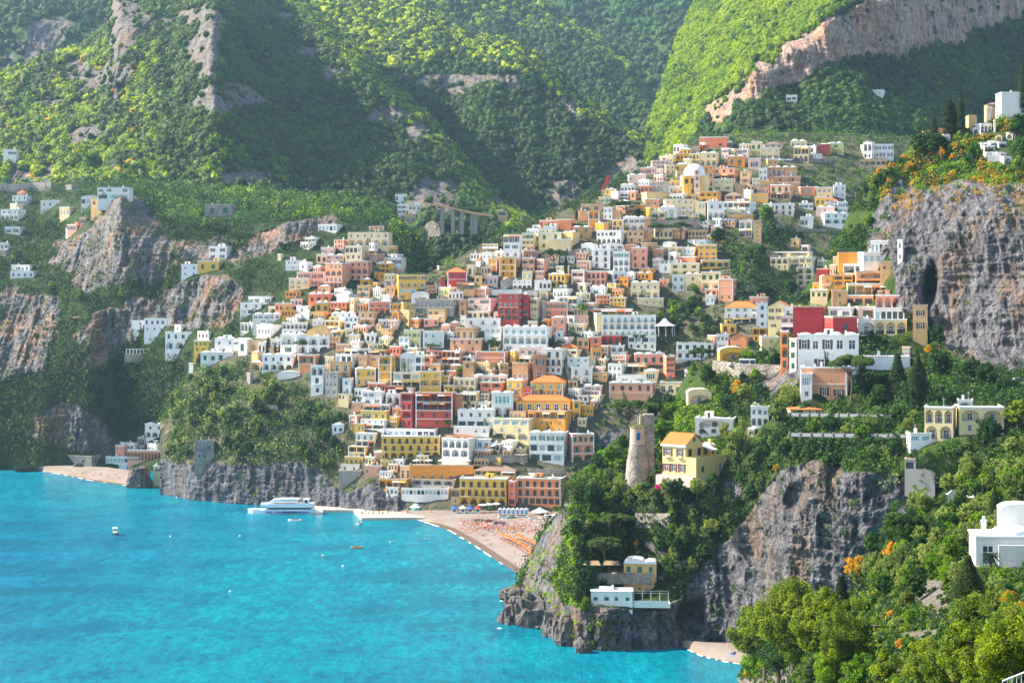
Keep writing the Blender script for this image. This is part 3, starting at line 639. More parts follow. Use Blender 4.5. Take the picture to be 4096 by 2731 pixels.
def leafy(name, pts, rad, tint, mat, label, per=34):
    n = len(pts); r = rng
    V, F, tn = leaves(pts, rad, per, 1.0, 5, .85); tn = np.clip(np.repeat(tint, per)+r.uniform(-.2, .2, n*per), 0, 1)
    c = np.repeat(V.reshape(-1, 4, 3).mean(1), 4, 0); V = c+(V-c)*np.repeat(.10+rad*.085, per*4)[:, None]
    return tag(link(name, fast_mesh(name, V, F, [mat], None, False, {"tint": tn})), label, 'woods', kind='stuff')
def scatter(S, n, rmin, rmax, dens=None, rockp=.04, ylim=None, sink=.15):
    P = S.P; a = np.linalg.norm(np.cross(P[1:, :-1]-P[:-1, :-1], P[:-1, 1:]-P[:-1, :-1]), axis=-1)
    Yc = S.Y[:-1, :-1]; a = a*np.where(S.rockhard[:-1, :-1] > .5, rockp, 1.0)*((Yc > -70))
    if ylim: a = a*((Yc > ylim[0]) & (Yc < ylim[1]))
    if dens is not None: a = a*dens(np.broadcast_to(S.x[:-1], Yc.shape), Yc)
    c = np.cumsum(a.ravel()); k = np.searchsorted(c, rng.uniform(0, c[-1], n)); j, i = np.unravel_index(np.clip(k, 0, a.size-1), a.shape)
    p = P[j, i] + (P[j, i+1]-P[j, i])*rng.uniform(0, 1, (n, 1)) + (P[j+1, i]-P[j, i])*rng.uniform(0, 1, (n, 1))
    rad = rng.uniform(0, 1, n)**2.4*(rmax*1.15-rmin*.8)+rmin*.8; p[:, 2] += rad*(.6-sink)
    return p, rad
def tintf(p, sc=40, s=0): return np.clip(.38+.55*fbm(p[:, 0]/sc, p[:, 2]/sc, p[:, 1]/sc, 3, s)+rng.normal(0, .16, len(p)), 0, 1)

# ------------------------------------------------------------------ building kit
def win_mesh(name, frame, gl, mull=1, trans=1, louvre=False):
    mb = MB(); w = .09
    mb.box(-.5, -.5+w, -.05, .04, 0, 1, 0); mb.box(.5-w, .5, -.05, .04, 0, 1, 0); mb.box(-.5+w, .5-w, -.05, .04, 0, .05, 0); mb.box(-.5+w, .5-w, -.05, .04, .94, 1, 0)
    for k in range(mull): x = -.5+(k+1)/(mull+1); mb.box(x-.03, x+.03, -.03, .03, .05, .94, 0)
    for k in range(trans): z = (k+1)/(trans+1)+.12; mb.box(-.5+w, .5-w, -.025, .025, z-.015, z+.015, 0)
    mb.quad((-.5+w, .02, .05), (.5-w, .02, .05), (.5-w, .02, .94), (-.5+w, .02, .94), 1)
    if louvre:
        for k in range(7):
            z = .07+k*.123; mb.quad((-.5+w, -.02, z), (.5-w, -.02, z), (.5-w, .01, z+.1), (-.5+w, .01, z+.1), 1)
    return mb.mesh(name, [frame, gl])
WIN = [win_mesh('window', white, glass), win_mesh('window', stone_trim, glass, 1, 0), win_mesh('window', wood_brown, glass, 1, 1), win_mesh('window', white, glass2, 1, 1),
       win_mesh('window', wood_green, wood_green, 1, 0, True), win_mesh('window', wood_brown, wood_brown, 1, 0, True), win_mesh('window', white, glass2, 3, 1), win_mesh('window', dark_metal, glass, 3, 1)]
def shutter_mesh(m):
    mb = MB(); mb.box(.52, .97, -.05, -.01, 0, 1)
    for k in range(5): mb.box(.56, .93, -.065, -.05, .08+k*.18, .19+k*.18)
    return mb.mesh('shutter', [m])
def shutters(k, root, loc, sc):
    for sg in (-1, 1): link('shutter', SHUT[k], root, loc, 0 if sg > 0 else math.pi, sc) if False else link('shutter', SHUT[k], root, loc, 0, (sc[0]*sg, sc[1], sc[2]))
SHUT = [shutter_mesh(wood_green), shutter_mesh(wood_brown), shutter_mesh(white)]
def balc_mesh(solid):
    mb = MB()
    mb.box(-.5, .5, -1.1, 0, -.16, 0, 0)
    if solid: 
        mb.box(-.5, .5, -1.1, -.98, 0, .85, 0); mb.box(-.5, -.48, -.98, 0, 0, .85, 0); mb.box(.48, .5, -.98, 0, 0, .85, 0)
    else:
        mb.box(-.5, .5, -1.1, -1.05, .88, .95, 1)
        for k in range(15): x = -.49+.98*k/14; mb.box(x-.006, x+.006, -1.09, -1.06, 0, .88, 1)
        mb.box(-.5, -.49, -1.06, 0, .88, .95, 1); mb.box(.49, .5, -1.06, 0, .88, .95, 1)
    return mb.mesh('balcony', [white if solid else stone_trim, rail])
BALC = [balc_mesh(False), balc_mesh(True)]
def awn_mesh(m):
    mb = MB(); mb.quad((-.5, 0, 0), (-.5, -1, -.35), (.5, -1, -.35), (.5, 0, 0)); mb.quad((-.5, -1, -.35), (-.5, -1, -.5), (.5, -1, -.5), (.5, -1, -.35)); mb.tri((-.5, 0, 0), (-.5, -1, -.35), (-.5, 0, -.3)); mb.tri((.5, 0, 0), (.5, -1, -.35), (.5, 0, -.3))
    return mb.mesh('awning', [m])
AWN = [awn_mesh(canvas_w), awn_mesh(canvas_o), awn_mesh(canvas_y)]
def dome_mesh():
    mb = MB(); mb.lathe([(math.cos(a)*1.0, math.sin(a)*.42) for a in np.linspace(0, 1.57, 8)], 18); return mb.mesh('dome', [roofwhite], True)
DOME = dome_mesh()
mb = MB(); mb.box(-.35, .35, -.3, .3, -.2, 1.1); mb.box(-.45, .45, -.4, .4, 1.1, 1.25); mb.box(-.2, .2, -.2, .2, 1.25, 1.6); CHIM = mb.mesh('chimney', [roofwhite])
mb = MB(); mb.tube((0, 0, 0), (0, 0, 2.6), .05, .03, 5); mb.box(-.5, .5, -.03, .03, 2.2, 2.26); mb.box(-.35, .35, -.03, .03, 1.9, 1.96); ANT = mb.mesh('antenna', [metal])
mb = MB(); mb.lathe([(.02, 0), (.35, .07), (.55, .2)], 12); DISH = mb.mesh('satellite_dish', [white])
mb = MB(); mb.lathe([(.0, 1.0), (.55, 1.0), (.55, -.1), (.6, -.1)], 12); TANK = mb.mesh('water_tank', [metal])

PLANT = []
for q in range(3):
    V, F, tn = leaves([(rnd.uniform(-.95, .95), rnd.uniform(-.6, .6), rnd.uniform(-.8, .8)) for _ in range(26)], [.25]*26, 9, .09, 60+q); PLANT.append(fast_mesh('planting', V, F, [LF[('broad', 'bright', 'broad')[q]]], None, False, {'tint': tn}))
SPEC = {  # code: width, height factor of storey, sill factor, recess, arch, fill
 'w': (1.15, .50, .26, .22), 's': (.8, .32, .36, .2), 'b': (1.35, .70, .04, .25), 'a': (3.2, .80, .05, 1.5), 'g': (2.6, .62, .16, .3), 'p': (9, .80, .06, 2.2), 'n': (0, 0, 0, 0)}
def facade(mb, W, H, floors, base=0.0, m=0):
    """front wall in the plane y=0, x from 0 to W; returns openings"""
    out = []; nf = len(floors); fh = (H-base)/nf
    def q(a, b, c, d, y=0.0):
        if b-a > 1e-3 and d-c > 1e-3: mb.quad((a, y, c), (b, y, c), (b, y, d), (a, y, d), m)
    if base: q(0, W, 0, base)
    for k, (code, n) in enumerate(floors):
        z1 = H-k*fh; z0 = z1-fh
        if n == 0 or code == 'n': q(0, W, z0, z1); continue
        sw, hh, ss, rd = SPEC[code]; bay = W/n; ow = min(sw*(fh/3.3 if code in 'wbs' else 9), bay*(.78 if code in 'agp' else .55)); 
        if code == 'p': ow = bay*.9
        oh = hh*fh; zs = z0+ss*fh; zt = zs+oh; rise = min(ow*.5, oh*.5) if code == 'a' else 0; zv = zt-rise
        ow0, oh0 = ow, oh
        for i in range(n):
            ua, ub = i*bay, (i+1)*bay; uc = (ua+ub)/2
            if code in 'ws':
                if n > 2 and rnd.random() < .09: q(ua, ub, z0, z1); continue
                ow = ow0*rnd.uniform(.8, 1.15); oh = oh0*rnd.uniform(.82, 1.1); zt = zs+oh; zv = zt; uc += rnd.uniform(-.06, .06)*bay
            a, b = uc-ow/2, uc+ow/2
            q(ua, a, z0, z1); q(b, ub, z0, z1); q(a, b, z0, zs)
            if rise:
                N = 8; prev = (a, zv)
                for t_ in range(1, N+1):
                    th = math.pi*(1-t_/N); cur = (uc+ow/2*math.cos(th), zv+rise*math.sin(th))
                    mb.quad((prev[0], 0, prev[1]), (cur[0], 0, cur[1]), (cur[0], 0, z1), (prev[0], 0, z1), m)
                    mb.quad((prev[0], 0, prev[1]), (prev[0], rd, prev[1]), (cur[0], rd, cur[1]), (cur[0], 0, cur[1]), m); prev = cur
            else:
                q(a, b, zt, z1); mb.quad((a, 0, zt), (a, rd, zt), (b, rd, zt), (b, 0, zt), m)
            mb.quad((a, 0, zs), (a, rd, zs), (a, rd, zv), (a, 0, zv), m); mb.quad((b, 0, zs), (b, 0, zv), (b, rd, zv), (b, rd, zs), m)
            mb.quad((a, 0, zs), (b, 0, zs), (b, rd, zs), (a, rd, zs), m); q(a, b, zs, zt, rd)
            out.append((code, uc, zs, ow, oh, rd, fh, k, bay))
    return out

RECTS = []; FOOT = []; BLD = []
def parse_floors(s):
    r = []; i = 0
    while i < len(s):
        c = s[i]; i += 1; j = i
        while j < len(s) and s[j].isdigit(): j += 1
        r.append((c, int(s[i:j] or 0))); i = j
    return r
def building(x0, y0, x1, y1, col, floors, roof='f', yaw=0, label=None, D=None, only=None, depth=None, name=None, group=None, win=None, base=0.0, wallmat=None):
    fl = parse_floors(floors); xc = (x0+x1)/2
    if D is None: D = depth_at(xc, y1, only) or depth_at(xc, y1+30, only) or 900
    s = FP/D; th = math.radians(yaw); Wm = (x1-x0)/s; Ht = (y1-y0)/s
    d = depth or max(4.5, min(11, .8*Wm))
    while d*abs(math.sin(th)) > .45*Wm: d *= .8
    w = (Wm-d*abs(math.sin(th)))/math.cos(th)
    xl = x0 + (d*abs(math.sin(th))*s if th < 0 else 0)
    zb = CAMH-(y1-HORIZON)/s
    Yc = D if th < 0 else D + w*math.sin(th)*.5
    X0 = (xl-CX)/FP*D
    roofh = 0
    if roof in 'tq': roofh = min(3.2, .16*w+.8, Ht*.3)
    if roof == 'g': roofh = min(3.5, .28*w, Ht*.35)
    if roof == 'v': roofh = min(2.5, .22*w, Ht*.3)
    H = Ht-roofh; n = rnd.random
    nm = name or ('house' if w < 19 else 'building')
    root = empty(nm, (X0, Yc if th >= 0 else D, zb), -th); 
    mb = MB(); op = facade(mb, w, H, fl, base)
    fd = -7.0
    mb.quad((0,0,fd),(w,0,fd),(w,0,0),(0,0,0)); 
    mb.quad((w,0,fd),(w,d,fd),(w,d,H),(w,0,H)); mb.quad((0,d,fd),(0,0,fd),(0,0,H),(0,d,H)); mb.quad((w,d,fd),(0,d,fd),(0,d,H),(w,d,H))
    if roof not in 'tgvq': mb.quad((0,0,H),(w,0,H),(w,d,H),(0,d,H))
    wm = wallmat or WALL[col]
    if roof == 'g':                       # gable towards the camera
        mb.tri((0,0,H),(w,0,H),(w/2,0,H+roofh)); mb.tri((w,d,H),(0,d,H),(w/2,d,H+roofh))
    if roof == 'v':
        N = 10; pr = (0, H)
        for k in range(1, N+1):
            a = math.pi*(1-k/N); cu = (w/2+w/2*math.cos(a), H+roofh*math.sin(a)); mb.quad((pr[0],0,H),(cu[0],0,H),(cu[0],0,cu[1]),(pr[0],0,pr[1])); pr = cu
    link('wall', mb.mesh('wall', [wm]), root)
    nf_ = len(fl); fh_ = (H-base)/nf_
    if rnd.random() < (.5 if col in 'PKSYROL' else .22) and w > 4 and nf_ > 1:
        tb = MB()
        for k in range(1, nf_): tb.box(-.05, w+.05, -.09, .0-.002, H-k*fh_-.12, H-k*fh_+.12)
        if col in 'PKSYROL':
            for u in (0, w-.45): tb.box(u-.03, u+.45, -.091, -.001, 0, H-.02)
            if w > 9: tb.box(w/2-.2, w/2+.2, -.07, -.002, 0, H-.02) if False else None
        link('trim', tb.mesh('trim', [white if n() < .6 else stone_trim]), root) if tb.v else None
    # roof
    rb = MB(); o = .35; rm = roofwhite if col in 'WCKPYLS' else rooftan; smooth = False; rname = 'roof'
    if roof in 'tq':
        rm = tiles if roof == 't' else tiles_dark; rg = min(w, d)/2
        a, b, c_, e = (-o,-o,H),(w+o,-o,H),(w+o,d+o,H),(-o,d+o,H); p, q_ = (rg,d/2,H+roofh),(max(w-rg, rg),d/2,H+roofh)
        rb.quad(a,b,q_,p); rb.tri(b,c_,q_); rb.quad(c_,e,p,q_); rb.tri(e,a,p); rb.quad((-o,-o,H-.15),(-o,-o,H),(w+o,-o,H),(w+o,-o,H-.15)); rb.quad(e,(-o,d+o,H-.15),(-o,-o,H-.15),a); rb.quad((-o,-o,H-.15),(w+o,-o,H-.15),(w+o,d+o,H-.15),(-o,d+o,H-.15)); rb.quad((w+o,-o,H-.15),(w+o,d+o,H-.15),c_,b)
    elif roof == 'g':
        rm = tiles if col in 'YCW' else tiles_dark; h2 = H+roofh+.12; k = .12
        for sgn, xa in ((-1, -o), (1, w+o)):
            rb.quad((xa,-o,H-o*roofh/(w/2)+k),(w/2,-o,h2),(w/2,d+o,h2),(xa,d+o,H-o*roofh/(w/2)+k))
    elif roof == 'v':
        N = 12; pr = None; smooth = True
        for k in range(N+1):
            a = math.pi*(1-k/N); cu = (w/2+(w/2+.15)*math.cos(a), H+.06+(roofh+.1)*math.sin(a))
            if pr: rb.quad((pr[0],-.2,pr[1]),(cu[0],-.2,cu[1]),(cu[0],d+.2,cu[1]),(pr[0],d+.2,pr[1]))
            pr = cu
    else:                                  # parapet
        ph = .55 if roof != 'x' else .15; tk = .28; z0, z1 = H+.003, H+ph
        rb.box(-.12, w+.12, -.12, tk, z0, z1); rb.box(-.12, tk, tk, d+.12, z0, z1); rb.box(w-tk, w+.12, tk, d+.12, z0, z1); rb.quad((tk,tk,H+.03),(w-tk,tk,H+.03),(w-tk,d,H+.03),(tk,d,H+.03))
    link('roof', rb.mesh('roof', [rm], smooth), root)
    if roof == 'd':
        nd = max(1, min(5, round(w/5.0)))
        for k in range(nd): link('dome', DOME, root, (w*(k+.5)/nd, min(d*.45, w/nd*.5)+.2, H+.3), 0, (w/nd*.42, min(d, w/nd)*.42, 1.6+n()*1.0))
    if roof == 'x':
        L = link('railing', BALC[0], root, (w/2, 1.1, H+.16), 0, (w, 1, 1.15))
    if roof == 'u':
        for k in range(max(1, int(w/6))): link('parasol', PARA_CH, root, (w*(k+.5)/max(1, int(w/6)), 1.6, H+.05), 0, (1.3,1.3,1.2))
    if roof in 'fxd' and w > 4:
        if n() < .5: link('chimney', CHIM, root, (w*(.15+.7*n()), d*.6, H+.1))
        if n() < .35: link('antenna', ANT, root, (w*(.2+.6*n()), d*.6, H+.1))
        if n() < .3: o_ = link('satellite_dish', DISH, root, (w*(.2+.6*n()), d*.3, H+.8)); o_.rotation_euler = (1.1, 0, .5)
        if n() < .3 and w > 7:                      # stair head on the terrace
            hw = 1.2+n(); cx_ = w*(.25+.5*n()); b2 = MB(); b2.box(cx_-hw, cx_+hw, d*.5, d*.5+2.4, H+.02, H+2.1); b2.box(cx_-.4, cx_+.4, d*.5-.02, d*.5, H+.1, H+1.8, 1); link('roof_room', b2.mesh('roof_room', [wm, dark_in]), root)
    if w > 5 and n() < .3 and roof in 'fx': link('roof_planting', PLANT[rnd.randrange(3)], root, (w/2, .6, H+.5), 0, (w*.48, .5, .8))
    if w > 6 and n() < .16: link('vine', PLANT[rnd.randrange(3)], root, (w*(.2+.6*n()), -.2, H*.3), 0, (1.2, .35, H*.3))
    wi = win if win is not None else (rnd.choice([0,0,0,1,2,3,4,5]) if D > 560 else 0)
    sh = rnd.choice([None, None, 0, 1]) if wi in (0, 1, 2, 3) else None; solid = rnd.random() < .3 and col in 'WCK'
    done = {}
    for code, uc, zs, ow, oh, rd, fh, k, bay in op:
        if code in 'ws':
            link('window', WIN[wi], root, (uc, rd-.06, zs), 0, (ow, 1, oh))
            if sh is not None and code == 'w' and bay > ow*2.1: shutters(sh, root, (uc, 0, zs), (ow, 1, oh))
        elif code == 'b':
            link('window', WIN[wi if wi != 6 else 0], root, (uc, rd-.06, zs), 0, (ow, 1, oh))
            if bay > 3.4 and k not in done or (k in done and done[k] == 1):
                done[k] = 1; link('balcony', BALC[1 if solid else 0], root, (uc, 0, zs), 0, (min(bay*.8, ow+1.6), .85, 1))
            elif k not in done: done[k] = 2; link('balcony', BALC[1 if solid else 0], root, (w/2, 0, zs), 0, (w*.97, .9, 1))
        elif code == 'a':
            link('window', WIN[wi if wi < 6 else 2], root, (uc, rd-.06, zs), 0, (min(1.6, ow*.55), 1, oh*.72))
            link('railing', BALC[0], root, (uc, 1.1, zs+.02), 0, (ow*.98, 1, .95))
        elif code == 'g':
            link('window', WIN[6 if col in 'WCY' and n() < .6 else 7], root, (uc, rd-.06, zs), 0, (ow, 1, oh))
        elif code == 'p':
            for q in (-.25, .25): link('window', WIN[wi if wi < 6 else 2], root, (uc+q*ow, rd-.06, zs), 0, (min(1.5, ow*.3), 1, oh*.75))
            link('railing', BALC[0], root, (uc, 1.1, zs+.02), 0, (ow*.99, 1, .95))
            if n() < .55: link('awning', AWN[rnd.choice([0, 0, 1, 2])], root, (uc, -.01, zs+oh+.05), 0, (ow, 1.5, 1))
    # windows on the side that shows
    if abs(yaw) > 9 and d > 3.5:
        nf = len(fl); fh = H/nf
        for k in range(nf):
            for q in ((.35, .7) if d > 7 else (.5,)):
                zz = H-(k+1)*fh+.3*fh
                if yaw > 0: o_ = link('window', WIN[wi if wi != 6 else 0], root, (w+.02, d*q, zz), math.pi/2, (.95, 1, .42*fh))
                else: o_ = link('window', WIN[wi if wi != 6 else 0], root, (-.02, d*q, zz), -math.pi/2, (.95, 1, .42*fh))
    RECTS.append((x0, y0, x1, y1, D)); FOOT.append((X0+w/2, D+d/2, max(w, d)/2+1.2))
    BLD.append(dict(o=root, x=(x0+x1)/2, y=(y0+y1)/2, col=col, fl=fl, roof=roof, label=label, w=w, D=D, group=group, H=H, d=d, area=(x1-x0)*(y1-y0)))
    return root
mb = MB(); mb.tube((0,0,0),(0,0,2.3),.04,.04,5,1); mb.lathe([(1.5,2.0),(.8,2.3),(0,2.55)],10); PARA_CH = mb.mesh('parasol', [canvas_w, metal])

def read_town(txt):
    ox = oy = 0; sc = 1; only = None
    for ln in txt.strip().splitlines():
        ln = ln.strip()
        if not ln: continue
        if ln[0] == '#':
            a = ln[1:].split(); ox, oy, sc = float(a[0]), float(a[1]), float(a[2]); only = a[3].split('+') if len(a) > 3 else None; continue
        lab = None
        if '|' in ln: ln, lab = ln.split('|'); lab = lab.strip()
        p = ln.split(); x0, y0, x1, y1 = [float(v) for v in p[:4]]
        yaw = float(p[7]) if len(p) > 7 else None
        roof = p[6] if len(p) > 6 else 'f'
        X0, Y0, X1, Y1 = ox+x0/sc, oy+y0/sc, ox+x1/sc, oy+y1/sc
        if yaw is None: yaw = rnd.choice([0, 10, 18, 26, 34, 38]) if X0 < 2900 else rnd.choice([0, 12, 20, 28, 34])
        D = float(p[8]) if len(p) > 8 else None
        if yaw == 0 and roof not in 'v': yaw = rnd.choice([0, 8, 14, 20])
        building(X0, Y0, X1, Y1, p[4], p[5], roof, yaw, lab, D=D, only=only)

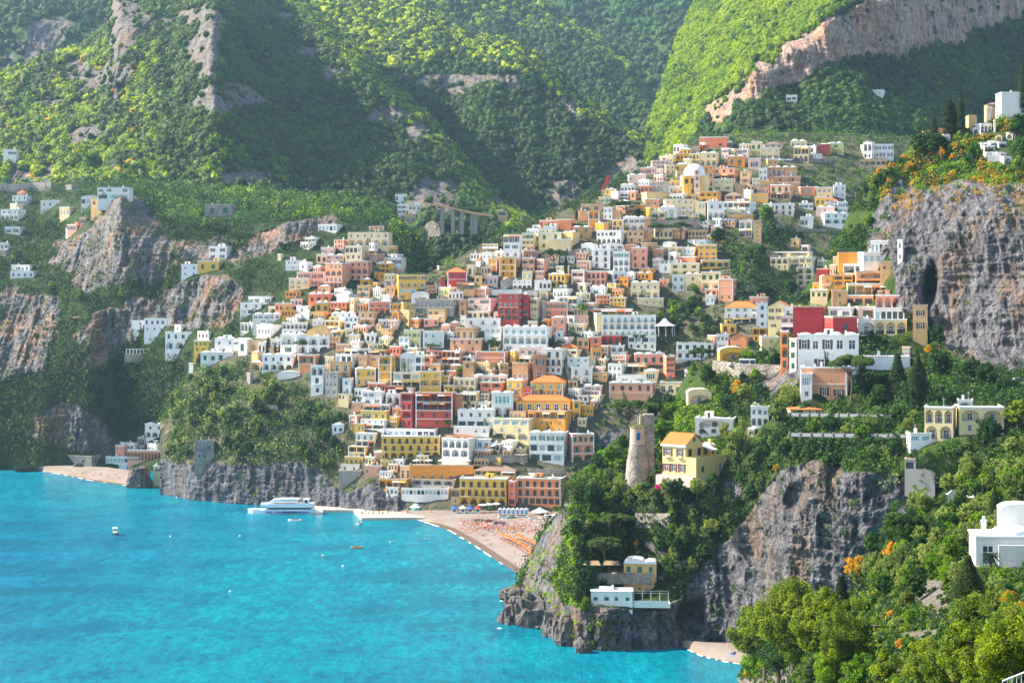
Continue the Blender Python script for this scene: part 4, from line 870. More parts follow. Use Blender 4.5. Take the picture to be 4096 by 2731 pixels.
TOWN = """
# 1000 900 3.36 fornillo_hill+town_hill
1310 100 1900 280 C w6a5 x 0 | wide cream house with an arcaded ground storey topping the western house cluster
1275 290 1580 480 C g4w3 f
910 0 1250 90 W g5 f 0
735 175 930 240 W w3 f
675 240 880 315 W a3 f
1600 250 1715 345 W w2 f
1770 290 1980 400 Y w3 f 14
1520 395 1800 480 B w4 f
1800 390 2055 460 W w3 x
1690 445 2085 545 W w5 f
475 475 700 610 W w2w1 x 14 | white two-storey house with a roof terrace left of the long pink arcaded hotel
660 495 835 620 W w1 x
635 640 1000 830 P w4w4 f 0
1005 520 1330 850 P w4a3b4g4 f 0 | long peach pink hotel with arcaded loggias and white terraces below the cream house
1335 490 1625 740 P w3a3b3 f 10
520 720 830 870 C b3w3 f 0
780 930 1110 1060 S w3 d 0 | salmon house with white pilasters and little roof domes on the western slope
370 400 445 475 C w2 f
1480 740 1650 840 O w1 d
1650 780 1755 860 O w1 f
1440 820 1645 985 T w2w2 f 14
1650 860 1810 970 W a3 f
1130 870 1360 960 W w2 d
1160 940 1440 1050 W s2 d
1955 670 2360 1010 Y w6b4g3w3 x -8 | tall pale yellow hotel with white awnings under the wooded ravine
880 1050 1080 1180 Y w2 d 0
1075 1040 1340 1190 S w4p3 f 14
1340 990 1440 1190 C w2w2 f
1440 1060 1600 1150 T b3 f
1590 1035 1890 1185 S b3a4 f 0
1470 1000 1675 1050 W w3 f
620 1095 830 1190 W w1 f
850 1180 1050 1290 O w2 f 22
1090 1190 1470 1285 W w3w2 d 0
1460 1175 1720 1340 T w2a1 f 0
430 1320 760 1480 W a6w4 f 0 | white house with a row of pointed arched windows above the domed roofs
485 1250 745 1320 W w3 x
1000 1290 1280 1440 Y w3p3 f 0
1270 1240 1475 1380 W w3a2 f
770 1340 1100 1560 T n0s2 g 0 | tan gabled chapel with a wide front among white houses
100 1370 430 1490 W w4 d
840 1280 1000 1345 W s2 f
700 1180 850 1260 W n0 f
460 1480 780 1566 W w3 d
780 1480 1050 1566 W p2 f
1280 1400 1410 1500 C w1 f
1100 1420 1280 1500 C p2 f
1540 1470 1700 1566 W s2 f
1900 1170 2040 1310 O a1 f 0
2030 1050 2110 1310 O n0w1n0 f -14 | slim ochre bell tower with white edges
1700 1340 1800 1420 T s1 f
# 1600 900 3.36 town_hill
615 570 900 830 R w2n0 t -6 | red villa with an orange tiled roof standing alone at the ravine edge
545 700 620 830 R n0 f 0
900 550 1020 700 C w1 f
1020 440 1110 560 W n0 t
1105 380 1280 560 W s2w2 f 22
1280 360 1440 455 K w1 f
1180 460 1340 610 O s2w2 f
1335 450 1590 700 O w2w2w2 f 10 | ochre house on a crumbling stone base right of the red villa
1390 130 1640 560 W p3w2b2g2 x 10 | tall white block with a canopied roof terrace on the town skyline
1640 120 1830 355 C w3w3w3 f 14
1640 350 1840 460 S w2 f -10
1640 450 1840 640 P w2w3 f 0
1840 470 2010 640 P b2w2 f
1840 360 1960 460 T g1 f
1865 110 2200 330 C w2w2 f 0
2000 200 2340 385 C n0w3 f 10
2000 665 2300 840 Y b4a2 d 0 | yellow villa with two arches under a shallow white roof beside the umbrella pine
2060 860 2330 1000 W w4 x
1290 700 1560 870 G s1s1 g -20 | small grey white church with a dark tiled gable
1000 690 1130 880 T w1n0 f
760 780 1000 950 T p3n0 f 0 | stone terrace house with a vine pergola below the red villa
150 890 390 1050 W s2 v 0 | white house with a curved barrel gable beside the yellow hotel
205 1010 790 1210 G b9w5 f 0 | long grey stone house with a row of green balcony doors
790 1010 915 1230 B s1w1 f 14
920 985 1310 1170 K w4s3 x 0
1315 930 1660 1375 R w4b4a3g3n0 f 0 | crimson hotel with white balcony bands in the town centre
1655 940 1750 1290 R s1w1b1a1 d 14
1230 870 1640 945 W n0 x 0
1750 990 1890 1265 C w2w2s2 f
1640 880 1850 985 W n0 v 0
1870 880 1990 1020 C a1 v 0
2020 1020 2210 1110 W w3 f
370 1140 680 1300 T w3s2 f
0 1150 200 1320 T s2a1 f
500 560 540 600 C n0 f
# 1800 1100 3.618 town_hill
1500 200 1790 300 W w3 x 0
1520 320 1940 510 W p5w3 f 0 | white house with a long pale canopy roof below the yellow villa
1310 380 1385 640 G n0 f -14
1375 400 1740 600 S w4w3 f 0
150 600 240 730 W s1 f
250 530 630 640 C w4 f 0
220 635 730 810 W b3a2 f 0
630 530 720 700 K s1 v 0
1470 620 1700 860 P w2w2 d 10 | peach pink house with two shuttered storeys right of the crimson hotel
1700 600 1860 715 W w1 f
1710 715 2020 840 C w2 f 22
1340 640 1470 750 O p1 f
765 760 1480 1120 W b6a6w4 d 0 | long white hotel with black windows and shallow arches under the crimson hotel
500 760 765 935 W g3n0 f 0
500 930 765 1000 W w2 f
75 770 450 935 B b3 f 0
0 700 150 800 B w1 d
0 870 75 940 W a1 f
0 930 495 1110 P w4w2 f 8 | peach house with white quoins and small white awnings
370 1115 870 1275 S w4w3 f 0
870 1100 985 1270 Y s1s1 f
1000 1050 1325 1180 K w3 d 8
1375 1080 1670 1430 W b2b3w3 d 0 | narrow white three-storey house left of the long stair alley
180 1180 380 1260 W g2 f
180 1260 380 1490 B w1n0 f 14
380 1270 690 1380 T w5 f
500 1380 700 1490 B w2 f
690 1290 845 1480 B w2w1 f -14
900 1280 1210 1530 B n0b3 f 0 | broad brown stone house with white balcony doors
1200 1160 1385 1530 B w1b1 f 0
1000 1180 1200 1285 W p2 f
1530 820 1660 915 W w1 f
1520 910 1840 1000 W a1 f
1570 990 1880 1190 C w3w3 t 0 | cream house with a flat orange roof beside the stair alley
1900 830 2150 935 W w3 f
2030 900 2190 1085 S b1s1 f 0
1840 920 2030 1060 T w2 f
2050 1070 2200 1210 O w1 f 0 | small orange house with yellow corner strips
1650 1090 1930 1210 C g2w2 f
1700 1200 2010 1345 W w3w1 f 0
2010 1190 2120 1340 T w1 f
1750 1340 2090 1570 W b2a2 f 8 | white house with blue balcony rails over two arches
2090 560 2200 840 C n0n0 f -14
# 2200 700 3.36 town_hill
415 395 740 500 T w2 f 10
385 490 520 620 T n0 f
515 490 680 700 O a2n0 f 0 | mustard house with two white arched windows near the top of the ridge
75 605 330 740 S n0 f 0
720 445 880 600 W g2w2 f 0
840 490 970 610 T n0 f 14
660 600 835 680 W a3 q 0
610 655 790 770 O n0 f
300 705 580 860 B w2w1 d 0
835 610 1020 760 Y b2g3 f 0
985 575 1340 750 W w4a3 d 0 | white house with three big arches and a domed roof on the ridge
1270 590 1380 910 B n0w1n0 f 14
630 755 1040 925 W w6a5 f 0
1035 750 1290 915 T w3w2 f 0
150 780 400 940 T s2 d
420 935 640 1080 W n0 d 0
680 910 990 1010 W w3 v 0
570 1000 860 1250 W b2b2b2 f 14 | white stepped house with blue shadowed balconies below the ridge
850 1035 1110 1310 W w3a3a3 f 0 | white house with two arcades over a row of planters
980 915 1230 1010 P n0 q 0
1095 985 1330 1260 P s2w2w2 f 8
1230 920 1450 1150 B a1 f 0
1415 1000 1540 1135 S w1 f
1240 240 1600 410 T s3 f -14
1280 330 1500 440 S w2 f 0
1120 365 1290 560 O n0 q 14
1290 450 1360 590 Y n0 f
1330 410 1420 510 T w1 f
1550 325 1940 560 C w5b4b4 x 0 | long cream house with a grey parapet in the upper town
1610 265 1870 335 W w4 f
1360 490 1610 600 C w2 f
1470 440 1740 610 W a2 d 14
1950 370 2120 590 C w3w3 f
2120 365 2345 610 W w2a3 f 0
1905 270 2100 360 T w3 f
2100 270 2330 375 O w2 f 14
1540 160 1800 250 W w1 f 14
1640 190 1910 265 T w3 f
1380 100 1650 245 G n0 f 0
950 140 1160 240 W s4 d 0
1080 220 1190 335 P w1 f
820 230 960 320 W n0 f
290 1285 520 1490 K w2a1 f 0
495 1300 795 1490 P b4w4 f 0 | peach palazzo with four tall shuttered windows below the stepped white house
370 1460 560 1566 K w1 f
795 1300 1020 1430 W w2 f -14
1520 890 1730 980 W n0 v
1510 975 1790 1065 C a3 f 0
1790 980 1980 1080 W w3 f
1990 940 2270 1160 Y w3b3a3 f 0 | yellow house with green shutters at the wooded edge of the upper town
2040 1150 2420 1260 Y w4 f 0
1590 1055 1760 1180 W w1 d
1680 1105 2060 1190 S n0 f
1620 1190 2050 1360 C w3a3 f 10
1470 1200 1680 1320 W w1 f
1640 1350 1830 1566 W w2w2 f 0
1820 1340 2050 1566 C w1a1 d 0
2030 1310 2352 1566 C w3a2 f 0
1860 870 2240 945 W w1 x
1200 1265 1430 1340 O w1 f
680 1010 860 1060 W s2 f
# 2300 1100 3.618 town_hill
810 115 1255 340 C w4a4 d 8 | cream villa with four arches and four small awnings above the gardens
905 340 1320 450 C s4 f 8
390 590 1170 885 W b8a8b9 f 0 | large white hotel with three rows of white balcony partitions
270 500 870 590 S p5 f 0
385 880 685 1035 R a3 f 0 | deep pink house with three white arched windows
385 1030 520 1200 P b2a1 f 0
515 1030 730 1200 W a2n0 f 0
770 885 1210 1080 W g4w4 f 0
1470 980 2040 1225 W b5b5 x 8 | white hotel block with planters on its flat roof beside the lone pine
1290 1180 1450 1510 S w2w2w2b1 f -14
865 1150 1300 1300 P w4 d 0
740 1290 1120 1410 T p3 f 0
480 1300 740 1510 W w3a3 f 0
320 1220 500 1300 C w3 f
1000 1390 1230 1540 C w1 d 14
600 1440 1040 1566 W w2 v 0
1590 1380 1640 1566 W w1w1 f
1740 1390 1840 1566 T w1 f
# 2300 1500 3.618 town_hill
500 120 1190 400 P w5n0 d 0 | peach pink villa with white pilasters just above the umbrella pine
1230 110 1640 300 C w3 f 0
# 2800 500 3.36 town_hill+right_mountain
0 170 410 300 S n0w2 f 14 | salmon house at the top left corner of the upper town
0 250 120 350 S p2 f
210 225 430 295 W p3 f
290 320 430 455 K w2w2 f
390 330 510 455 C w2 f
500 330 690 450 K w3w2 f
685 235 860 355 C w2 f 14
860 225 1105 325 K w3 q 0
810 310 1100 470 C s3w3 f 8 | pale cream villa with a glazed loggia in the upper town
1215 220 1470 305 C w3 d 14
1265 300 1520 500 C p2a3 d 0 | cream house with two tall arches above the retaining wall
1470 290 1600 395 W w1 f
1520 400 1640 500 W w2a1 f 0
1590 265 1775 405 R w1w1 d 14 | red house beside a lemon yellow one in the upper town
1740 250 1930 395 L w1a1 d 0 | lemon yellow house beside the red one in the upper town
2200 240 2360 470 W a2w2 f
0 380 275 550 C w3a3 d 14
370 430 650 560 O w2 d 14
650 455 840 600 K w1 f 14
190 580 540 740 P w3p3 x 0
540 630 710 790 T w1w4 f
165 735 500 890 C s2w2 f 14
470 805 625 910 B w1 f
590 880 730 990 W n0 f
790 590 915 760 W w2w2 f 0 | slim white house left of the long brown stone house in the upper town
910 575 1330 745 B w5 d 0
1000 700 1390 850 B w2n0 f 14
950 810 1280 1000 P b3p3 f 0 | peach pink villa with three balcony windows on the garden terraces
1350 840 1600 950 S w3 f 0
1570 845 1820 1000 C w3w2 f 0
1800 815 1975 980 W w2w2 f
1545 975 1710 1115 Y s2 f 14
1700 975 1855 1110 W w3w3 t 0
1855 1040 1995 1190 W w2w2 f
1570 1110 1850 1260 K w1n0 d 14
1670 1195 1995 1390 W w3a3n0 d 0 | white three-storey house with big arches over the road wall of the upper town
2030 1190 2352 1310 K w2 d 0
990 1065 1310 1210 W b3b3 f 0
850 1065 995 1120 W n0 f
1340 1060 1540 1130 W w3 f
1350 1240 1550 1380 W w3 f 14
340 900 570 1060 P g2b3 q 0
0 900 310 1050 O w3w2 f
310 1040 770 1180 W p5w4 f
360 1140 600 1270 C s4w2 f
380 1210 770 1300 O w3 f 0
720 1290 845 1580 T w1w1w1w1w1 f 0 | tall narrow tan house of five storeys on the wooded slope
530 1290 730 1500 W a2p2 f 0
100 600 200 740 O w1 f
# 2735 700 1 town_hill
0 5 75 85 Y w3w1 f 0
# 2800 900 3.36 town_hill
930 370 1545 455 C a2w4 f 0
950 450 1260 600 C a3w3 f 0
1255 445 1585 590 C w3a3 f 0
1300 575 1560 890 C a2a2a2a1 f 14 | tall pale hotel wing with stacked arched loggias above the dark ravine trees
1580 480 1790 590 C a2 f 0
1365 280 1505 370 K g1 f
1225 190 1370 300 T s1 f 22
250 735 510 1020 P n0n0s2 f 0 | coral pink house with white framed panels beside the dark ravine trees
70 865 265 960 P b2 f 0
80 950 225 1070 W w2 f
-60 720 110 880 C a2 f
670 975 955 1090 P w2 f 0
335 1025 820 1310 W w4b4p4 t 0 | white villa with an orange tiled roof and blue shutters left of the big red wall
760 1060 930 1380 W w1w1w1 f
290 1330 490 1480 Y w2 x 0
# 2750 1150 2.476 promontory+town_hill
200 480 300 600 P w2 f
290 470 430 620 W w3w1 f 0
425 445 640 615 S n0w1 g 0 | reddish gabled house above the yellow arched one
320 590 590 720 Y a1 v 0 | yellow house with one great arch beside the parked bus
650 405 820 540 O p2w2 f 0
735 500 915 640 C w1w1 f 0
800 130 1060 410 C w3w3w2 g 14 | cream house with an orange gable roof left of the big red wall
960 205 1130 300 W w2 f
1050 215 1200 330 W w2 f
930 290 1110 440 W w2p1 f 10
925 440 1015 825 S a1a1w1 f 0 | narrow salmon house with tall arched windows left of the great white house
1010 515 1110 830 W w1w1w1 f 14
1050 195 1400 500 R n0 f 14
1400 300 1690 490 R s1 f -10
1400 205 1690 300 W w2 f 0
1560 85 1870 200 P g3 f 0
1870 85 2150 215 P a3 f 0 | pink house with two wide arches high under the great cliff
1690 200 1865 330 K w1 f 0
1860 213 2235 330 W g6 f 0
1690 325 1865 470 W a1 f 0
1860 325 2235 465 C a3 f 0
2235 185 2405 570 T w1w1n0 f 0 | plain tan tower house against the foot of the great cliff
2130 600 2240 690 G n0 f
1125 800 1665 1110 P n0w3 f 16 | peach house with a plain upper wall below the great white house
1125 865 1265 1110 W g1w1 f 0
1020 1185 1330 1255 C w4 t 0 | low cream annex with a flowering tiled roof in front of the peach house
1770 685 2245 815 W n0 x 0 | long white terrace wall right of the great white house
630 1190 840 1370 W w3a3 f 0 | white two-storey house with small arches among the headland olive trees
80 1305 530 1460 W a1w3 f 0 | low white house with blue doors above the yellow villa
5 1005 240 1150 C a1 v 0 | cream house with one wide arched window and a curved roof
1100 480 1745 835 W w5w4 d 10 | great white house with domed roof behind the round pine
600 1410 700 1470 C w1 f
# 3096 900 3.36 promontory
870 370 1200 560 O n0 x 0 | ochre house with a stained wall and a white frame on its roof terrace
1310 225 1670 385 W g5 f 0 | white glazed house highest against the great cliff
1665 215 1765 490 W w1w1 f
1200 380 1690 510 W g6 f 0
800 440 950 570 C w3 f 14
750 550 885 690 K w2 f
575 600 765 790 R n0 f 14
1430 500 1690 645 T s2 f 0
940 540 1340 650 W p2 f
1110 635 1690 805 T a1p3 f 0 | tan house with a dark band and air conditioners under the cliff
810 680 1110 810 O g2a2 f 14
1000 800 1690 955 C p6 f 0
640 670 800 890 T w1w1 v 0
495 880 790 1100 C w3n0 f 0
785 890 1005 1100 B w1s1 f 0
520 790 650 890 O w1 f
# 1300 1300 3.618 town_hill
1140 80 1415 330 L w4a1 f 0 | bright lemon yellow house in the middle of the town
1070 170 1270 360 W g2w2 x 0
590 130 750 260 W w2 f
1415 90 1720 340 W w3w3 x 0
1720 110 1890 190 W a2 f 0
280 350 710 440 W p4 f 0 | white restaurant terrace with long pale awnings
630 370 960 450 B p3 f 0
150 430 480 660 W g3b2 f 0
480 440 630 660 T s2n0 f 0
625 450 1010 630 T w2n0 f 14
770 460 1010 900 O a1w1n0w1 f 14
0 470 110 720 C w2w1 f
110 540 390 810 T b2a2 f 0
400 640 730 890 Y w4w3 d -10 | yellow house with green windows and an orange side wall
1085 400 1300 690 W a2 v 8
1220 445 1480 680 W g3g3 f 0
1415 445 1605 680 S w1w1 f 0
1500 575 1730 720 B w1 d 0
1365 680 1715 985 Y w2a2n0 f 0 | amber yellow house with a great arch above the crimson hotel roof
985 690 1380 900 C g3p3 f 0
0 690 250 1030 G w3w3w2 f 0 | tall grey stone house at the western edge of the lower town
250 780 400 1000 W w1w1 f
620 840 930 990 P p2 f 0
890 890 1140 1010 R p2 f 0
880 1000 1115 1170 W a2 f 0
530 970 890 1140 W w3w2 d 0
190 1000 390 1180 C w3n0 x 0 | small cream house with three arched windows over the olive trees
1100 990 1320 1480 R p1b2a1w2 f 0
1310 990 1890 1480 R p5p5w3n0 f 0 | crimson hotel with three dark terraces and parasols on its roof
1880 1000 1980 1310 S n0n0 f 0
560 1150 1010 1260 W p3 f 0
510 1240 970 1380 Y w4 x 0
510 1370 970 1500 W w4p2 x 0
100 1450 290 1566 W w2 d 0 | small white house with a wavy roof among the trees of the headland
1690 380 2050 560 P p4p3 f 0 | pink restaurant building with diners on its terraces
1940 1350 2000 1480 G n0 f
# 1800 1500 3.618 town_hill
50 50 440 260 C b4a3 f 0
180 250 425 510 C p2w2 f 0
350 10 835 120 K w4 d 0 | pale pink house with shallow domes above two salmon arches
440 110 820 250 S a2w1 f 0
820 80 1130 300 Y b2w1 d 0
1015 165 1185 310 S w1w1 v 0
1170 10 1710 310 Y b4w4 t 0 | deep yellow house with a brown and orange tiled roof
600 265 915 610 W g1a2 d 0 | white house with two tall arches left of the long yellow hotel
955 295 1780 540 Y b6 t 0 | long yellow hotel with an orange tiled roof and white quoins
1780 375 1890 650 Y w1a1 f 0
1130 530 1775 840 O p5w4w3 f 0 | ochre wing with a vine pergola under the long yellow hotel
110 510 680 770 W w4g4 d 0 | white house with shallow domes and olive awnings right of the crimson hotel
50 750 640 870 W s4 f 0
620 640 1250 930 C g4b2a3 f 0 | cream house with orange awnings and two wide arches
1150 840 1725 1260 W w4g4g3 d 0 | white house with three glazed storeys above the beach gardens
1715 865 2090 1260 P w4a2a2 f -10 | pale peach house with stone panels and arched windows above the beach gardens
400 400 615 515 W p2 f 0
-120 930 385 1310 W a4a3n0 f 0
-130 865 390 940 W n0 t 0 | white arcaded hotel with an orange tiled roof above the long beach terrace
380 930 610 1090 W w2 x 0
600 1000 760 1090 W p2 f 0
350 1320 990 1520 T p3n0 q 0 | brown tented roof restaurant behind the beach hotels
1140 1430 1290 1510 C w2 f 0
# 1350 1650 3.618 town_hill
635 350 1480 660 Y b8b7a7 f 0 | wide yellow hotel with three rows of open balconies above the landing pier
630 245 1490 360 W g9 f 0
260 300 600 500 W b3p3 x 0
150 490 500 660 Y p2g3 x 0
100 640 400 770 Y b4 x 0
45 750 350 860 W w2 x 0
20 850 340 1020 G s2n0 f 0
905 780 1060 960 C b2 f 0
1045 770 1970 980 O n0b7 u 0 | long orange beach hotel under a terrace of white parasols
600 970 1080 1110 O p4 f 0
1075 975 1760 1120 G a4w2 f 0
920 1105 1650 1290 W g12n0 f 0 | glazed white restaurant veranda with a green roof above the harbour path
1640 1110 1780 1330 T p1w1 f 0
1765 965 2490 1340 Y b6b7a5 f 0 | yellow beachfront hotel with arcades at beach level
2470 1000 2620 1340 S w1w1g1 f 0
2590 960 3310 1340 S b6b6g7 f 0 | coral orange beachfront hotel with white window frames
700 1090 920 1200 W w3 f 0
# 500 1150 2.613 fornillo_hill+town_hill
195 330 520 470 W w5s4 f 10 | white villa with a small domed turret under the western cliff
515 395 640 465 W w1 f
70 350 205 450 W n0 f
415 470 745 645 W w4a3 f 0 | white villa with three arches left of the western cypress
750 465 985 545 W w3 f
715 560 965 675 Y w4w3 f 0
1285 100 1575 180 W w4 f 0
1205 165 1425 280 W w2g3 f 0
1500 205 1600 265 W a1 f
1330 285 1660 385 W w5w4 d 10 | sprawling white domed villa at the western end of the town
1205 375 1370 455 W a3 f
935 540 1180 690 W w2w1 d 10
1120 530 1315 640 W a1w1 v
1180 560 1330 700 W w1 f
790 685 1130 785 W w4 d 0
1290 555 1445 660 T n0 f 14
1390 585 1495 700 W w2 f
1620 500 1815 700 W a1w1 d 0
1800 515 2135 690 W a3a3 f 0
1370 400 1650 500 W w4 d
1430 710 1785 865 W w4a4 d 0 | white villa with four wide arches standing below three cypresses
1810 710 2025 880 S p1n0 f 0
1595 875 1830 955 W n0 v
1320 680 1435 790 T n0 d
1305 790 1430 865 T a1 d
1940 820 2105 1120 W a2b1w1 f 0 | narrow white house with arched balconies at the western edge of the lower town
665 795 740 890 W n0 f
205 1430 445 1566 W w2a3 d 0 | white villa alone above the western beach
1270 900 1340 1000 G s1s1 f
# 0 600 2.296 fornillo_hill+mountain_ridge
30 0 150 55 W w3 f 0 1420
110 425 265 500 W w3a5 f 0
155 370 240 440 C w2 t 0
370 470 575 530 W w3 f 0
0 550 205 640 W w3a4 f 0 | white arcaded house at the left edge of the hillside
85 500 205 560 C s2 f
745 415 915 500 W g4 v 0
895 345 1190 455 W w4g3 x 0 | white two-storey villa on the shoulder beside the left hillside cliff
830 450 990 590 T w2n0 f
40 710 205 775 W w2 f 0
0 855 75 925 W w2 f 0
0 925 75 975 G w2 f
100 1060 295 1120 W w4 f 0
90 1118 335 1175 W w4 f 0
1880 505 2135 610 G w2 f 0 | grey flat-roofed house among the trees of the middle hillside
1665 1055 1815 1165 W w2w2 f 0
1815 1025 2035 1115 Y w2 f 0 | yellow house on the ledge above the orange streaked cliff
1915 890 2105 1010 W w2w2 f 0
540 530 700 620 C w3 f
610 690 760 750 P w2 f
730 625 800 690 P w1 f
600 725 675 790 W n0 f
600 330 710 360 G w3 f
# 0 1600 2.296 fornillo_hill
1265 345 1365 415 G a2 f
1055 420 1175 525 P w2w1 f 0
1095 395 1315 465 W w3 f
1165 465 1505 560 P a10 f 0 | low peach arcaded hotel above the western beach
1345 405 1515 480 W s4 f
965 525 1305 635 W g9n0 f 0 | white beach restaurant with a pale green roof
550 515 915 605 G s2 f 0 | low grey concrete block beside the western beach
1405 610 1515 670 C w1 f 0 940
# 1500 700 1.68 fornillo_hill+mountain_ridge
135 130 215 185 W w3 x 0
150 200 245 265 W w3w3 f 0
225 205 305 278 W w3w2 f 0
200 268 285 330 T w2 f 0
825 243 892 312 T g1w1 f 0 | small tan house at the end of the ravine viaduct
700 478 735 505 W a1 f 0
1215 262 1260 298 W w1 f 0 1380
1255 248 1305 298 W w2 f 0 1380
1305 262 1345 298 W w1 f 0 1380
# 3396 200 3.36 right_mountain+town_hill
280 545 515 618 W w2 f 0
200 1265 600 1460 W w5w4 x 0 | white arcaded villa with a roof terrace at the far right of the upper town
150 1475 550 1570 T w5 f 0
# 2400 0 0.7925 right_mountain
590 304 632 322 W w2 f 0
# 3096 1500 2.351 promontory
1425 310 1765 605 C a3a2 f 0
1750 315 2205 560 C a2w2 f 8 | cream villa with balcony arches on the right beside the hillside of olive trees
1730 245 1900 330 W a1 f
1280 560 1480 690 W g2n0 f 0
1240 800 1600 900 G g3 f 0
# 3396 200 3.36 promontory
1780 1240 1885 1310 W a1 v 0
1885 1215 2010 1310 W a1 v 0
2012 1225 2125 1310 W a1 v 0
1820 1300 1960 1375 W p1 f 0
1850 1365 1985 1450 W a1 v 0
1985 1365 2120 1450 W a1 v 0
1870 1430 2080 1500 W n0 f 0
2080 1420 2190 1535 W a1 v 0
1970 1130 2110 1240 C a1 g 0
2050 585 2400 820 W n0 f 0 | large plain grey white house on top of the right hand cliff
1740 1005 1925 1120 W a3 f -10
1670 1040 1740 1130 W a1 v 0
1270 1130 1360 1260 W a1 v 0
1950 955 1985 1110 W n0 f
2120 1125 2240 1200 W a1 f
1610 870 1720 1030 T n0 v 0
1850 790 1940 870 G n0 f
1860 700 2060 800 T w1 q 0
"""
read_town(TOWN)

# small plain houses that fill the crowded rows
TP = [(960,1430),(1150,1200),(1290,1000),(1560,920),(1620,1190),(1760,1150),(1950,1010),(2300,860),(2450,770),(2800,570),(3130,560),(3150,700),(2960,900),(2840,1000),(2830,1150),(2560,1150),(2470,1230),(2330,1250),(2420,1420),(2700,1500),(2420,1560),(2350,1690),(2200,1850),(1560,1990),(1440,1900),(1400,1560),(1200,1480)]
got = 0; tries = 0
while got < 170 and tries < 12000:
    tries += 1; x = rnd.uniform(950, 3120); y = rnd.uniform(600, 1950)
    if not inpoly([x], [y], TP)[0]: continue
    w_ = rnd.uniform(36, 84)*(.85 if y < 900 else 1); h_ = rnd.uniform(24, 40)*(.85 if y < 900 else 1); x0, x1, y0, y1 = x-w_/2, x+w_/2, y-h_, y
    ov = sum(max(0, min(x1, c)-max(x0, a))*max(0, min(y1, d_)-max(y0, b)) for a, b, c, d_, e in RECTS)
    if ov > .3*w_*h_: continue
    n_ = max(1, int(w_/15)); fl_ = rnd.choice(['w%d' % n_, 'w%da%d' % (n_, n_), 'w%dw%d' % (n_, n_), 'b%dw%d' % (n_, n_), 's%d' % n_]) if h_ > 30 else 'w%d' % n_
    building(x0, y0, x1, y1, rnd.choice('WWCCTPYPKOS'), fl_, rnd.choice('fffxxd'), rnd.choice([0, 6, 12, 20, 28])); got += 1

# ------------------------------------------------------------------ single landmarks
def root_at(name, x, y, D, rz=0.0, label=None, cat=None, group=None):
    return tag(empty(name, px(x, y, D), rz), label, cat, group)
def part(root, name, mb, mats, smooth=False, label=None):
    o = link(name, mb.mesh(name, mats if isinstance(mats, list) else [mats], smooth), root)
    if label: o['label'] = label
    return o
def note(x0, y0, x1, y1, D): RECTS.append((x0, y0, x1, y1, D))
def ppm(D): return FP/D

# the round tower with its flared base
D = 566; r_ = root_at('round_tower', 2550, 1845, D, 0, 'round stone watchtower with a flared base and one blue arched window', 'tower')
R = 2.85; TW = plaster('weathered_tower_plaster', (.40, .31, .22), (.13, .10, .08), .9)
mb = MB(); mb.lathe([(R*1.75, -12), (R*1.42, -.5), (R*1.22, 2.4), (R*1.06, 5.2), (R, 6.0)], 28); part(r_, 'base', mb, rubble, True)
mb = MB(); mb.lathe([(R*1.03, 6.0), (R*1.06, 6.25), (R, 6.4), (R*.97, 11.6), (R*1.08, 12.0), (R*1.08, 12.4), (.1, 12.4)], 28); part(r_, 'wall', mb, TW, False)
mb = MB(); mb.box(R*.8, R*2.15, -R*.2, R*1.8, -3, 16.3); part(r_, 'rear_block', mb, rubble)
mb = MB(); mb.box(R*.0, R*.8, .1, .9, 12.3, 14.6); mb.box(R*.0, R*.8, .1, .9, 14.6, 16.0); mb.lathe([(R*.22, 13.0), (R*.22, 15.0), (R*.12, 16.2), (0, 16.4)], 12, R*.4, .1); part(r_, 'niche', mb, TW)
link('window', win_mesh('window', wood_blue, glass), r_, (.1, -R*1.0, 7.6), 0, (1.5, 1, 2.6))
V, F, tn = leaves([(-R*.7, -R*.5, 12.5), (-R*.2, -R*.9, 12.5), (R*.4, -R*.9, 12.4), (-R*.9, .2, 12.5), (R*.8, -R*.5, 12.4)], [1.0]*5, 70, .16, 3, .3)
link('grass_fringe', fast_mesh('grass_fringe', V, F, [LF['near']], None, False, {'tint': tn}), r_); r_.scale = (.88, .88, .93); note(2500, 1650, 2634, 1845, D)

# the pale yellow villa with the orange roof (corner towards the camera)
D = 548; r_ = root_at('villa', 2650, 1896, D, math.radians(-40), 'pale yellow villa with an orange tiled gable roof on the headland', 'villa')
Y_ = plaster('pale_yellow_plaster', (.80, .60, .22), (.5, .36, .18), .25)
W_, d, zz, H = 8.6, 9.8, 9.7, 12.8
mb = MB(); op = facade(mb, W_, zz, [('w', 2), ('w', 3)]); mb.quad((W_,0,0),(W_,d,0),(W_,d,zz),(W_,0,zz)); mb.quad((0,d,0),(0,0,0),(0,0,zz),(0,d,zz)); mb.quad((W_,d,0),(0,d,0),(0,d,zz),(W_,d,zz))
mb.tri((W_,0,zz),(W_,d,zz),(W_,d/2,H)); mb.tri((0,d,zz),(0,0,zz),(0,d/2,H)); part(r_, 'wall', mb, Y_)
for code, uc, zs, ow, oh, rd, fh, k, bay in op: link('window', WIN[0], r_, (uc, rd-.06, zs-.3), 0, (ow, 1, oh+.3)); shutters(1, r_, (uc, 0, zs-.3), (ow, 1, oh+.3)); (k == 0 and link('balcony', BALC[0], r_, (uc, 0, zs-.4), 0, (2.2, .8, 1)))
mb = MB(); o = .45
mb.quad((-o,-o,zz-.1),(W_+o,-o,zz-.1),(W_+o,d/2,H+.15),(-o,d/2,H+.15)); mb.quad((W_+o,d+o,zz-.1),(-o,d+o,zz-.1),(-o,d/2,H+.15),(W_+o,d/2,H+.15)); part(r_, 'roof', mb, tiles)
mb = MB(); mb.box(-.4, W_+.4, -.5, -.01, zz-.75, zz-.15); part(r_, 'cornice', mb, white)
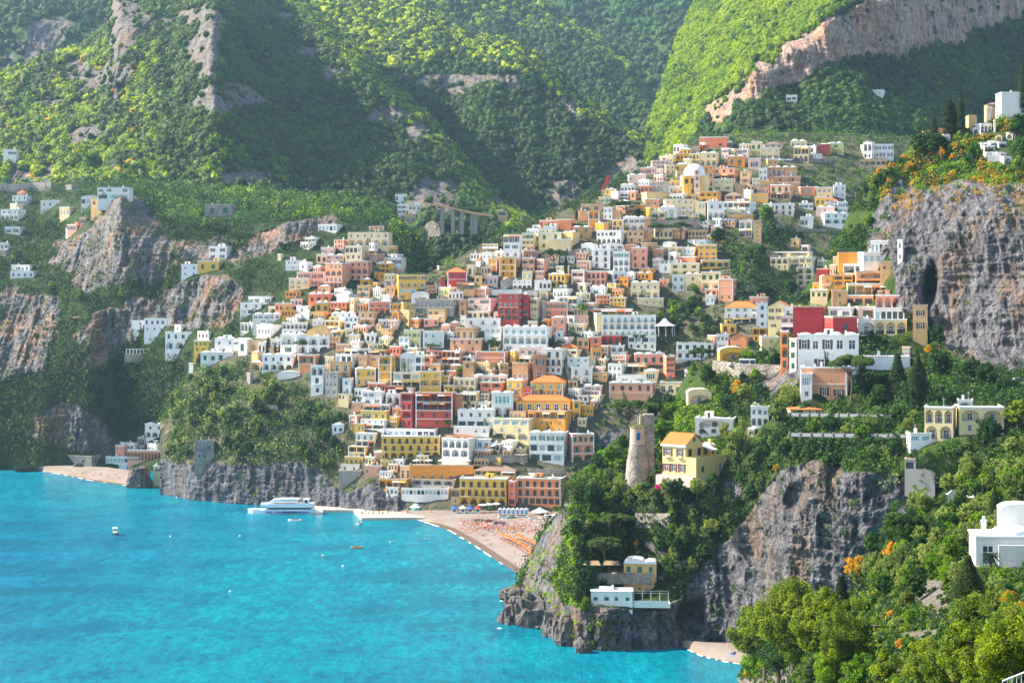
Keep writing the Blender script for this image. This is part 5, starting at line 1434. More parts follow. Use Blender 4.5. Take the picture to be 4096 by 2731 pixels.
mb = MB(); mb.box(W_+.01, 12.6, 0.003, 17.5, -4, 5.0); mb.box(W_+.01, 12.6, .003, .25, 5.0, 5.9); mb.box(12.35, 12.6, .25, 17.5, 5.0, 5.9); part(r_, 'side_wing', mb, Y_)
mb = MB(); mb.box(W_-4, W_-.02, d+.02, 17.5, 0, 8.4); part(r_, 'upper_wing', mb, WALL['Y'])
link('window', WIN[2], r_, (12.63, 3.6, 1.2), math.pi/2, (1.3, 1, 1.8)); link('window', WIN[0], r_, (12.63, 13.5, .2), math.pi/2, (1.7, 1, 3.3))
for yy in (2.6, 7.6, 11.3, 15): link('window', WIN[2], r_, (W_+.03, yy, 5.9), math.pi/2, (1.8, 1, 2.3))
link('window', WIN[2], r_, (W_+.03, d/2, zz+.7), math.pi/2, (1.1, 1, 1.2))
link('dome', DOME, r_, (W_-2, 15, 8.4), 0, (3.0, 3, 2.4)); mb = MB(); mb.quad((W_,9,8.6),(W_,13.5,8.6),(W_+3.2,13.3,7.6),(W_+3.2,9.3,7.6)); mb.quad((W_+3.2,9.3,7.6),(W_+3.2,13.3,7.6),(W_+3.2,13.3,7.3),(W_+3.2,9.3,7.3)); part(r_, 'awning', mb, canvas_w)
mb = MB(); mb.box(W_-.6, W_+.2, 13.6, 14.4, 5, 10.6); part(r_, 'chimney', mb, Y_)
mb = MB(); mb.box(-1.0, 12.75, -2.2, 14, -3.0, -.02); part(r_, 'terrace_base', mb, WALL['K'])
mb = MB()
for q in range(7): mb.box(-3+q*2.0, -2.9+q*2.0, -2.8, -.1, 3.4, 3.5); mb.tube((-3+q*2, -2.7, -2), (-3+q*2, -2.7, 3.4), .06, .06, 5)
mb.box(-3, 9.2, -2.85, -2.75, 3.5, 3.6); part(r_, 'pergola', mb, wood_brown); note(2635, 1725, 2925, 1950, D)

# low white house on the cliff ledge and the frame of its terrace
D = 524; s = ppm(D); r_ = root_at('cliff_house', 2364, 2413, D, math.radians(-3), 'low white flat-roofed house with small dark windows on the cliff ledge above the sea', 'house')
mb = MB(); op = facade(mb, 12.4, 3.6, [('w', 4)]); mb.box(0, 12.4, .3, 6, 0, 3.55); mb.quad((0,0,-5),(12.4,0,-5),(12.4,0,0),(0,0,0)); part(r_, 'wall', mb, WALL['W'])
for c_ in op: link('window', WIN[4], r_, (c_[1], .1, c_[2]), 0, (1.7, 1, 1.0))
mb = MB(); mb.box(-.2, 12.6, -.25, 6.2, 3.56, 3.85); mb.box(2.4, 6.5, 2, 4, 3.85, 4.7); mb.box(6.2, 6.8, 2, 2.6, 3.85, 5.2); part(r_, 'roof', mb, white)
note(2355, 2330, 2680, 2420, D)
r_ = root_at('pergola_frame', 2535, 2413, D, math.radians(-3), 'white metal terrace frame beside the low white cliff house', 'pergola')
mb = MB()
for q in range(5):
    for yy in (0, 4): mb.tube((q*2.6, yy, 0), (q*2.6, yy, 3), .07, .07, 5)
    mb.box(q*2.6-.05, q*2.6+.05, 0, 4, 3, 3.1)
for yy in (0, 4): mb.box(0, 10.4, yy-.05, yy+.05, 3.1, 3.2)
part(r_, 'frame', mb, metal); mb = MB(); mb.box(0, 10.4, -.1, 0, 0, .9); mb.box(-.5, 10.9, -.2, 5, -1.2, 0); part(r_, 'terrace', mb, WALL['W'])

# beige house with a wavy vaulted roof
D = 537; r_ = root_at('vaulted_house', 2495, 2300, D, math.radians(-8), 'beige house with a wavy white vaulted roof tucked under the headland pines', 'house')
mb = MB(); op = facade(mb, 10, 3.9, [('w', 3)]); mb.box(0, 10, .3, 6, 0, 3.85); mb.box(0, 10, 0, 6, -5, -.01); part(r_, 'wall', mb, WALL['T'])
for c_ in op: link('window', WIN[4], r_, (c_[1], .1, c_[2]), 0, (1.3, 1, 1.7))
mb = MB()
for c0, wv in ((0, 6.4), (6.4, 3.6)):
    pr = None
    for k in range(11):
        a = math.pi*(1-k/10); cu = (c0+wv/2+wv/2*math.cos(a), 3.8+1.5*math.sin(a)*wv/6.4)
        if pr: mb.quad((pr[0],-.5,pr[1]),(cu[0],-.5,cu[1]),(cu[0],6,cu[1]),(pr[0],6,pr[1])); mb.quad((pr[0],-.5,3.7),(cu[0],-.5,3.7),(cu[0],-.5,cu[1]),(pr[0],-.5,pr[1]))
        pr = cu
part(r_, 'roof', mb, roofwhite); note(2320, 2235, 2620, 2310, D)
r_ = root_at('straw_pergola', 2330, 2292, 536, 0, 'straw roofed terrace beside the beige vaulted house', 'pergola')
mb = MB(); [mb.quad((a, -.4, 2.6), (b, -.4, 2.5), (b-.5, 4, 3.3), (a+.3, 4, 3.3)) for a, b in ((0, 5.6), (6.4, 11.6))]; part(r_, 'roof', mb, plain('straw', (.34, .25, .13), .95, var=.4)); mb = MB()
for q in range(7): mb.tube((q*2, .1, 0), (q*2, .1, 2.8), .07, .07, 5)
part(r_, 'posts', mb, wood_brown); mb = MB(); mb.box(-1, 21, -.8, 4.5, -3.2, -.02); part(r_, 'retaining_wall', mb, rubble)

# parish church: ochre body, tiled dome, slim bell tower
D = depth_at(2785, 790) or 1060; s = ppm(D); r_ = root_at('domed_church', 2728, 775, D+4, 0, 'ochre church with a big white dome at the top of the town', 'church')
w = 108/s; mb = MB(); mb.box(0, w, 0, 12, -6, 11); part(r_, 'wall', mb, WALL['C']); mb = MB(); mb.lathe([(w*.42, 11), (w*.42, 12.3), (w*.40, 12.4)], 20, w*.5, 6); part(r_, 'drum', mb, white)
mb = MB(); mb.lathe([(w*.40*math.cos(a), 12.4+w*.36*math.sin(a)) for a in np.linspace(0, 1.5, 9)], 20, w*.5, 6); part(r_, 'dome', mb, roofwhite, True)
link('window', WIN[0], r_, (w*.3, -.05, 5), 0, (1.4, 1, 2.6)); link('window', WIN[0], r_, (w*.6, -.05, 5), 0, (1.4, 1, 2.6)); note(2728, 670, 2840, 780, D)
r_ = root_at('bell_tower', 2776, 782, D+1, 0, 'slim pale pink and white bell tower in front of the domed church', 'tower')
mb = MB(); mb.box(0, 3.6, 0, 3.6, -5, 15); part(r_, 'shaft', mb, WALL['K']); mb = MB(); [mb.box(-.2, 3.8, -.2, 3.8, z, z+.35) for z in (3.5, 8, 12, 15)]; part(r_, 'cornice', mb, white)
mb = MB(); mb.lathe([(1.6, 15.3), (1.3, 16.6), (.3, 17.8), (0, 18.4)], 10, 1.8, 1.8); part(r_, 'cap', mb, roofwhite); [link('window', WIN[2], r_, (1.8, -.05, z), 0, (1.0, 1, 2)) for z in (4.8, 9, 12.6)]

# square old tower above the sea cliff on the left
D = 880; r_ = root_at('square_tower', 777, 1850, D, 0, 'grey stone coastal tower with parasols on its roof above the sea cliff', 'tower')
mb = MB(); w = 80/ppm(D); H = 84/ppm(D)
for a_, b_ in ((0, 0),): 
    mb.quad((0,0,-6),(w,0,-6),(w-.3,.3,H),(.3,.3,H)); mb.quad((w,0,-6),(w,9,-6),(w-.3,8.7,H),(w-.3,.3,H)); mb.quad((0,9,-6),(0,0,-6),(.3,.3,H),(.3,8.7,H)); mb.quad((w,9,-6),(0,9,-6),(.3,8.7,H),(w-.3,8.7,H)); mb.quad((.3,.3,H),(w-.3,.3,H),(w-.3,8.7,H),(.3,8.7,H))
part(r_, 'wall', mb, rubble); mb = MB()
mb.box(.3, w-.3, .3, .9, H+.003, H+.4)
for q in range(5): mb.box(.3+q*(w-.6)/5, .3+(q+.6)*(w-.6)/5, .302, .898, H+.39, H+1.0)
part(r_, 'battlement', mb, rubble); [link('window', WIN[2], r_, (u, -.0, z), 0, (.9, 1, 1.4)) for u, z in ((w*.75, H-3.6), (w*.5, 2.5), (w*.25, 2.6))]; note(770, 1750, 870, 1860, D)
for q in (w*.3, w*.7): o_ = root_at('closed_parasol', 777, 1850, D, 0, 'closed white parasol on the roof of the grey coastal tower', 'parasol', 'closed parasols on the coastal tower'); o_.location += Vector((q, 2, H)); mb = MB(); mb.tube((0,0,0),(0,0,2.8),.25,.05,6); part(o_, 'canopy', mb, canvas_w)

# white villa with dome, lower right
D = 266; s = ppm(D); r_ = root_at('white_villa', 3905, 2262, D, math.radians(-6), 'big white villa with a low dome at the lower right edge', 'villa')
mb = MB(); op = facade(mb, 10.5, 4.3, [('b', 3)]); mb.box(0, 10.5, .4, 7, 0, 4.25); mb.box(3.2, 10.5, -.8, .0, 0, 3.3); part(r_, 'wall', mb, WALL['W'])
[link('window', WIN[0], r_, (c_[1], c_[5]-.1, c_[2]), 0, (c_[3], 1, c_[4])) for c_ in op]
mb = MB(); mb.box(-.2, 10.7, -.2, 7.2, 4.3, 4.6); part(r_, 'roof', mb, white); link('dome', DOME, r_, (5.6, 2.6, 4.6), 0, (3.2, 2.6, 3.4))
mb = MB(); pr = None
mb.box(4.6, 10.5, 5, 9, 4.6, 8.0); 
for k in range(11):
    a = math.pi*(1-k/10); cu = (7.5+3*math.cos(a), 8.0+.9*math.sin(a))
    if pr: mb.quad((pr[0],4.9,pr[1]),(cu[0],4.9,cu[1]),(cu[0],9,cu[1]),(pr[0],9,pr[1])); mb.quad((pr[0],5,8),(cu[0],5,8),(cu[0],5,cu[1]),(pr[0],5,pr[1]))
    pr = cu
part(r_, 'upper_storey', mb, WALL['W']); link('chimney', CHIM, r_, (1.6, 3, 4.6), 0, (1, 1, 1.6)); link('chimney', CHIM, r_, (9.6, 4, 8.6), 0, (1.2, 1, 1.6)); mb = MB(); mb.box(-1, 11, -3, 7, -4, -.02); part(r_, 'terrace', mb, rubble); note(3890, 2060, 4096, 2270, D)

# road viaducts, retaining walls
def wall_strip(name, pts, h, mat, label, cat, thick=.6, only=None, Ds=None, down=0.0, arches=0, archmat=None):
    P = []
    for k, (x, y) in enumerate(pts):
        D = Ds[k] if Ds else (depth_at(x, y, only) or depth_at(x, y+15, only) or 900)-1.0
        P.append(px(x, y, D))
    c = sum(P, Vector())/len(P); c.z = min(p.z for p in P); r_ = tag(empty(name, c), label, cat); mb = MB()
    for a, b in zip(P[:-1], P[1:]):
        a = a-c; b = b-c; n_ = Vector((b.y-a.y, -(b.x-a.x), 0)).normalized()*thick
        z0 = -down; A = [(a.x, a.y, a.z-down), (b.x, b.y, b.z-down), (b.x, b.y, b.z+h), (a.x, a.y, a.z+h)]; Bk = [(x-n_.x, y-n_.y, z) for x, y, z in A]
        mb.quad(*A); mb.quad(Bk[1], Bk[0], Bk[3], Bk[2]); mb.quad(A[3], A[2], Bk[2], Bk[3]); mb.quad(A[0], A[3], Bk[3], Bk[0]); mb.quad(A[2], A[1], Bk[1], Bk[2])
    part(r_, 'wall', mb, mat); return r_
wall_strip('road_retaining_wall', [(2850,1478),(2960,1490),(3100,1497),(3200,1500)], 3.2, rubble, 'curved grey stone road wall below the parked bus', 'wall', Ds=[612,600,592,584], down=9)
wall_strip('retaining_wall', [(3120,925),(3330,925),(3500,935)], 1.4, rubble, 'grey road wall below the upper town on the right', 'wall', only=['town_hill'], down=5)
wall_strip('retaining_wall', [(2845,880),(2950,888),(3060,905),(3170,915)], 1.6, rubble, 'grey road wall above the tall narrow tan house', 'wall', only=['town_hill'], down=5)
wall_strip('retaining_wall', [(2600,930),(2700,925),(2800,920)], 6.5, rubble, 'high dark retaining wall behind the two umbrella pines', 'wall', only=['town_hill'])
wall_strip('retaining_wall', [(3125,645),(3220,648),(3340,650)], 2.2, rubble, 'stone wall under the cream house with two tall arches', 'wall', only=['town_hill'], down=4)
wall_strip('retaining_wall', [(2210,1040),(2270,1030),(2350,1015),(2350,1080)], 3.5, rubble, 'brown stone ramp wall beside the stepped white house', 'wall', only=['town_hill'])
wall_strip('retaining_wall', [(1900,1850),(2000,1850),(2110,1850)], 3.5, rubble, 'grey stone wall behind the beach hotels', 'wall', only=['town_hill'])
wall_strip('retaining_wall', [(2110,1905),(2180,1905),(2255,1905)], 3.4, rubble, 'pale stone garden wall above the coral beachfront hotel', 'wall', only=['town_hill'])
wall_strip('retaining_wall', [(980,1640),(1110,1640)], 2.6, rubble, 'stone terrace wall below the lemon garden on the left slope', 'wall', only=['town_hill'])
wall_strip('retaining_wall', [(2540,2110),(2680,2112)], 4.6, rubble, 'grey stone terrace wall in the middle of the headland', 'wall', only=['promontory'])
wall_strip('retaining_wall', [(3690,555),(3760,545),(3850,530)], 3.0, WALL['T'], 'tan cemetery wall on top of the great cliff', 'wall', only=['promontory'])
wall_strip('retaining_wall', [(3060,2600),(3070,2600)], .1, rubble, 'stone', 'wall') if False else None
grey_b = plain('grey_balustrade_stone', (.30, .31, .34), .9, var=.3)
for y, dd, dl, w_, hi in ((1665, 532, 21, 'upper', 3590), (1745, 508, 20, 'lower', 3640)):
    P0 = px(3160, y, dd); r_ = tag(empty('terrace_balustrade', P0), w_+' grey balustrade with ivy posts along the ivy covered garden terraces', 'balustrade')
    mb = MB(); mp_ = MB(); n_ = 11
    for k in range(n_):
        a_ = px(3160+(hi-3160)*k/n_, y+k*.6, dd-dl*k/n_)-P0; b_ = px(3160+(hi-3160)*(k+1)/n_, y+(k+1)*.6, dd-dl*(k+1)/n_)-P0; q0 = a_.lerp(b_, .1); q1 = a_.lerp(b_, .86)
        mb.quad((q0.x,q0.y,q0.z),(q1.x,q1.y,q1.z),(q1.x,q1.y,q1.z+1.0),(q0.x,q0.y,q0.z+1.0)); mb.quad((q0.x,q0.y,q0.z+1.0),(q1.x,q1.y,q1.z+1.0),(q1.x,q1.y+.3,q1.z+1.0),(q0.x,q0.y+.3,q0.z+1.0)); mp_.box(a_.x-.3, a_.x+.3, a_.y-.1, a_.y+.5, a_.z-.3, a_.z+1.25)
    part(r_, 'panels', mb, grey_b); part(r_, 'posts', mp_, rubble)
for q, (x, y) in enumerate([(500,1330)]): pass
# white colonnade pergola on the western slope
r_ = root_at('colonnade', 505, 1415, depth_at(580, 1415, ['fornillo_hill']), 0, 'long white colonnade pergola on the western slope', 'pergola'); w = 160/ppm(1010); mb = MB()
for q in range(12): mb.box(q*w/11-.2, q*w/11+.2, 0, .4, 0, 2.6)
mb.box(-.3, w+.3, -.1, .5, 2.6, 2.9); part(r_, 'columns', mb, white); mb = MB(); mb.box(-1, w+1, -.4, 3, -5, -.02); part(r_, 'base_wall', mb, rubble)

# viaduct in the ravine
Ds = 1290; r_ = root_at('viaduct', 1715, 905, Ds, 0, 'road viaduct on tall stone piers across the ravine', 'bridge'); s = ppm(Ds)
mb = MB(); prev = None
pts = [(1720,812),(1775,820),(1845,838),(1905,850),(1970,858)]
for x, y in pts:
    q = ((x-1715)/s, 0, (905-y)/s)
    if prev: mb.quad((prev[0],0,prev[2]-1.6),(q[0],0,q[2]-1.6),(q[0],0,q[2]),(prev[0],0,prev[2])); mb.quad((prev[0],0,prev[2]),(q[0],0,q[2]),(q[0],8,q[2]),(prev[0],8,prev[2])); mb.quad((prev[0],0,prev[2]-1.6),(prev[0],8,prev[2]-1.6),(q[0],8,q[2]-1.6),(q[0],0,q[2]-1.6))
    prev = q
part(r_, 'deck', mb, WALL['T'])
for x, yt in ((1769,818),(1811,830),(1847,838),(1888,848),(1901,850)):
    mb = MB(); u = (x-1715)/s; mb.box(u-1.3, u+1.3, 1, 6, -6, (905-yt)/s-1.6); part(r_, 'pier', mb, WALL['G'])
r_ = wall_strip('road_viaduct', [(-60,765),(60,768),(130,762),(205,758)], 6, WALL['G'], 'grey arched road viaduct at the left edge of the hillside', 'viaduct', only=['fornillo_hill'], down=3)

# the great stair alley, path of the headland
def stairs(pts, label, D=None, only=None, w=2.0):
    P = [px(x, y, (depth_at(x, y, only) or 900)-.8) for x, y in pts]; c = P[0].copy(); r_ = tag(empty('stairway', c), label, 'stairway'); mb = MB()
    for a, b in zip(P[:-1], P[1:]):
        n_ = 14
        for k in range(n_):
            p = a.lerp(b, k/n_)-c; q = a.lerp(b, (k+1)/n_)-c; zt = max(p.z, q.z); mb.box(min(p.x, q.x)-w/2, max(p.x, q.x)+w/2, min(p.y, q.y)-.3, max(p.y, q.y)+1.6, zt-1.4, zt)
    part(r_, 'steps', mb, rubble)
stairs([(2590,2165),(2640,2200),(2720,2245),(2750,2240)], 'grey stone steps climbing the shaded headland slope', only=['promontory'], w=1.3)
stairs([(2750,2240),(2690,2280),(2645,2305)], 'lower flight of stone steps beside the beige vaulted house', only=['promontory'], w=1.3)
stairs([(2245,1400),(2262,1450),(2285,1540),(2292,1600)], 'long grey stair alley running down between the houses', only=['town_hill'], w=1.4)

# ------------------------------------------------------------------ harbour
D = sea(2058); mb = MB(); A = [px(x, y, sea(y, 1.3)) for x, y in ((1250,2018),(1290,2038),(1415,2038),(1445,2070),(1620,2068),(1700,2068),(1700,2040),(1640,2030),(1400,2020))]
c = A[0].copy(); c.z = 0; r_ = tag(empty('pier', c), 'pale concrete landing pier with waiting passengers', 'pier')
mb.poly([tuple(p-c) for p in A]); n = len(A)
for k in range(n): a = A[k]-c; b = A[(k+1) % n]-c; mb.quad((a.x,a.y,-1.5),(b.x,b.y,-1.5),tuple(b),tuple(a))
part(r_, 'deck', mb, plain('pier_concrete', (.62,.52,.38), .9, var=.25))

def hull(mb, L, B, H, m=0, bow=.25, n=12, z0=0):
    prev = None
    for k in range(n+1):
        u = k/n; x = -L/2+L*u; w = B/2*min(1, (1-u)/bow if u > 1-bow else 1)**.6 if u < 1 else .02; w = max(w, .03); zt = H*(1+.25*max(0, (u-.6)/.4)**2); zk = -.3
        cur = [(x, -w, zt+z0), (x, -w*.7, zk+z0), (x, w*.7, zk+z0), (x, w, zt+z0)]
        if prev:
            for q in range(3): mb.quad(prev[q], cur[q], cur[q+1], prev[q+1], m)
            mb.quad(prev[3], cur[3], cur[0], prev[0], m)
        else: mb.quad(cur[3], cur[2], cur[1], cur[0], m)
        prev = cur
# ferry
yF = 2053; D = sea(yF); s = ppm(D); L = 268/s; r_ = root_at('ferry', 1125, yF, D, math.radians(180), 'white passenger ferry with a blue stripe moored at the pier', 'ferry')
blue_p = plain('blue_paint', (.02, .12, .5), .4); navy = plain('navy_paint', (.01, .015, .05), .4)
mb = MB(); hull(mb, L, 6.4, 2.0, bow=.3); part(r_, 'hull', mb, white)
mb = MB(); mb.box(-L*.42, L*.08, 3.21, 3.24, .75, 1.35); mb.box(L*.12, L*.22, 3.18, 3.22, .75, 1.35); part(r_, 'stripe', mb, blue_p)
mb = MB(); mb.box(-L*.47, L*.20, -2.8, 2.8, 2.0, 3.6); part(r_, 'main_cabin', mb, white); mb = MB(); mb.box(-L*.46, L*.19, -2.83, 2.83, 2.25, 3.15); part(r_, 'cabin_windows', mb, glass)
mb = MB(); mb.box(-L*.49, L*.30, -3.0, 3.0, 3.6, 4.9); mb.box(-L*.42, L*.24, 3.0, 3.02, 3.75, 4.0); part(r_, 'upper_deck', mb, white)
mb = MB(); mb.box(-L*.25, L*.10, -2.2, 2.2, 5.6, 7.0); mb.quad((L*.10,-2.2,7),(L*.10,2.2,7),(L*.2,2.2,5),(L*.2,-2.2,5)); mb.quad((L*.10,-2.2,7),(L*.2,-2.2,5),(L*.10,-2.2,5),(L*.10,-2.2,5.1)); mb.quad((L*.10,2.2,7),(L*.10,2.2,5),(L*.2,2.2,5),(L*.2,2.2,5.02)); mb.box(-L*.28, L*.02, -2.6, 2.6, 7.0, 7.25); part(r_, 'bridge', mb, white)
mb = MB(); mb.box(-L*.42, -L*.33, -1.2, 2.4, 4.9, 7.0); part(r_, 'funnel', mb, white); mb = MB(); mb.box(-L*.40, -L*.36, 2.41, 2.44, 5.2, 6.6); part(r_, 'funnel_badge', mb, navy)
mb = MB(); mb.tube((L*.12,0,5),(L*.10,0,10),.12,.05,5); mb.box(L*.08, L*.13, -1, 1, 8.2, 8.3); mb.tube((L*.38,0,2.4),(L*.38,0,6),.1,.05,5); part(r_, 'mast', mb, metal)
fc = bpy.data.curves.new('ferry_name', 'FONT'); fc.body = 'Laticost'; fc.size = 2.2; fc.extrude = .01; fc.shear = .35; fc.align_x = 'CENTER'
to = bpy.data.objects.new('tmp', fc); C.objects.link(to); dg = bpy.context.evaluated_depsgraph_get(); tm = bpy.data.meshes.new_from_object(to.evaluated_get(dg)); bpy.data.objects.remove(to)
tm.materials.clear(); tm.materials.append(navy); to = link('name_lettering', tm, r_, (-L*.14, 3.30, .42)); to.rotation_euler = (math.pi/2, 0, math.pi)
mb = MB(); mb.tube((L*.5,0,2),(L*.5+8,2.4,-.2),.05,.05,4); part(r_, 'mooring_line', mb, metal)

def boat(x, y, L, rz, hm, label, canopy=None, people=0, group=None, D=None, z=0.0):
    D = D or sea(y, z); r_ = root_at('boat', x, y, D, rz, label, 'boat', group); mb = MB(); hull(mb, L, L*.34, L*.12, bow=.5); part(r_, 'hull', mb, hm)
    mb = MB(); mb.box(-L*.35, L*.2, -L*.1, L*.1, L*.11, L*.16); part(r_, 'seats', mb, wood_brown if canopy is None else canvas_y)
    if canopy: 
        mb = MB(); mb.box(-L*.3, L*.15, -L*.15, L*.15, L*.42, L*.45); [mb.tube((a*L, b*L, L*.1), (a*L, b*L, L*.42), .05, .05, 4) for a in (-.28, .13) for b in (-.13, .13)]; part(r_, 'canopy', mb, canopy)
    return r_
grey_h = plain('grey_hull', (.12,.15,.2), .5); yel_h = plain('orange_hull', (.8,.4,.03), .5); teal_h = plain('green_hull', (.02,.3,.25), .5)
boat(461, 2137, 6.5, math.radians(-70), navy, 'small dark boat with a white canopy alone on the bay at left', canvas_w)
boat(1178, 2083, 6.0, math.radians(175), white, 'white rubber boat below the ferry')
boat(1438, 2095, 4.4, math.radians(70), white, 'small white motor boat with people near the pier corner')
boat(1427, 2191, 4.8, math.radians(5), yel_h, 'yellow orange boat floating on the open bay')
boat(1591, 2071, 5.0, math.radians(0), white, 'white boat beside the pier head')
for q, (x, y) in enumerate([(1709,2155),(1570,2166)]): boat(x, y, 2.5, .3*q, white, ['tiny white boat near the beach surf', 'tiny white boat left of the beach surf'][q])
mbw = MB(); 
for q, (x, y) in enumerate([(959,2143),(1292,2221),(1372,2264),(707,1989),(682,2145),(920,2365)]):
    o_ = root_at('mooring_buoy', x, y, sea(y), 0, 'small white mooring buoy on the bay', 'buoy', 'white mooring buoys on the bay'); mb = MB(); mb.lathe([(0,-.4),(.35,-.2),(.42,.08),(.3,.34),(0,.45)], 10); part(o_, 'float', mb, white, True)

# beach level: find the beach by plane z
def bp(x, y, z=None):
    z = 1.4 if z is None else z
    return px(x, y, sea(y, z))
# parasols and loungers in rows
par = None
rows = [((2000,2148),(2080,2188),8),((2078,2188),(2150,2235),7),((2060,2152),(2150,2195),7),((2120,2225),(2150,2262),4),((2140,2185),(2175,2215),3)]
pcount = 0
pm = MB(); pm.tube((0,0,0),(0,0,2.1),.04,.04,5,1); pm.lathe([(1.55,1.85),(.8,2.2),(0,2.45)],10)
canopy_me = MB(); canopy_me.lathe([(1.28,1.8),(1.3,1.9),(.7,2.2),(0,2.4)],10); canopy_o = canopy_me.mesh('canopy', [canvas_o])
pole_me = MB(); pole_me.tube((0,0,0),(0,0,2.3),.05,.05,5); pole_me = pole_me.mesh('pole', [metal])
lm = MB(); lm.box(-.32,.32,-.95,.35,.25,.33); lm.quad((-.32,.35,.3),(.32,.35,.3),(.32,.95,.75),(-.32,.95,.75)); lm_pad = lm.mesh('mattress', [canvas_r]); lf = MB(); [lf.box(a-.03,a+.03,b-.03,b+.03,0,.25) for a in (-.28,.28) for b in (-.85,.3)]; lf_me = lf.mesh('frame', [white])
for (xa, ya), (xb, yb), n_ in rows:
    for k in range(n_):
        u = (k+.5)/n_; x = xa+(xb-xa)*u+rnd.uniform(-2, 2); y = ya+(yb-ya)*u+rnd.uniform(-1, 1)
        o_ = tag(empty('beach_parasol', bp(x, y)), 'open orange parasol over loungers on the pebble beach', 'parasol', 'orange parasols in rows on the main beach'); link('canopy', canopy_o, o_); link('pole', pole_me, o_)
        for q in range(2):
            l_ = tag(empty('sun_lounger', bp(x, y)+Vector((-.9+1.8*q, -1.0+rnd.uniform(-.3,.3), 0)), math.radians(160+rnd.uniform(-8,8))), 'orange padded sun lounger beside an orange parasol', 'sun lounger', 'orange loungers in rows on the main beach'); link('mattress', lm_pad, l_); link('frame', lf_me, l_)
# kiosks and cabins
for q, (x, cm, nm_) in enumerate([(1818,'b','blue'),(1852,'w','white'),(1881,'b','blue and yellow'),(1911,'r','red')]):
    o_ = root_at('beach_kiosk', x, 2051, 814, 0, '%s roofed ticket kiosk behind the beach' % nm_, 'kiosk'); cmt = {'b': blue_p, 'w': roofwhite, 'r': WALL['R']}[cm]
    mb = MB(); mb.box(-1.1,1.1,-1,1,0,2.3); part(o_, 'booth', mb, white); mb = MB(); mb.box(-.7,.7,-1.03,-1.0,.9,1.9); part(o_, 'hatch', mb, dark_in); mb = MB(); mb.lathe([(2.0,2.3),(1.0,3.0),(.3,3.2),(.3,3.5),(0,3.7)],8); part(o_, 'roof', mb, cmt)
o_ = root_at('beach_kiosk', 1663, 2048, 826, 0, 'green booth with a white octagonal roof at the pier root', 'kiosk'); mb = MB(); mb.lathe([(1.9,0),(1.9,2.4)],8); part(o_, 'booth', mb, plain('sea_green_paint',(.05,.5,.4),.5)); mb = MB(); mb.lathe([(2.9,2.4),(1.2,3.4),(1.2,3.8),(0,4.2)],8); part(o_, 'roof', mb, roofwhite)
for q in range(7):
    x = 1993+q*17.5; o_ = root_at('bathing_cabin', x, 2056, 805, 0, ['white','white','white','white','white','white','white'][q]+' bathing cabin with a blue door, %s from the left in the row' % ['first','second','third','fourth','fifth','sixth','seventh'][q], 'cabin', 'white bathing cabins with blue doors'); mb = MB(); mb.box(0,1.85,0,1.8,0,2.3); mb.tri((0,0,2.3),(1.85,0,2.3),(.92,0,2.8)); mb.quad((0,0,2.3),(.92,0,2.8),(.92,1.8,2.8),(0,1.8,2.3)); mb.quad((1.85,0,2.3),(1.85,1.8,2.3),(.92,1.8,2.8),(.92,0,2.8)); part(o_, 'booth', mb, white); mb = MB(); mb.box(.5,1.3,-.03,0,.05,1.95); part(o_, 'door', mb, wood_blue)
for q, (x, y) in enumerate([(1930,2038),(1955,2035),(1985,2033)]): o_ = tag(empty('terrace_parasol', px(x, y, 815)), 'wide white parasol beside the bathing cabins', 'parasol', 'white parasols beside the bathing cabins'); o_.scale = (1.4,1.4,1.1); link('canopy', PARA_CH, o_)
for q, (x, y, L_, a, mt, lb) in enumerate([(1915,2082,7,.4,teal_h,'green boat pulled up at the left of the beach'),(1958,2083,5,.1,wood_brown,'brown boat on the left of the beach'),(1998,2092,7,-.1,grey_h,'dark boat with a white cabin on the pebbles'),(2015,2070,8,.15,white,'white boat behind the dark one on the beach'),(2050,2072,8,.3,teal_h,'pale green boat among the beached ones'),(2090,2070,9,.2,white,'long white boat below the bathing cabins'),(2112,2067,6,.25,yel_h,'yellow boat on the crowded boat row'),(2140,2078,8,.0,white,'white boat right of the yellow one'),(2175,2105,8,.1,white,'white covered boat near the middle of the beach'),(2215,2103,7,.5,white,'white covered boat against the headland rocks'),(2055,2114,5,.1,yel_h,'narrow orange kayak on the pebbles')]):
    boat(x, y, L_*.75, a, mt, lb, z=2.0)
o_ = root_at('beach_tent', 2160, 2062, 808, 0, 'white pyramid tent behind the beached boats', 'tent'); mb = MB(); mb.lathe([(4.2,1.9),(2,2.9),(0,4.0)],4); part(o_, 'canopy', mb, canvas_w); mb = MB(); [mb.tube((a,b,0),(a,b,1.9),.06,.06,4) for a in (-2.8,2.8) for b in (-2.8,2.8)]; part(o_, 'posts', mb, metal)
o_ = root_at('beach_tent', 2200, 2082, 795, 0, 'white square canopy hut against the headland', 'tent'); mb = MB(); mb.box(-2.6,2.6,-2,2,2.3,2.6); part(o_, 'canopy', mb, canvas_w); mb = MB(); mb.box(-2.4,2.4,-1.8,1.8,0,2.3); part(o_, 'booth', mb, white)
for q, (x, y, a) in enumerate([(2938,2613,.9),(2980,2613,.15)]): boat(x, y, 3.2, a, blue_p, ['left blue kayak on the shaded cove beach','right blue kayak on the shaded cove beach'][q], z=1.2)

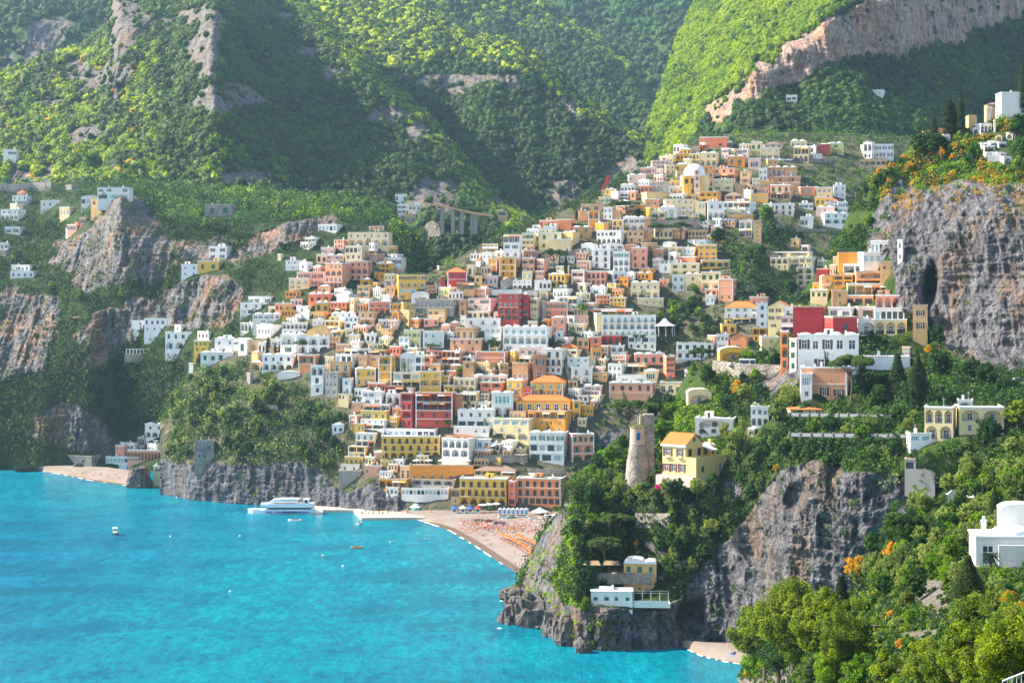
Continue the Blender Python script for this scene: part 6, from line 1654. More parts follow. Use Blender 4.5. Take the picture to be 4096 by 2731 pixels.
# people: one skinned body per pose
def body_mesh(name, pose, cloth, skin):
    J = {'stand': dict(pel=(0,0,.93), ch=(0,0,1.28), nk=(0,0,1.5), hd=(0,.0,1.66), ls=(-.2,0,1.42), le=(-.27,0,1.15), lh=(-.28,-.05,.88), rs=(.2,0,1.42), re=(.28,.02,1.15), rh=(.26,-.08,.9), lk=(-.11,-.02,.5), la=(-.12,.03,.06), lf=(-.12,-.12,.04), rk=(.11,-.05,.5), ra=(.12,0,.06), rf=(.12,-.15,.04)),
         'lie': dict(pel=(0,0,.14), ch=(0,.38,.16), nk=(0,.6,.18), hd=(0,.76,.2), ls=(-.2,.5,.15), le=(-.34,.28,.1), lh=(-.3,.02,.1), rs=(.2,.5,.15), re=(.36,.6,.1), rh=(.3,.8,.12), lk=(-.12,-.42,.2), la=(-.13,-.85,.08), lf=(-.14,-.9,.2), rk=(.12,-.4,.34), ra=(.13,-.7,.08), rf=(.13,-.85,.08)),
         'sit': dict(pel=(0,0,.14), ch=(0,.1,.5), nk=(0,.1,.72), hd=(0,.06,.88), ls=(-.2,.1,.64), le=(-.3,-.05,.42), lh=(-.2,-.3,.36), rs=(.2,.1,.64), re=(.3,.2,.4), rh=(.3,.32,.1), lk=(-.14,-.42,.46), la=(-.14,-.62,.08), lf=(-.14,-.8,.06), rk=(.14,-.42,.4), ra=(.14,-.68,.08), rf=(.14,-.84,.06))}[pose]
    ks = list(J); V = [J[k] for k in ks]; ix = {k: i for i, k in enumerate(ks)}
    E = [('pel','ch'),('ch','nk'),('nk','hd'),('ch','ls'),('ls','le'),('le','lh'),('ch','rs'),('rs','re'),('re','rh'),('pel','lk'),('lk','la'),('la','lf'),('pel','rk'),('rk','ra'),('ra','rf')]
    R = dict(pel=.15, ch=.16, nk=.06, hd=.11, ls=.065, le=.045, lh=.035, rs=.065, re=.045, rh=.035, lk=.07, la=.045, lf=.04, rk=.07, ra=.045, rf=.04)
    me = bpy.data.meshes.new('skel'); me.from_pydata(V, [(ix[a], ix[b]) for a, b in E], []); o = bpy.data.objects.new('skel', me); C.objects.link(o)
    md = o.modifiers.new('skin', 'SKIN'); sv = me.skin_vertices[0].data
    for k in ks: sv[ix[k]].radius = (R[k], R[k])
    sv[0].use_root = True; ss = o.modifiers.new('sub', 'SUBSURF'); ss.levels = 1
    bm_ = bpy.data.meshes.new_from_object(o.evaluated_get(bpy.context.evaluated_depsgraph_get())); bpy.data.objects.remove(o)
    bm_.name = name; bm_.materials.clear(); [bm_.materials.append(m) for m in (skin, cloth, hair_m)]
    for f in bm_.polygons:
        c = f.center; a = Vector(J['pel']); b = Vector(J['nk']); h = Vector(J['hd']); ax = (b-a); u = (c-a).dot(ax)/ax.length_squared; off = (c-a-ax*max(0, min(1, u))).length
        f.material_index = 1 if (-.35 < u < (.85 if cloth.name != 'orange_swimwear' else .2) and off < .2) else (2 if (c-h).length < .2 and (c.z > h.z+.03 or c.y > h.y+.04) else 0)
        f.use_smooth = True
    return bm_
skin_m = plain('tanned_skin', (.55,.26,.15), .6); hair_m = plain('dark_hair', (.03,.02,.015), .8)
cl = [plain('orange_swimwear', (.7,.12,.04), .8), plain('white_shirt', (.7,.7,.7), .8), plain('navy_shirt', (.03,.05,.2), .8), plain('red_shirt', (.6,.04,.04), .8), plain('black_swimwear', (.02,.02,.02), .8), plain('aqua_shirt', (.1,.45,.5), .8)]
BODY = {(p, k): body_mesh('person', p, cl[k], skin_m) for p in ('stand', 'lie', 'sit') for k in range(6)}
cn = ['orange swimwear', 'a white top', 'a navy top', 'a red top', 'black swimwear', 'an aqua top']
tw = MB(); tw.box(-.4, .4, -1, .95, .02, .05); TOW = [tw.mesh('beach_towel', [m]) for m in (canvas_w, cl[3], cl[5], canvas_o)]
def person(P, pose, place):
    k = rnd.randrange(6); o_ = link('person', BODY[(pose, k)], None, P, rnd.uniform(0, 6.28)); w_ = {'stand': 'standing', 'lie': 'lying down', 'sit': 'sitting'}[pose]
    tag(o_, 'person in %s %s %s' % (cn[k], w_, place), 'person', 'people %s, %s in %s' % (place, w_, cn[k])); return o_
for k in range(150):
    u = rnd.random(); x = 1850+u*350+rnd.uniform(-20, 20); y = rnd.gauss(2098+ (x-1850)*.06, 17)
    if y < 2072 or y > np.interp(x, [1700,1850,2000,2100,2200], [2085,2140,2225,2280,2300])-12: continue
    p_ = rnd.choice(['lie', 'sit', 'sit', 'stand', 'lie']); P = bp(x, y, 1.9); person(P, p_, 'on the crowded main beach')
    if p_ != 'stand' and rnd.random() < .5: link('beach_towel', TOW[rnd.randrange(4)], None, P+Vector((.0, 0, -.02)), rnd.uniform(0, 3)); tag(C.objects[-1], 'towel spread on the pebbles of the main beach', 'towel', 'towels on the main beach')
for k in range(60): x = rnd.uniform(1845, 2010); person(bp(x, rnd.uniform(2066, 2130)*1.0, 1.7), rnd.choice(['lie', 'sit', 'stand']), 'on the crowded main beach') if True else 0
for k in range(46): person(px(rnd.uniform(1440, 1640), rnd.uniform(2046, 2064), sea(2055, 1.3))+Vector((0,0,0)), 'stand', 'waiting on the landing pier')
for (x, y) in [(1957,2184),(1966,2184),(2058,2216),(2085,2248),(2110,2243),(2062,2264),(2078,2264),(2088,2270),(2147,2178),(2921,2610)]: person(bp(x, y, .8), 'stand', 'on the open lower part of the beach' if x < 2500 else 'on the shaded cove beach')
for k in range(18): x = rnd.uniform(240, 480); person(px(x, 1885+(x-240)*.09+rnd.uniform(-6, 8), sea(1885+(x-240)*.12, 1.5)), rnd.choice(['lie', 'stand', 'sit']), 'on the western beach')
for k in range(16): x = rnd.uniform(1640, 2200); person(px(x, 2046, 818)+Vector((0, rnd.uniform(-3, 1), 0)), 'stand', 'walking along the beach promenade')

# the denser part of the crowd, too many to tell apart
cv = []; cf = []; ci = []; off = 0
for k in range(170):
    x = rnd.uniform(1870, 2210); y = rnd.gauss(2100+(x-1850)*.05, 15)
    if y < 2074 or y > np.interp(x, [1700,1850,2000,2100,2200], [2085,2140,2225,2280,2300])-14: continue
    b_ = BODY[(rnd.choice(['lie', 'sit', 'stand']), rnd.randrange(6))]; P = bp(x, y, 1.9); M = Matrix.Translation(P) @ Matrix.Rotation(rnd.uniform(0, 6.28), 4, 'Z')
    cv += [tuple(M @ v.co) for v in b_.vertices]; cf += [tuple(off+i for i in p.vertices) for p in b_.polygons]; ci += [(0 if p.material_index == 0 else (1 if p.material_index == 2 else 2+k % 4)) for p in b_.polygons]; off += len(b_.vertices)
me = bpy.data.meshes.new('crowd'); me.from_pydata(cv, [], cf); [me.materials.append(m) for m in (skin_m, hair_m, cl[0], cl[1], cl[3], cl[2])]; me.polygons.foreach_set('material_index', ci); tag(link('crowd', me), 'dense crowd of bathers in the middle of the main beach', 'crowd', kind='stuff')

# vehicles
def car(x, y, D, rz, mt, label, van=False, group=None):
    r_ = root_at('parked_van' if van else 'parked_car', x, y, D, rz, label, 'van' if van else 'car', group); mb = MB(); pr = None
    top = [(-2.1,.55),(-2.0,1.0),(-1.5,1.45),(.6,1.45),(1.1,1.0),(2.0,.85),(2.1,.5)] if not van else [(-2.4,.6),(-2.4,2.0),(1.2,2.0),(1.9,1.2),(2.4,1.0),(2.4,.5)]
    for a, b in zip(top[:-1], top[1:]): mb.quad((a[0],-.85,.35),(b[0],-.85,.35),(b[0],-.85,b[1]),(a[0],-.85,a[1])); mb.quad((b[0],.85,.35),(a[0],.85,.35),(a[0],.85,a[1]),(b[0],.85,b[1])); mb.quad((a[0],-.85,a[1]),(b[0],-.85,b[1]),(b[0],.85,b[1]),(a[0],.85,a[1]))
    part(r_, 'body', mb, mt); mb = MB(); mb.box(-1.5,.8,-.87,.87,.98,1.3) if not van else mb.box(-2.2,1.4,-.87,.87,1.2,1.75); part(r_, 'windows', mb, glass)
    for a in (-1.3, 1.3):
        for b in (-.86, .7): w_ = MB(); w_.lathe([(0,0),(.33,0),(.33,.16),(0,.16)], 10); o_ = link('wheel', w_.mesh('wheel', [dark_in]), r_, (a, b+.16, .33)); o_.rotation_euler = (math.pi/2, 0, 0)
ORD = ['first','second','third','fourth','fifth','sixth','seventh','eighth','ninth','tenth','eleventh']
cm = [(white, 'white'), (metal, 'silver'), (navy, 'dark'), (WALL['R'], 'red'), (blue_p, 'blue')]
for k, x in enumerate([35, 95, 130, 190, 455, 475, 510]): m_, w_ = cm[rnd.choice([0,0,1,4,2])]; car(x, 727, 1318, rnd.uniform(-.1,.1), m_, '%s car parked on the left coast road, %s from the left edge' % (w_, ORD[k]), group='cars on the left coast road')
for k, x in enumerate([640, 740, 770, 830, 880, 930, 955, 985, 1100, 1180, 1230]): m_, w_ = cm[rnd.choice([0,0,1,2])]; car(x, 742+(x-640)*.035, (depth_at(x, 748+(x-640)*.035) or 1270)-3, rnd.uniform(-.1,.1), m_, '%s %s parked on the road above the left cliff, %s from the left' % (w_, 'van' if k < 2 else 'car', ORD[k]), van=(k < 2), group='cars on the road above the left cliff')
for k, x in enumerate([2895, 2915, 2930]): car(x, 885, 975, .1, white, 'white car on the upper town road, %s of three' % ORD[k], group='white cars on the upper town road')
for k, x in enumerate([3130, 3160, 3185]): car(x, 645, 1095, .1, cm[k][0], cm[k][1]+' car by the wall of the upper town', )
car(2935, 1466, 604, .3, metal, 'silver car in front of the parked bus'); car(4075, 1530, 522, .2, metal, 'silver car at the right edge behind the trees')
r_ = root_at('tour_bus', 2985, 1474, 606, math.radians(-10), 'white tour bus parked on the curved road', 'bus'); mb = MB(); mb.box(-2.4,3.2,-1.2,1.2,.4,3.3); part(r_, 'body', mb, white); mb = MB(); mb.box(-2.2,1.0,-1.23,-1.2,1.7,2.9); mb.box(1.4,3.0,-1.24,-1.2,1.4,3.0); part(r_, 'windows', mb, glass)
for a in (-1.5, 1.9): w_ = MB(); w_.lathe([(0,0),(.5,0),(.5,.3),(0,.3)], 12); o_ = link('wheel', w_.mesh('wheel', [dark_in]), r_, (a, -.92, .5)); o_.rotation_euler = (math.pi/2, 0, 0)
# crane
r_ = root_at('tower_crane', 2417, 835, depth_at(2417, 835, ['town_hill']) or 1030, 0, 'red and white tower crane head above the mustard house', 'crane'); mb = MB(); mb.tube((0,0,0),(0,0,12),.25,.25,4); part(r_, 'mast', mb, metal); mb = MB(); mb.box(-1.2,.8,-.6,.6,11,14); mb.quad((-.5,-.3,14),(2.5,-.3,14.6),(4,-.3,19.5),(1,-.3,19)); mb.quad((-.5,.3,14),(2.5,.3,14.6),(4,.3,19.5),(1,.3,19)); part(r_, 'jib', mb, WALL['R'])
# marquee
r_ = root_at('marquee', 2660, 1322, 905, 0, 'cream peaked marquee roof right of the large white hotel', 'marquee'); mb = MB(); mb.lathe([(5.6,2.6),(3,3.8),(1.2,5.6),(.9,6.2),(0,6.3)],12); part(r_, 'canopy', mb, canvas_w, True); mb = MB(); [mb.tube((5*math.cos(a),5*math.sin(a),-3),(5*math.cos(a),5*math.sin(a),2.7),.1,.1,5) for a in np.linspace(0,6.28,9)[:-1]]; part(r_, 'posts', mb, white)
# netting roof between the trees of the near slope
r_ = root_at('garden_net', 3855, 2015, 345, 0, 'pale net tent spread over a plot among the olive trees', 'tent'); mb = MB(); g_ = [[(i*1.0-3.2, j*1.2, 2.2+1.0*math.sin(i*1.1)*math.cos(j*.9)-abs(i-3)*.12) for i in range(8)] for j in range(4)]
for j in range(3):
    for i in range(7): mb.quad(g_[j][i], g_[j][i+1], g_[j+1][i+1], g_[j+1][i])
for i in range(7): mb.quad((g_[0][i][0],0,-.5),(g_[0][i+1][0],0,-.5),g_[0][i+1],g_[0][i])
part(r_, 'canopy', mb, plain('pale_net', (.62,.58,.52), .95))
# vine pergola on the near slope, dish, railing at the corner
r_ = root_at('vine_pergola', 3470, 2560, depth_at(3500,2560,['near_slope']), .1, 'vine covered wooden pergola on the near slope', 'pergola'); mb = MB()
for q in range(5): mb.box(q*1.0, q*1.0+.1, 0, 3.5, 2.0, 2.1); [mb.tube((q*1.0, b, -1.5), (q*1.0, b, 2), .05, .05, 5) for b in (0, 3.5)]
mb.box(0, 4.1, -.05, .05, 2.1, 2.2); part(r_, 'frame', mb, plain('weathered_wood', (.35,.27,.2), .9)); V, F, tn = leaves([(q*.55, 1.8+.8*math.sin(q*2), 2.25) for q in range(8)], [.9]*8, 140, .09, 5, .28); link('vine', fast_mesh('vine', V, F, [LF['bright']], None, False, {'tint': tn}), r_)
r_ = root_at('corner_railing', 4010, 2722, 60, 0, 'white railing corner at the lower right of the view', 'railing'); mb = MB(); a = Vector((0,0,0)); b = Vector((1.3,0,.52))
mb.tube(a, b, .03, .03, 6); [mb.tube(a.lerp(b, q/8), a.lerp(b, q/8)-Vector((0,0,1.2)), .012, .012, 4) for q in range(9)]; part(r_, 'rail', mb, white)

# sea rocks of the headland tip
def rock(x, y, w, h, D, label, seed, fl=1.0):
    s = ppm(D); P = px(x, y, D); V = IV.copy(); 
    me_v = []; 
    sub = bpy.data.meshes.new('r'); import bmesh
    bm = bmesh.new(); bmesh.ops.create_icosphere(bm, subdivisions=4, radius=1.0)
    co = np.array([v.co for v in bm.verts]); n_ = fbm(co[:,0]*1.3+seed, co[:,1]*1.3, co[:,2]*1.3, 3, seed)
    co = co*(1+.45*n_)[:, None]; q_ = np.array([.30]*3)
    co = np.round(co/q_*1.0+.0)*q_*.55+co*.45; co += .16*ridged(co[:,0]*3, co[:,1]*3, co[:,2]*3+seed, 3, seed)[:, None]*co
    co *= np.array([w/s/2, w/s/2*fl, h/s/1.6])
    for v, c in zip(bm.verts, co): v.co = c
    bm.to_mesh(sub); bm.free(); sub.name = 'sea_rock'; sub.materials.append(ROCKM); sub.attributes.new('rock', 'FLOAT', 'POINT').data.foreach_set('value', np.ones(len(sub.vertices), np.float32))
    o_ = link('sea_rock', sub, None, P); tag(o_, label, 'rock'); return o_
ROCKM = groundmat('sea_rock_stone', (.36, .32, .29), (.05, .05, .055), (.36, .24, .15), (.1,.1,.08), (.2,.18,.12), .5, 4.0)
rock(2035, 2500, 95, 130, 562, 'grey blocky sea rock at the far left of the headland tip', 1)
rock(2075, 2450, 80, 110, 575, 'pale rounded rock behind the leftmost sea rock', 7)
rock(2130, 2490, 140, 160, 558, 'largest pale boulder in front of the headland cliff', 2)
rock(2180, 2430, 80, 90, 566, 'tilted slab behind the largest boulder', 3)
rock(2225, 2530, 100, 150, 540, 'brown boulder at the foot of the headland cliff', 4)
rock(2275, 2560, 110, 130, 528, 'pale cracked boulder right of the brown one', 5)
rock(2060, 2385, 130, 60, 592, 'low flat rock shelf pointing into the bay', 6)
rock(2110, 2320, 40, 50, 608, 'small dark rock beside the end of the beach', 8)
rock(2335, 2600, 50, 50, 516, 'small rock at the water line under the white cliff house', 9)
rock(560, 1935, 100, 110, 940, 'dark round rock at the end of the western beach', 10)
rock(312, 1866, 36, 26, 1018, 'pale boulder on the western beach', 11)
for q, (x, y, w) in enumerate([(2010,2402,22),(1998,2512,22)]):
    mb = MB(); D = sea(y); s = ppm(D); n_ = 9
    pts = [((w/s/2)*math.cos(a)*(1+.3*vnoise(a*2, q, 0, 3)), (w/s/2.2)*math.sin(a)*(1+.3*vnoise(a*2, q, 5, 3)), .05) for a in np.linspace(0, 6.28, n_)[:-1]]; mb.poly(pts)
    tag(link('sea_foam', mb.mesh('sea_foam', [foam_m]), None, px(x, y, D)), 'patch of surf around the headland rocks', 'foam', kind='stuff')

def k_per(S): return {'fornillo_hill': 26, 'town_hill': 34, 'promontory': 44, 'near_slope': 60}[S.name]
def woods_on(S, n, r0, r1, mat, label, **k):
    tb = k.pop('tb', 0); p, rad = scatter(S, n, r0, r1, **k)
    X = CX+p[:, 0]/p[:, 1]*FP; Yp = HORIZON-(p[:, 2]-CAMH)/p[:, 1]*FP; rp = rad*FP/p[:, 1]*.8; keep = np.ones(len(p), bool)
    for a, b, c, d_, e in RECTS: keep &= ~((X+rp > a) & (X-rp < c) & (Yp+rp > b) & (Yp-rp < d_) & (p[:, 1] < e+9))
    p = p[keep]; rad = rad[keep]
    if S in (promontory, near_slope, town_hill, left_hill): return leafy('woodland', p, rad*1.15, np.clip(tintf(p, 25, 3)+tb, 0, 1), LF[mat], label, per=k_per(S))
    return woods('woodland', p, rad, np.clip(tintf(p, s=S.o.name.__len__())+tb, 0, 1), LF[mat], label)
woods_on(ridge_front, 24000, 1.9, 4.6, 'forest', 'dark green woods over the steep front mountainside above the coast road')
woods_on(ridge_front, 4200, 1.9, 4.2, 'sunny', 'trees tinted as if rim lit along the crest of the front mountain ridge', dens=lambda x, y: ((y < np.interp(x, [1150,1300,1450,1600,1750,1850,1960,2060,2250], [-60,85,225,365,510,630,750,850,960])+95) & (x > 1130)))  # crest band coloured brighter to imitate rim light
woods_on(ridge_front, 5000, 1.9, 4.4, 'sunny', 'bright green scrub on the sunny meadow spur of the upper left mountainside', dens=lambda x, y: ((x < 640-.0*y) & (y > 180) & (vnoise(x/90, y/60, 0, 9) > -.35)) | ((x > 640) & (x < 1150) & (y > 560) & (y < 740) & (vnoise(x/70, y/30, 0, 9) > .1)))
woods_on(ridge_front, 500, 1.8, 3.6, 'yellow', 'yellow broom flowering on the upper left mountainside', dens=lambda x, y: ((x < 560) & (y > 180) & (vnoise(x/40, y/25, 0, 4) > .2)))
woods_on(ridge_mid, 15000, 2.2, 5.0, 'forest', 'green woods on the second mountain ridge behind the town ravine')
woods_on(ridge_mid, 4200, 2.0, 4.6, 'sunny', 'trees tinted paler as if rim lit along the crest of the second mountain ridge', dens=lambda x, y: (y < np.interp(x, [1500,1800,2050,2200,2330,2450,2560,2620], [300,230,280,360,470,545,600,650])))
woods_on(ridge_far, 5500, 3.0, 6, 'forest', 'hazy woods on the third mountain ridge in the upper middle')
woods_on(ridge_far, 500, 3.5, 6.5, 'sunny', 'trees tinted as if sunlit along the crest of the third mountain ridge', dens=lambda x, y: (y < np.interp(x, [2250,2400,2520,2700], [120,220,300,520])))
woods_on(backdrop, 3500, 5, 10, 'forest', 'hazy woods on the farthest mountain slope at the top of the picture')
woods_on(left_back, 2500, 4, 8, 'forest', 'hazy woods on the far mountain in the upper left corner')
woods_on(right_mountain, 13000, 1.9, 4.2, 'forest', 'dark green woods under the great rock band of the right mountain', dens=lambda x, y: (x > 2900) & (y > np.interp(x, [2820,3000,3250,3440,3600,4000], [450,400,320,235,230,110])) | (vnoise(x/60, y/40, 0, 12) > .25) | (rng.uniform(0, 1, x.shape) < .14))
woods_on(right_mountain, 11000, 1.8, 4.0, 'sunny', 'woods tinted a sunlit yellow green on the slope left of the great rock band', dens=lambda x, y: (y < np.interp(x, [2590,2830,3000,3250,3440,3600], [900,470,330,120,0,-80])))  # sun on this slope is partly put into the leaf colour
woods_on(left_hill, 8500, 1.6, 3.8, 'forest', 'dark green scrub over the western hillside between its cliffs', rockp=.32)
woods_on(left_hill, 1500, 1.6, 3.6, 'broad', 'bright green and olive trees on the western hillside', dens=lambda x, y: ((y > 700) & (y < 900) & (x > 650)) | ((x > 1560) & (y < 1120)) | ((y > 1480) & (x > 250)) | (y < 1200)*(rng.uniform(0, 1, x.shape) < .12), rockp=.03)
woods_on(town_hill, 4200, 1.0, 2.6, 'forest', 'low green shrubs between the houses of the town hill', rockp=.05)
woods_on(town_hill, 1600, 1.0, 2.2, 'bright', 'bright garden greenery between the houses of the town hill', rockp=.02)
woods_on(promontory, 6500, .9, 2.3, 'forest', 'dark green scrub over the shaded headland', rockp=.045)
woods_on(promontory, 700, .7, 1.7, 'olive', 'grey green bushes over the headland', rockp=.10)
woods_on(promontory, 1100, .6, 1.5, 'yellow', 'yellow flowering shrubs on the top of the great cliff', dens=lambda x, y: (x > 3480) & (y < 860) & (vnoise(x/50, y/40, 0, 4) > -.1), rockp=.15)
woods_on(promontory, 1900, .7, 1.9, 'bright', 'bright bushes on the top of the great cliff and the sunny gardens', dens=lambda x, y: ((x > 3480) & (y < 800)) | ((x < 2900) & (y < 1960)), rockp=.10)
woods_on(near_slope, 5200, .35, .95, 'forest', 'green undergrowth on the near slope', rockp=.1)
woods_on(near_slope, 3500, .3, .8, 'near', 'yellow green grass and weeds on the near slope', rockp=.1)

woods_on(town_hill, 500, 2.2, 5.0, 'broad', 'dark leafy trees of the wooded ravine inside the town', dens=lambda x, y: (x > 2850) & (x < 3200) & (y > 930) & (y < 1250), rockp=.03)
woods_on(town_hill, 700, 1.6, 3.6, 'broad', 'dark trees between the terraces of the upper town', dens=lambda x, y: (x > 2700) & (y < 960), rockp=.03)
woods_on(town_hill, 420, 1.6, 3.4, 'bright', 'bright trees between the terraces of the upper town', dens=lambda x, y: (x > 2700) & (y < 960), rockp=.03)
woods_on(town_hill, 1000, 1.6, 3.6, 'broad', 'dark trees over the slope above the sea cliff', dens=lambda x, y: (x < 1420) & (y > 1450), rockp=.02)
woods_on(town_hill, 350, 1.6, 3.6, 'olive', 'olive grove over the slope above the sea cliff', dens=lambda x, y: (x < 1420) & (y > 1450), rockp=.02)
woods_on(left_hill, 700, 2.5, 5.5, 'broad', 'darker trees along the coast road and ravine edge', dens=lambda x, y: ((x > 1560) & (y < 1150)) | ((x > 560) & (y < 900)), rockp=.03)
woods_on(left_hill, 420, 2.2, 4.6, 'bright', 'bright trees along the coast road and the wooded ravine edge', dens=lambda x, y: ((x > 1560) & (y < 1150)) | ((x > 640) & (y < 880)), rockp=.03)

woods_on(town_hill, 900, 1.4, 3.2, 'forest', 'trees along the skyline edge of the town ridge', dens=lambda x, y: (x > 1750) & (x < 2500) & (y < 1010), rockp=.03)

woods_on(promontory, 900, 1.0, 2.6, 'broad', 'dark bushes around the houses under the great cliff', dens=lambda x, y: (x > 3150) & (x < 3560) & (y > 850) & (y < 1450), rockp=.05)

woods_on(promontory, 1500, .9, 2.4, 'broad', 'shaded garden greenery on the right behind the cream villa', dens=lambda x, y: (x > 3300) & (y > 1440) & (y < 1960), rockp=.05)
woods_on(left_hill, 4000, 1.8, 4.2, 'forest', 'dark scrub on the lower western hillside', dens=lambda x, y: (x < 1000) & (y > 900), rockp=.05)
woods_on(promontory, 500, .6, 1.4, 'bright', 'sunlit weeds on the edge of the headland', dens=lambda x, y: (x < 2500) & (y > 1900), rockp=.2)

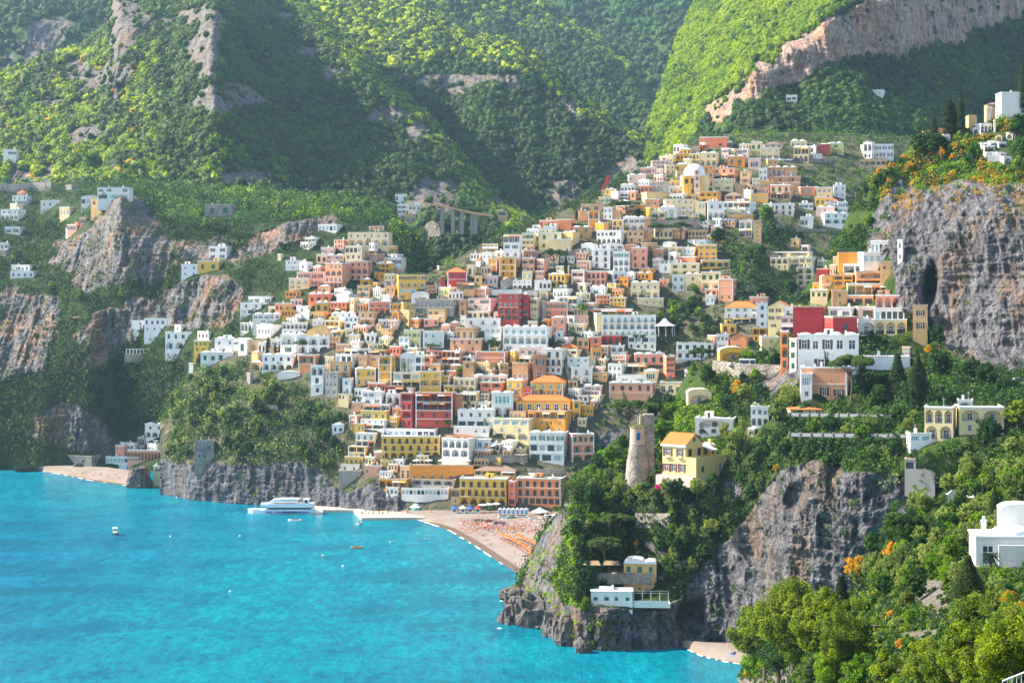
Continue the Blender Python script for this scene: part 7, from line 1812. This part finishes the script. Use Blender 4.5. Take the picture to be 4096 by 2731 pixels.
# ------------------------------------------------------------------ trees one by one
RX = np.array([(a, b, c, d_, e) for a, b, c, d_, e in RECTS])
def blocked(x, y, hpx, wpx, D):
    ax0, ax1, ay0, ay1 = x-wpx*.35, x+wpx*.35, y-hpx*.95, y
    m = (RX[:, 0] < ax1) & (RX[:, 2] > ax0) & (RX[:, 1] < ay1-2) & (RX[:, 3] > ay0+2)
    return bool(np.any(m & (RX[:, 4] > D-14)))
def at_tree(kind, x, y, hpx, wid=1.0, lod=None, label=None, only=None, D=None, group=None):
    D = D or (depth_at(x, min(y, 2772), only) if only == ['near_slope'] else depth_at(x, y, only)) or depth_at(x, y+20, only) or 900
    if lod is None: lod = 3 if hpx > 190 else (2 if hpx > 75 else 1)
    return tree(kind, px(x, y+2, D), hpx/ppm(D), wid, lod, label, group)
SP = [
 ('pine',2518,1748,168,1.35,'dark umbrella pine rising behind the round watchtower'),('broad',2612,1690,118,.95,'dark round tree right of the umbrella pine'),('broad',2678,1650,90,.9,'dark tree above the bright bushes near the cream arch window house'),
 ('bright',2648,1775,112,1.05,'bright green tree between the round tower and the yellow villa'),('bright',2675,1680,80,1.1,'bright tree behind the watchtower block'),
 ('pine',2805,1495,118,1.15,'lone umbrella pine at the left end of the road wall'),('pine',3405,1600,205,.98,'round stone pine in front of the great white house'),('conifer',3590,1615,212,1.0,'cedar with layered branches beside the white terrace'),
 ('bright',2990,1468,80,1.0,'bright tree behind the parked bus'),('bright',3045,1470,86,1.0,'bright tree right of the parked bus'),('broad',3098,1478,80,.9,'brownish tree beside the narrow salmon house'),('yellow',2942,1600,88,.9,'orange flowered bush below the road wall'),
 ('olive',2940,1585,70,1.0,'grey bush left of the orange one'),('olive',3155,1620,100,1.1,'grey green tree left of the peach house'),('olive',3110,1730,150,.8,'tall grey green tree beside the white two-storey house'),('olive',2905,1775,95,.8,'olive tree with a red trunk above the yellow villa'),
 ('broad',2900,1650,80,1.0,'green tree below the cream arch window house'),('broad',2820,1560,110,1.0,'dark tree under the road wall'),('broad',3045,1610,90,1.1,'tree against the curved road wall'),
 ('broad',3330,1580,120,1.2,'shaded tree below the round stone pine'),('broad',3460,1600,120,1.3,'dark garden tree right of the peach house'),('broad',3520,1640,110,1.2,'dark garden tree above the ivy terraces'),('broad',3650,1640,140,1.1,'dark tree in the right garden'),('cypress',3672,1640,230,1.5,'dark cypress in the right garden'),
 ('broad',3770,1520,130,1.0,'tree at the foot of the great cliff'),('broad',3760,1400,110,.9,'green tree against the great cliff wall'),('yellow',3715,1425,50,1.0,'yellow bush beside the great cliff'),('bright',3780,1455,60,1.0,'bright green bush at the foot of the great cliff'),('broad',3880,1530,110,1.1,'tree under the overhang of the great cliff'),('broad',3960,1560,120,1.2,'large shaded tree behind the right cream villa'),
 ('pine',2435,2180,150,1.45,'wide pine spreading over the headland edge'),('pine',2420,2262,130,1.25,'lower pine above the straw roofed terrace'),('broad',2375,2045,128,.95,'round dark tree at the headland shoulder'),('pine',2290,2005,88,1.2,'leaning pine at the left shoulder of the headland'),('pine',2250,2075,60,1.5,'low pine reaching over the beach'),('broad',2305,2150,90,.9,'dark bush at the headland cliff edge'),
 ('olive',2480,1980,85,1.1,'olive tree left of the yellow villa terrace'),('olive',2560,2005,80,1.1,'olive tree below the yellow villa'),('olive',2440,1940,80,1.1,'olive tree under the watchtower'),('olive',2620,2030,85,1.1,'round olive tree on the headland terrace'),('olive',2700,2010,90,1.0,'olive tree at the edge of the shaded slope'),('olive',2960,1880,190,.95,'big grey green tree right of the yellow villa'),
 ('broad',2390,1880,80,1.0,'dark tree at the top left of the headland'),('bright',2440,1850,80,1.0,'bright bushy tree left of the watchtower base'),('bright',2480,1890,60,1.3,'bright shrubs below the watchtower'),('bright',2580,1880,60,1.4,'bright shrubs between tower and villa'),('flower',2632,1965,36,1.2,'magenta bougainvillea below the yellow villa'),
 ('broad',2340,2400,160,.8,'dark bush left of the low white cliff house'),('bright',2345,2470,90,.8,'bright shrub on the cliff below the white house'),
 ('olive',2660,1990,75,1.2,'olive tree at the foot of the yellow villa'),('broad',2740,1985,80,1.2,'dark bush at the right foot of the yellow villa'),('broad',2545,1885,62,1.3,'dark bush in front of the watchtower base'),('olive',2500,1870,60,1.2,'olive bush at the left foot of the watchtower'),
 ('yellow',2555,2205,55,1.0,'orange bush beside the stone steps'),('yellow',3110,1890,40,1.3,'yellow bush on the shaded slope'),('bright',2955,2030,50,1.4,'lit branch of a bush on the shaded slope'),
 ('cypress',3843,548,190,.9,'tallest slim cypress on top of the great cliff'),('cypress',3799,548,158,2.0,'broad dark cypress left of the slim one on the great cliff'),('conifer',3735,560,95,1.1,'spiky dark conifer on top of the great cliff'),('broad',3690,632,120,1.2,'dark oak at the left edge of the cliff top'),('broad',3745,630,110,1.2,'dark oak below the spiky conifer'),('cypress',4093,460,215,1.0,'tall cypress at the upper right corner'),
 ('cypress',3836,620,55,1.8,'small cypress below the cemetery wall'),('cypress',3875,620,66,1.8,'second small cypress below the cemetery wall'),('bright',3908,650,90,1.1,'bright green tree below the cemetery'),('broad',4060,570,120,1.2,'dark tree right of the cemetery chapels'),('bright',4065,440,42,1.4,'small bright pine beside the grey house on the cliff'),('broad',4085,650,110,1.1,'tree at the right edge of the cliff top'),
 ('broad',3560,720,60,1.4,'dark bush at the left lip of the great cliff'),('broad',3520,770,85,1.0,'dark tree hanging on the left edge of the great cliff'),('bright',3475,920,70,1.0,'bright bush beside the cliff houses'),('yellow',3640,690,50,1.5,'yellow shrub on the cliff lip'),('yellow',3560,690,45,1.5,'yellow bush at the left lip of the great cliff'),
 ('cypress',1072,1420,78,1.1,'tallest of the three cypresses on the western slope'),('cypress',1101,1425,62,1.1,'middle cypress of the three on the western slope'),('cypress',1119,1425,64,1.1,'right cypress of the three on the western slope'),('cypress',797,1478,68,2.0,'broad cypress standing alone on the western slope'),('pine',1208,1425,74,1.0,'umbrella pine beside the western white houses'),
 ('pine',2218,1095,112,1.0,'umbrella pine left of the brown ramp wall'),('cypress',2263,1095,84,1.0,'slim cypress right of the umbrella pine in town'),('cypress',2250,1095,50,1.3,'short cypress beside the town umbrella pine'),('pine',2506,880,88,1.6,'dark spreading pine on the ridge of the upper town'),('broad',2555,878,50,1.3,'bright dark tree right of the ridge pine'),('pine',2636,968,86,1.1,'left umbrella pine before the high retaining wall'),('pine',2725,968,92,1.1,'right umbrella pine before the high retaining wall'),('pine',2686,915,52,1.4,'small umbrella pine behind the two larger ones'),
 ('broad',2802,915,65,1.0,'dark tree beside the white arcaded house of the upper town'),('broad',2872,980,80,1.0,'brownish tree left of the wooded ravine'),('cypress',2306,878,44,1.6,'short cypress beside the mustard house'),('cypress',2360,815,24,2.0,'little cypress above the mustard house'),('pine',1730,1425,58,1.2,'flat topped tree in front of the lemon yellow house'),('bright',3063,905,98,1.0,'large bright tree in the upper town'),
 ('pine',3158,1165,96,1.0,'stone pine in front of the tall pale hotel wing'),('bright',372,690,96,1.2,'large bright green tree above the left coast road'),('broad',2745,1090,45,1.3,'palm like tree beside the white houses'),('bright',2780,1180,50,1.1,'bright bush left of the coral pink house'),('bright',1440,1350,32,1.2,'yellow green tree between the western houses'),('bright',2330,1520,45,1.1,'bright tree right of the blue railed house'),
 ('bright',1840,1495,36,1.4,'bright round tree between two brown houses'),('bright',2330,1260,55,1.2,'bright tree left of the large white hotel'),('broad',1975,1405,60,1.3,'dark tree in front of the long white hotel'),('broad',2200,1395,50,1.1,'dark tree at the right end of the long white hotel'),
 ('bright',1790,1140,50,1.0,'bright tree below the red villa'),('broad',1910,1150,60,1.2,'dark ivy tree right of the red villa'),('bright',1750,1705,34,1.5,'small clipped tree below the crimson hotel'),('bright',1795,1705,36,1.5,'second clipped tree below the crimson hotel'),
 ('conifer',3365,2520,230,1.0,'tall sparse conifer rising over the near pines'),('near',3060,2720,330,1.1,'yellow tipped pine at the left edge of the near slope'),('near',3170,2720,440,.9,'large yellow tipped evergreen on the near slope'),('near',3300,2735,400,.9,'dark evergreen behind the near yellow tipped ones'),('near',3390,2735,330,.9,'evergreen at the right of the near tree group'),('broad',3110,2760,280,1.2,'dark lower evergreen near the cove'),('bright',3020,2735,150,1.2,'pale green branchy tree above the cove beach'),
 ('broad',3612,2215,200,1.25,'large dark round oak among the olive trees'),('broad',3500,2240,120,1.1,'dark tree left of the large round oak'),('cypress',3872,2555,345,1.9,'thick dark green cypress near the lower right'),('cypress',3978,2140,210,1.0,'slim cypress left of the white villa'),('cypress',3258,2760,140,3.2,'clipped cypress at the bottom edge'),
 ('near',3560,2800,190,1.2,'olive yellow shrub at the bottom edge'),('near',3680,2810,270,1.2,'large yellow green bush at the bottom right'),('near',3810,2830,330,1.3,'dense yellow green bush right of the bottom one'),('near',3940,2850,440,1.2,'tall yellow green bush in the lower right corner'),('near',4080,2860,470,1.1,'bush filling the lower right corner'),('bright',3330,2790,200,1.0,'bright shrub at the bottom edge'),('bright',3440,2800,180,1.1,'bright shrub beside the bottom bushes'),
 ('yellow',3435,2330,120,1.3,'orange blossoming shrub on the near slope'),('yellow',3560,2260,100,1.2,'orange grass clump under the dark oak'),('yellow',3000,2720,60,1.2,'yellow bush at the tip above the cove water'),('yellow',4070,2520,110,1.2,'orange yellow shrub below the near palm'),
 ('bright',3460,2480,110,1.0,'bright fig tree on the near slope'),('bright',3970,2660,110,1.3,'bright bush beside the thick cypress'),('bright',3850,2240,60,2.2,'vine greenery left of the white villa'),('bright',4010,2320,50,2.0,'green hedge below the white villa'),('broad',3970,2450,130,1.1,'dark tree right of the thick cypress'),('near',4070,1740,150,1.1,'yellow green tree right of the cream villa'),('broad',3960,1790,140,1.0,'dark oak in front of the cream villa'),
]
for k_, x, y, h_, w_, lb in SP:
    on = ['near_slope'] if (x > 2980 and y > 2100 and not (x < 3000 and y < 2500)) else (['promontory'] if (x > 2240 and y > 1840) or (x > 2780 and y > 1560) or (x > 3440) else None)
    if lb.startswith('bright green tree between the round') or 'dark umbrella pine rising' in lb or 'right of the umbrella pine' in lb: on = ['promontory']
    at_tree(k_, x, y, h_, w_, label=lb, only=on)

for k_, x, y, h_, w_, lb in [('olive',2668,1992,92,1.2,'olive tree against the left foot of the yellow villa'),('broad',2722,2000,96,1.2,'dark tree below the middle of the yellow villa'),('olive',2790,1990,88,1.2,'olive tree below the right wing of the yellow villa'),('broad',2860,1965,80,1.2,'dark tree below the far wing of the yellow villa')]: at_tree(k_, x, y, h_, w_, label=lb, D=534)
FREE = []
def many(S, n, kinds, h0, h1, box, label, group=None, lod=None, test=True, wid=(.9, 1.2), poly=None):
    got = 0; tries = 0; nm = S.name
    while got < n and tries < n*14:
        tries += 1; x = rnd.uniform(box[0], box[2]); y = rnd.uniform(box[1], box[3])
        if poly and not inpoly([x], [y], poly)[0]: continue
        D = S.at(x, y)
        if not D or S.rock_at(x, y) > .35: continue
        dd = depth_at(x, y)
        if dd and dd < D-3: continue
        h = rnd.uniform(h0, h1); s = ppm(D)
        if test and blocked(x, y, h*s, h*s*.8, D): continue
        k = rnd.choice(kinds); w_ = {'bright': 'bright green', 'broad': 'dark green', 'olive': 'grey green', 'yellow': 'orange yellow', 'near': 'olive green'}[k]
        o_ = tree(k, px(x, y+2, D), h, rnd.uniform(*wid), lod if lod is not None else (3 if h*s > 190 else (2 if h*s > 75 else 1)), 'x', 'x')
        FREE.append((o_, x, y-h*s*.5, ('small ' if h < h0+(h1-h0)*.4 else 'large ')+w_)); got += 1
many(near_slope, 120, ['olive', 'olive', 'olive', 'olive', 'broad', 'bright'], 3.4, 5.6, (3420, 1780, 4120, 2420), 'near')
many(near_slope, 70, ['olive', 'near', 'broad', 'bright', 'olive', 'yellow'], 1.6, 3.4, (3300, 2400, 4100, 2760), 'garden')
many(promontory, 46, ['olive', 'broad', 'olive', 'bright'], 3.5, 6.5, (2330, 1750, 2800, 2250), 'head')
many(promontory, 60, ['broad', 'broad', 'olive', 'olive'], 4, 8, (2640, 1780, 3160, 2420), 'shade')
many(promontory, 40, ['broad', 'bright', 'broad', 'olive'], 3.5, 7, (2820, 1480, 3700, 1840), 'right')
many(promontory, 30, ['broad', 'bright', 'yellow', 'yellow'], 2.5, 5, (3480, 560, 4110, 800), 'top')
many(town_hill, 90, ['olive', 'broad', 'olive', 'broad', 'broad', 'olive'], 4.5, 9, (660, 1480, 1420, 1900), 'sea')
many(town_hill, 44, ['broad', 'bright', 'bright', 'olive'], 2.5, 5, (1300, 900, 2900, 1900), 'town')
many(town_hill, 30, ['broad', 'bright', 'broad'], 4, 8, (2480, 1180, 2900, 1420), 'gardens')
many(town_hill, 14, ['broad', 'bright'], 6, 11, (2860, 930, 3180, 1200), 'ravine')
many(left_hill, 20, ['broad', 'bright', 'olive'], 5, 10, (0, 740, 1500, 1500), 'west')

# ivy hedges hanging over the garden terrace walls
def hedge(x0, x1, y0, y1, D0, D1, label, n=90, kind='broad'):
    c = []; rr = []
    P0 = px((x0+x1)/2, y1, (D0+D1)/2)
    for k in range(n):
        u = rnd.random(); v = rnd.random(); D = D0+(D1-D0)*u; p = px(x0+(x1-x0)*u, y0+(y1-y0)*v, D-.3)-P0; c.append(tuple(p)); rr.append(rnd.uniform(.5, .9))
    V, F, tn = leaves(c, rr, 46, .17, len(BLD)+n, .9); o_ = link('ivy_wall', fast_mesh('ivy_wall', V, F, [LF[kind]], None, False, {'tint': tn}), None, P0); tag(o_, label, 'hedge')
hedge(3160, 3620, 1672, 1742, 530, 509, 'dark green ivy wall between the two garden balustrades', 330)
hedge(3170, 3630, 1752, 1830, 506, 488, 'lower ivy curtain hanging over the cliff edge', 330)
hedge(3420, 3640, 1500, 1560, 548, 540, 'dark hedge in the shade below the white terrace', 120)
hedge(2290, 2330, 2140, 2170, 545, 543, 'bright ivy on the wall at the headland edge', 30, 'bright')
# palms
def palm(x, y, h, D, label):
    s = ppm(D); H = h/s; r_ = tag(empty('palm_tree', px(x, y, D)), label, 'tree'); mb = MB(); mb.tube((0,0,-.3),(.1,0,H*.7),H*.05,H*.035,8); part(r_, 'trunk', mb, bark); mb = MB()
    for k in range(26):
        a = k*2.4; el = .9-.05*k; pr = None
        for q in range(7):
            t_ = q/6; R_ = H*.5*t_; p = Vector((.1+math.cos(a)*R_*math.cos(el*.6), math.sin(a)*R_*math.cos(el*.6), H*.7+R_*math.sin(el)-H*.35*t_*t_)); w_ = H*.05*math.sin(math.pi*min(.95, t_+.1))
            n_ = Vector((-math.sin(a), math.cos(a), 0))*w_; cur = (tuple(p+n_-Vector((0,0,w_*.7))), tuple(p), tuple(p-n_-Vector((0,0,w_*.7))))
            if pr: mb.quad(pr[0], cur[0], cur[1], pr[1]); mb.quad(pr[1], cur[1], cur[2], pr[2])
            pr = cur
    part(r_, 'crown', mb, LF['broad'])
palm(3962, 2290, 100, 257, 'palm tree in front of the white villa at the lower right'); palm(4088, 2480, 95, 200, 'small palm at the right edge below the white villa'); palm(2543, 1370, 40, 892, 'left palm before the long white hotel terraces'); palm(2570, 1372, 42, 892, 'right palm before the long white hotel terraces'); palm(2680, 1165, 40, 925, 'palm beside the cream villa with four arches')

# ------------------------------------------------------------------ words for every house that has none yet
NUMW = ['','one','two','three','four','five','six','seven','eight','nine','ten','eleven','twelve']
KINDN = {}
def kind_of(b):
    n = len([f for f in b['fl']])
    lb = b['label'] or ''
    for k in ('hotel','villa','church','chapel','palazzo','veranda','restaurant'):
        if k in lb: return {'palazzo':'palazzo','veranda':'restaurant'}.get(k, k)
    if 'tower' in lb and 'tower house' not in lb: return 'bell_tower' if 'bell' in lb else 'tower'
    if b['w'] > 21: return 'apartment_building'
    if n == 1: return 'cottage'
    if b['H'] > 1.15*b['w']: return 'townhouse'
    return 'house'
def feats(b):
    f = [c for c, n in b['fl'] if n]; r = b['roof']; out = []
    if 'a' in f: out.append('arches')
    if 'b' in f: out.append('balconies')
    if 'g' in f: out.append('wide glazing')
    if 'p' in f: out.append('a covered terrace')
    if not f: out.append('blank walls')
    rf = {'d':'a domed roof','v':'a rounded roof','t':'an orange tiled roof','q':'a dark tiled roof','x':'a railed roof terrace','g':'a gable','u':'parasols on its roof'}.get(r)
    if rf: out.append(rf)
    return out
marks = [b for b in BLD if b['label']]
used = set(b['label'] for b in marks)
short = {}
for b in marks:
    l = b['label']; short[id(b)] = ' '.join(l.split()[:5 if len(l.split()) > 5 else 9])
    for stop in (' with', ' of ', ' above', ' on ', ' in ', ' right', ' left', ' beside', ' below', ' under', ' against', ' standing', ' topping', ' behind', ' at ', ' among', ' between', ' beneath', ' high', ' the', ' a', ' and', ' into'):
        if short[id(b)].endswith(stop): short[id(b)] = short[id(b)][:-len(stop)]
def direction(dx, dy):
    a = math.degrees(math.atan2(-dy, dx)) % 360
    return ['right of','up and right of','above','up and left of','left of','down and left of','below','down and right of'][int(((a+22.5) % 360)//45)]
from collections import Counter
sc = Counter(short.values())
for b in BLD:
    k = kind_of(b)
    kn = k.replace('_', ' ')
    if not b['label']:
        n = len(b['fl']); ft = feats(b); base = '%s %s-storey %s' % (WORD[b['col']], NUMW[min(n, 12)], kn); rnd.shuffle(ft) if False else None
        near = sorted([m for m in marks if sc[short[id(m)]] == 1], key=lambda m: (m['x']-b['x'])**2+((m['y']-b['y'])*1.2)**2)[:6]; done = False
        for nf in (1, 2, 0):
            for m in near:
                fw = (' with '+' and '.join(ft[:nf])) if nf and ft else ''
                lab = '%s%s %s the %s' % (base, fw, direction(b['x']-m['x'], b['y']-m['y']), short[id(m)])
                if len(lab.split()) <= 16 and lab not in used: b['label'] = lab; done = True; break
            if done: break
        if not done:
            for o2 in sorted(BLD, key=lambda m: (m['x']-b['x'])**2+(m['y']-b['y'])**2)[1:9]:
                lab = '%s next to a %s %s, %s the %s' % (base, WORD[o2['col']], kind_of(o2).replace('_',' '), direction(b['x']-near[0]['x'], b['y']-near[0]['y']), short[id(near[0])])
                if len(lab.split()) <= 16 and lab not in used: b['label'] = lab; break
        used.add(b['label'])
    b['o'].name = k; tag(b['o'], b['label'], kn if len(kn.split()) < 3 else 'building', b['group'])
    if len(b['label'].split()) > 16: b['o']['label'] = ' '.join(b['label'].split()[:16])

LM = [(short[id(m)], m['x'], m['y']) for m in marks if sc[short[id(m)]] == 1]
LM += [('umbrella pine behind the watchtower', 2518, 1650), ('round watchtower', 2550, 1770), ('pale yellow villa', 2720, 1830), ('low white cliff house', 2445, 2385), ('beige vaulted house', 2550, 2280), ('thick dark green cypress', 3872, 2400), ('white villa', 3990, 2200), ('large dark round oak', 3612, 2140), ('vine covered pergola', 3500, 2500), ('pale net tent', 3890, 1990), ('yellow tipped pines', 3150, 2500), ('tall sparse conifer', 3365, 2400), ('garden terrace balustrades', 3380, 1740), ('cemetery wall', 3770, 545), ('great cliff cave', 3740, 1150), ('three cypresses', 1100, 1390), ('coastal tower', 815, 1800), ('stone headland steps', 2690, 2200), ('bottom edge bushes', 3800, 2650), ('slim right cypress', 3978, 2050), ('stone pine by the white house', 3405, 1500), ('pier', 1450, 2040), ('parked bus', 2985, 1450)]
tl = {}
for o, x, y, w_ in FREE:
    kn = o.name.split('.')[0].replace('_', ' '); L = sorted(LM, key=lambda m: (m[1]-x)**2+(m[2]-y)**2)[:4]; lab = None
    for m in L:
        d_ = direction(x-m[1], y-m[2]); far = math.hypot(x-m[1], y-m[2]); c_ = '%s %s %s%s the %s' % (w_, kn, 'close ' if far < 60 and ('left' in d_ or 'right' in d_) and ' and ' not in d_ else '', d_, m[0])
        if c_ not in tl and len(c_.split()) <= 16: lab = c_; break
    if lab is None: m = L[0]; lab = '%s %s %s the %s' % (w_, kn, direction(x-m[1], y-m[2]), m[0])
    tl.setdefault(lab, []).append(o)
for lab, os_ in tl.items():
    for o in os_:
        o['label'] = lab
        if len(os_) > 1: o['group'] = lab
        elif 'group' in o: del o['group']

# ------------------------------------------------------------------ air
hz = bpy.data.materials.new('sea_air'); hz.use_nodes = True; nt = hz.node_tree
nt.nodes.remove(nt.nodes['Principled BSDF']); vp = nt.nodes.new('ShaderNodeVolumePrincipled')
vp.inputs['Color'].default_value = (.45, .74, 1.0, 1); vp.inputs['Density'].default_value = .000045; vp.inputs['Anisotropy'].default_value = .35
nt.links.new(vp.outputs[0], nt.nodes['Material Output'].inputs['Volume'])
mb = MB(); mb.box(-1350, 1350, -40, 3500, -4.5, 760)
tag(link('haze', mb.mesh('haze', [hz])), 'pale blue sea haze over the bay', 'haze', kind='stuff')
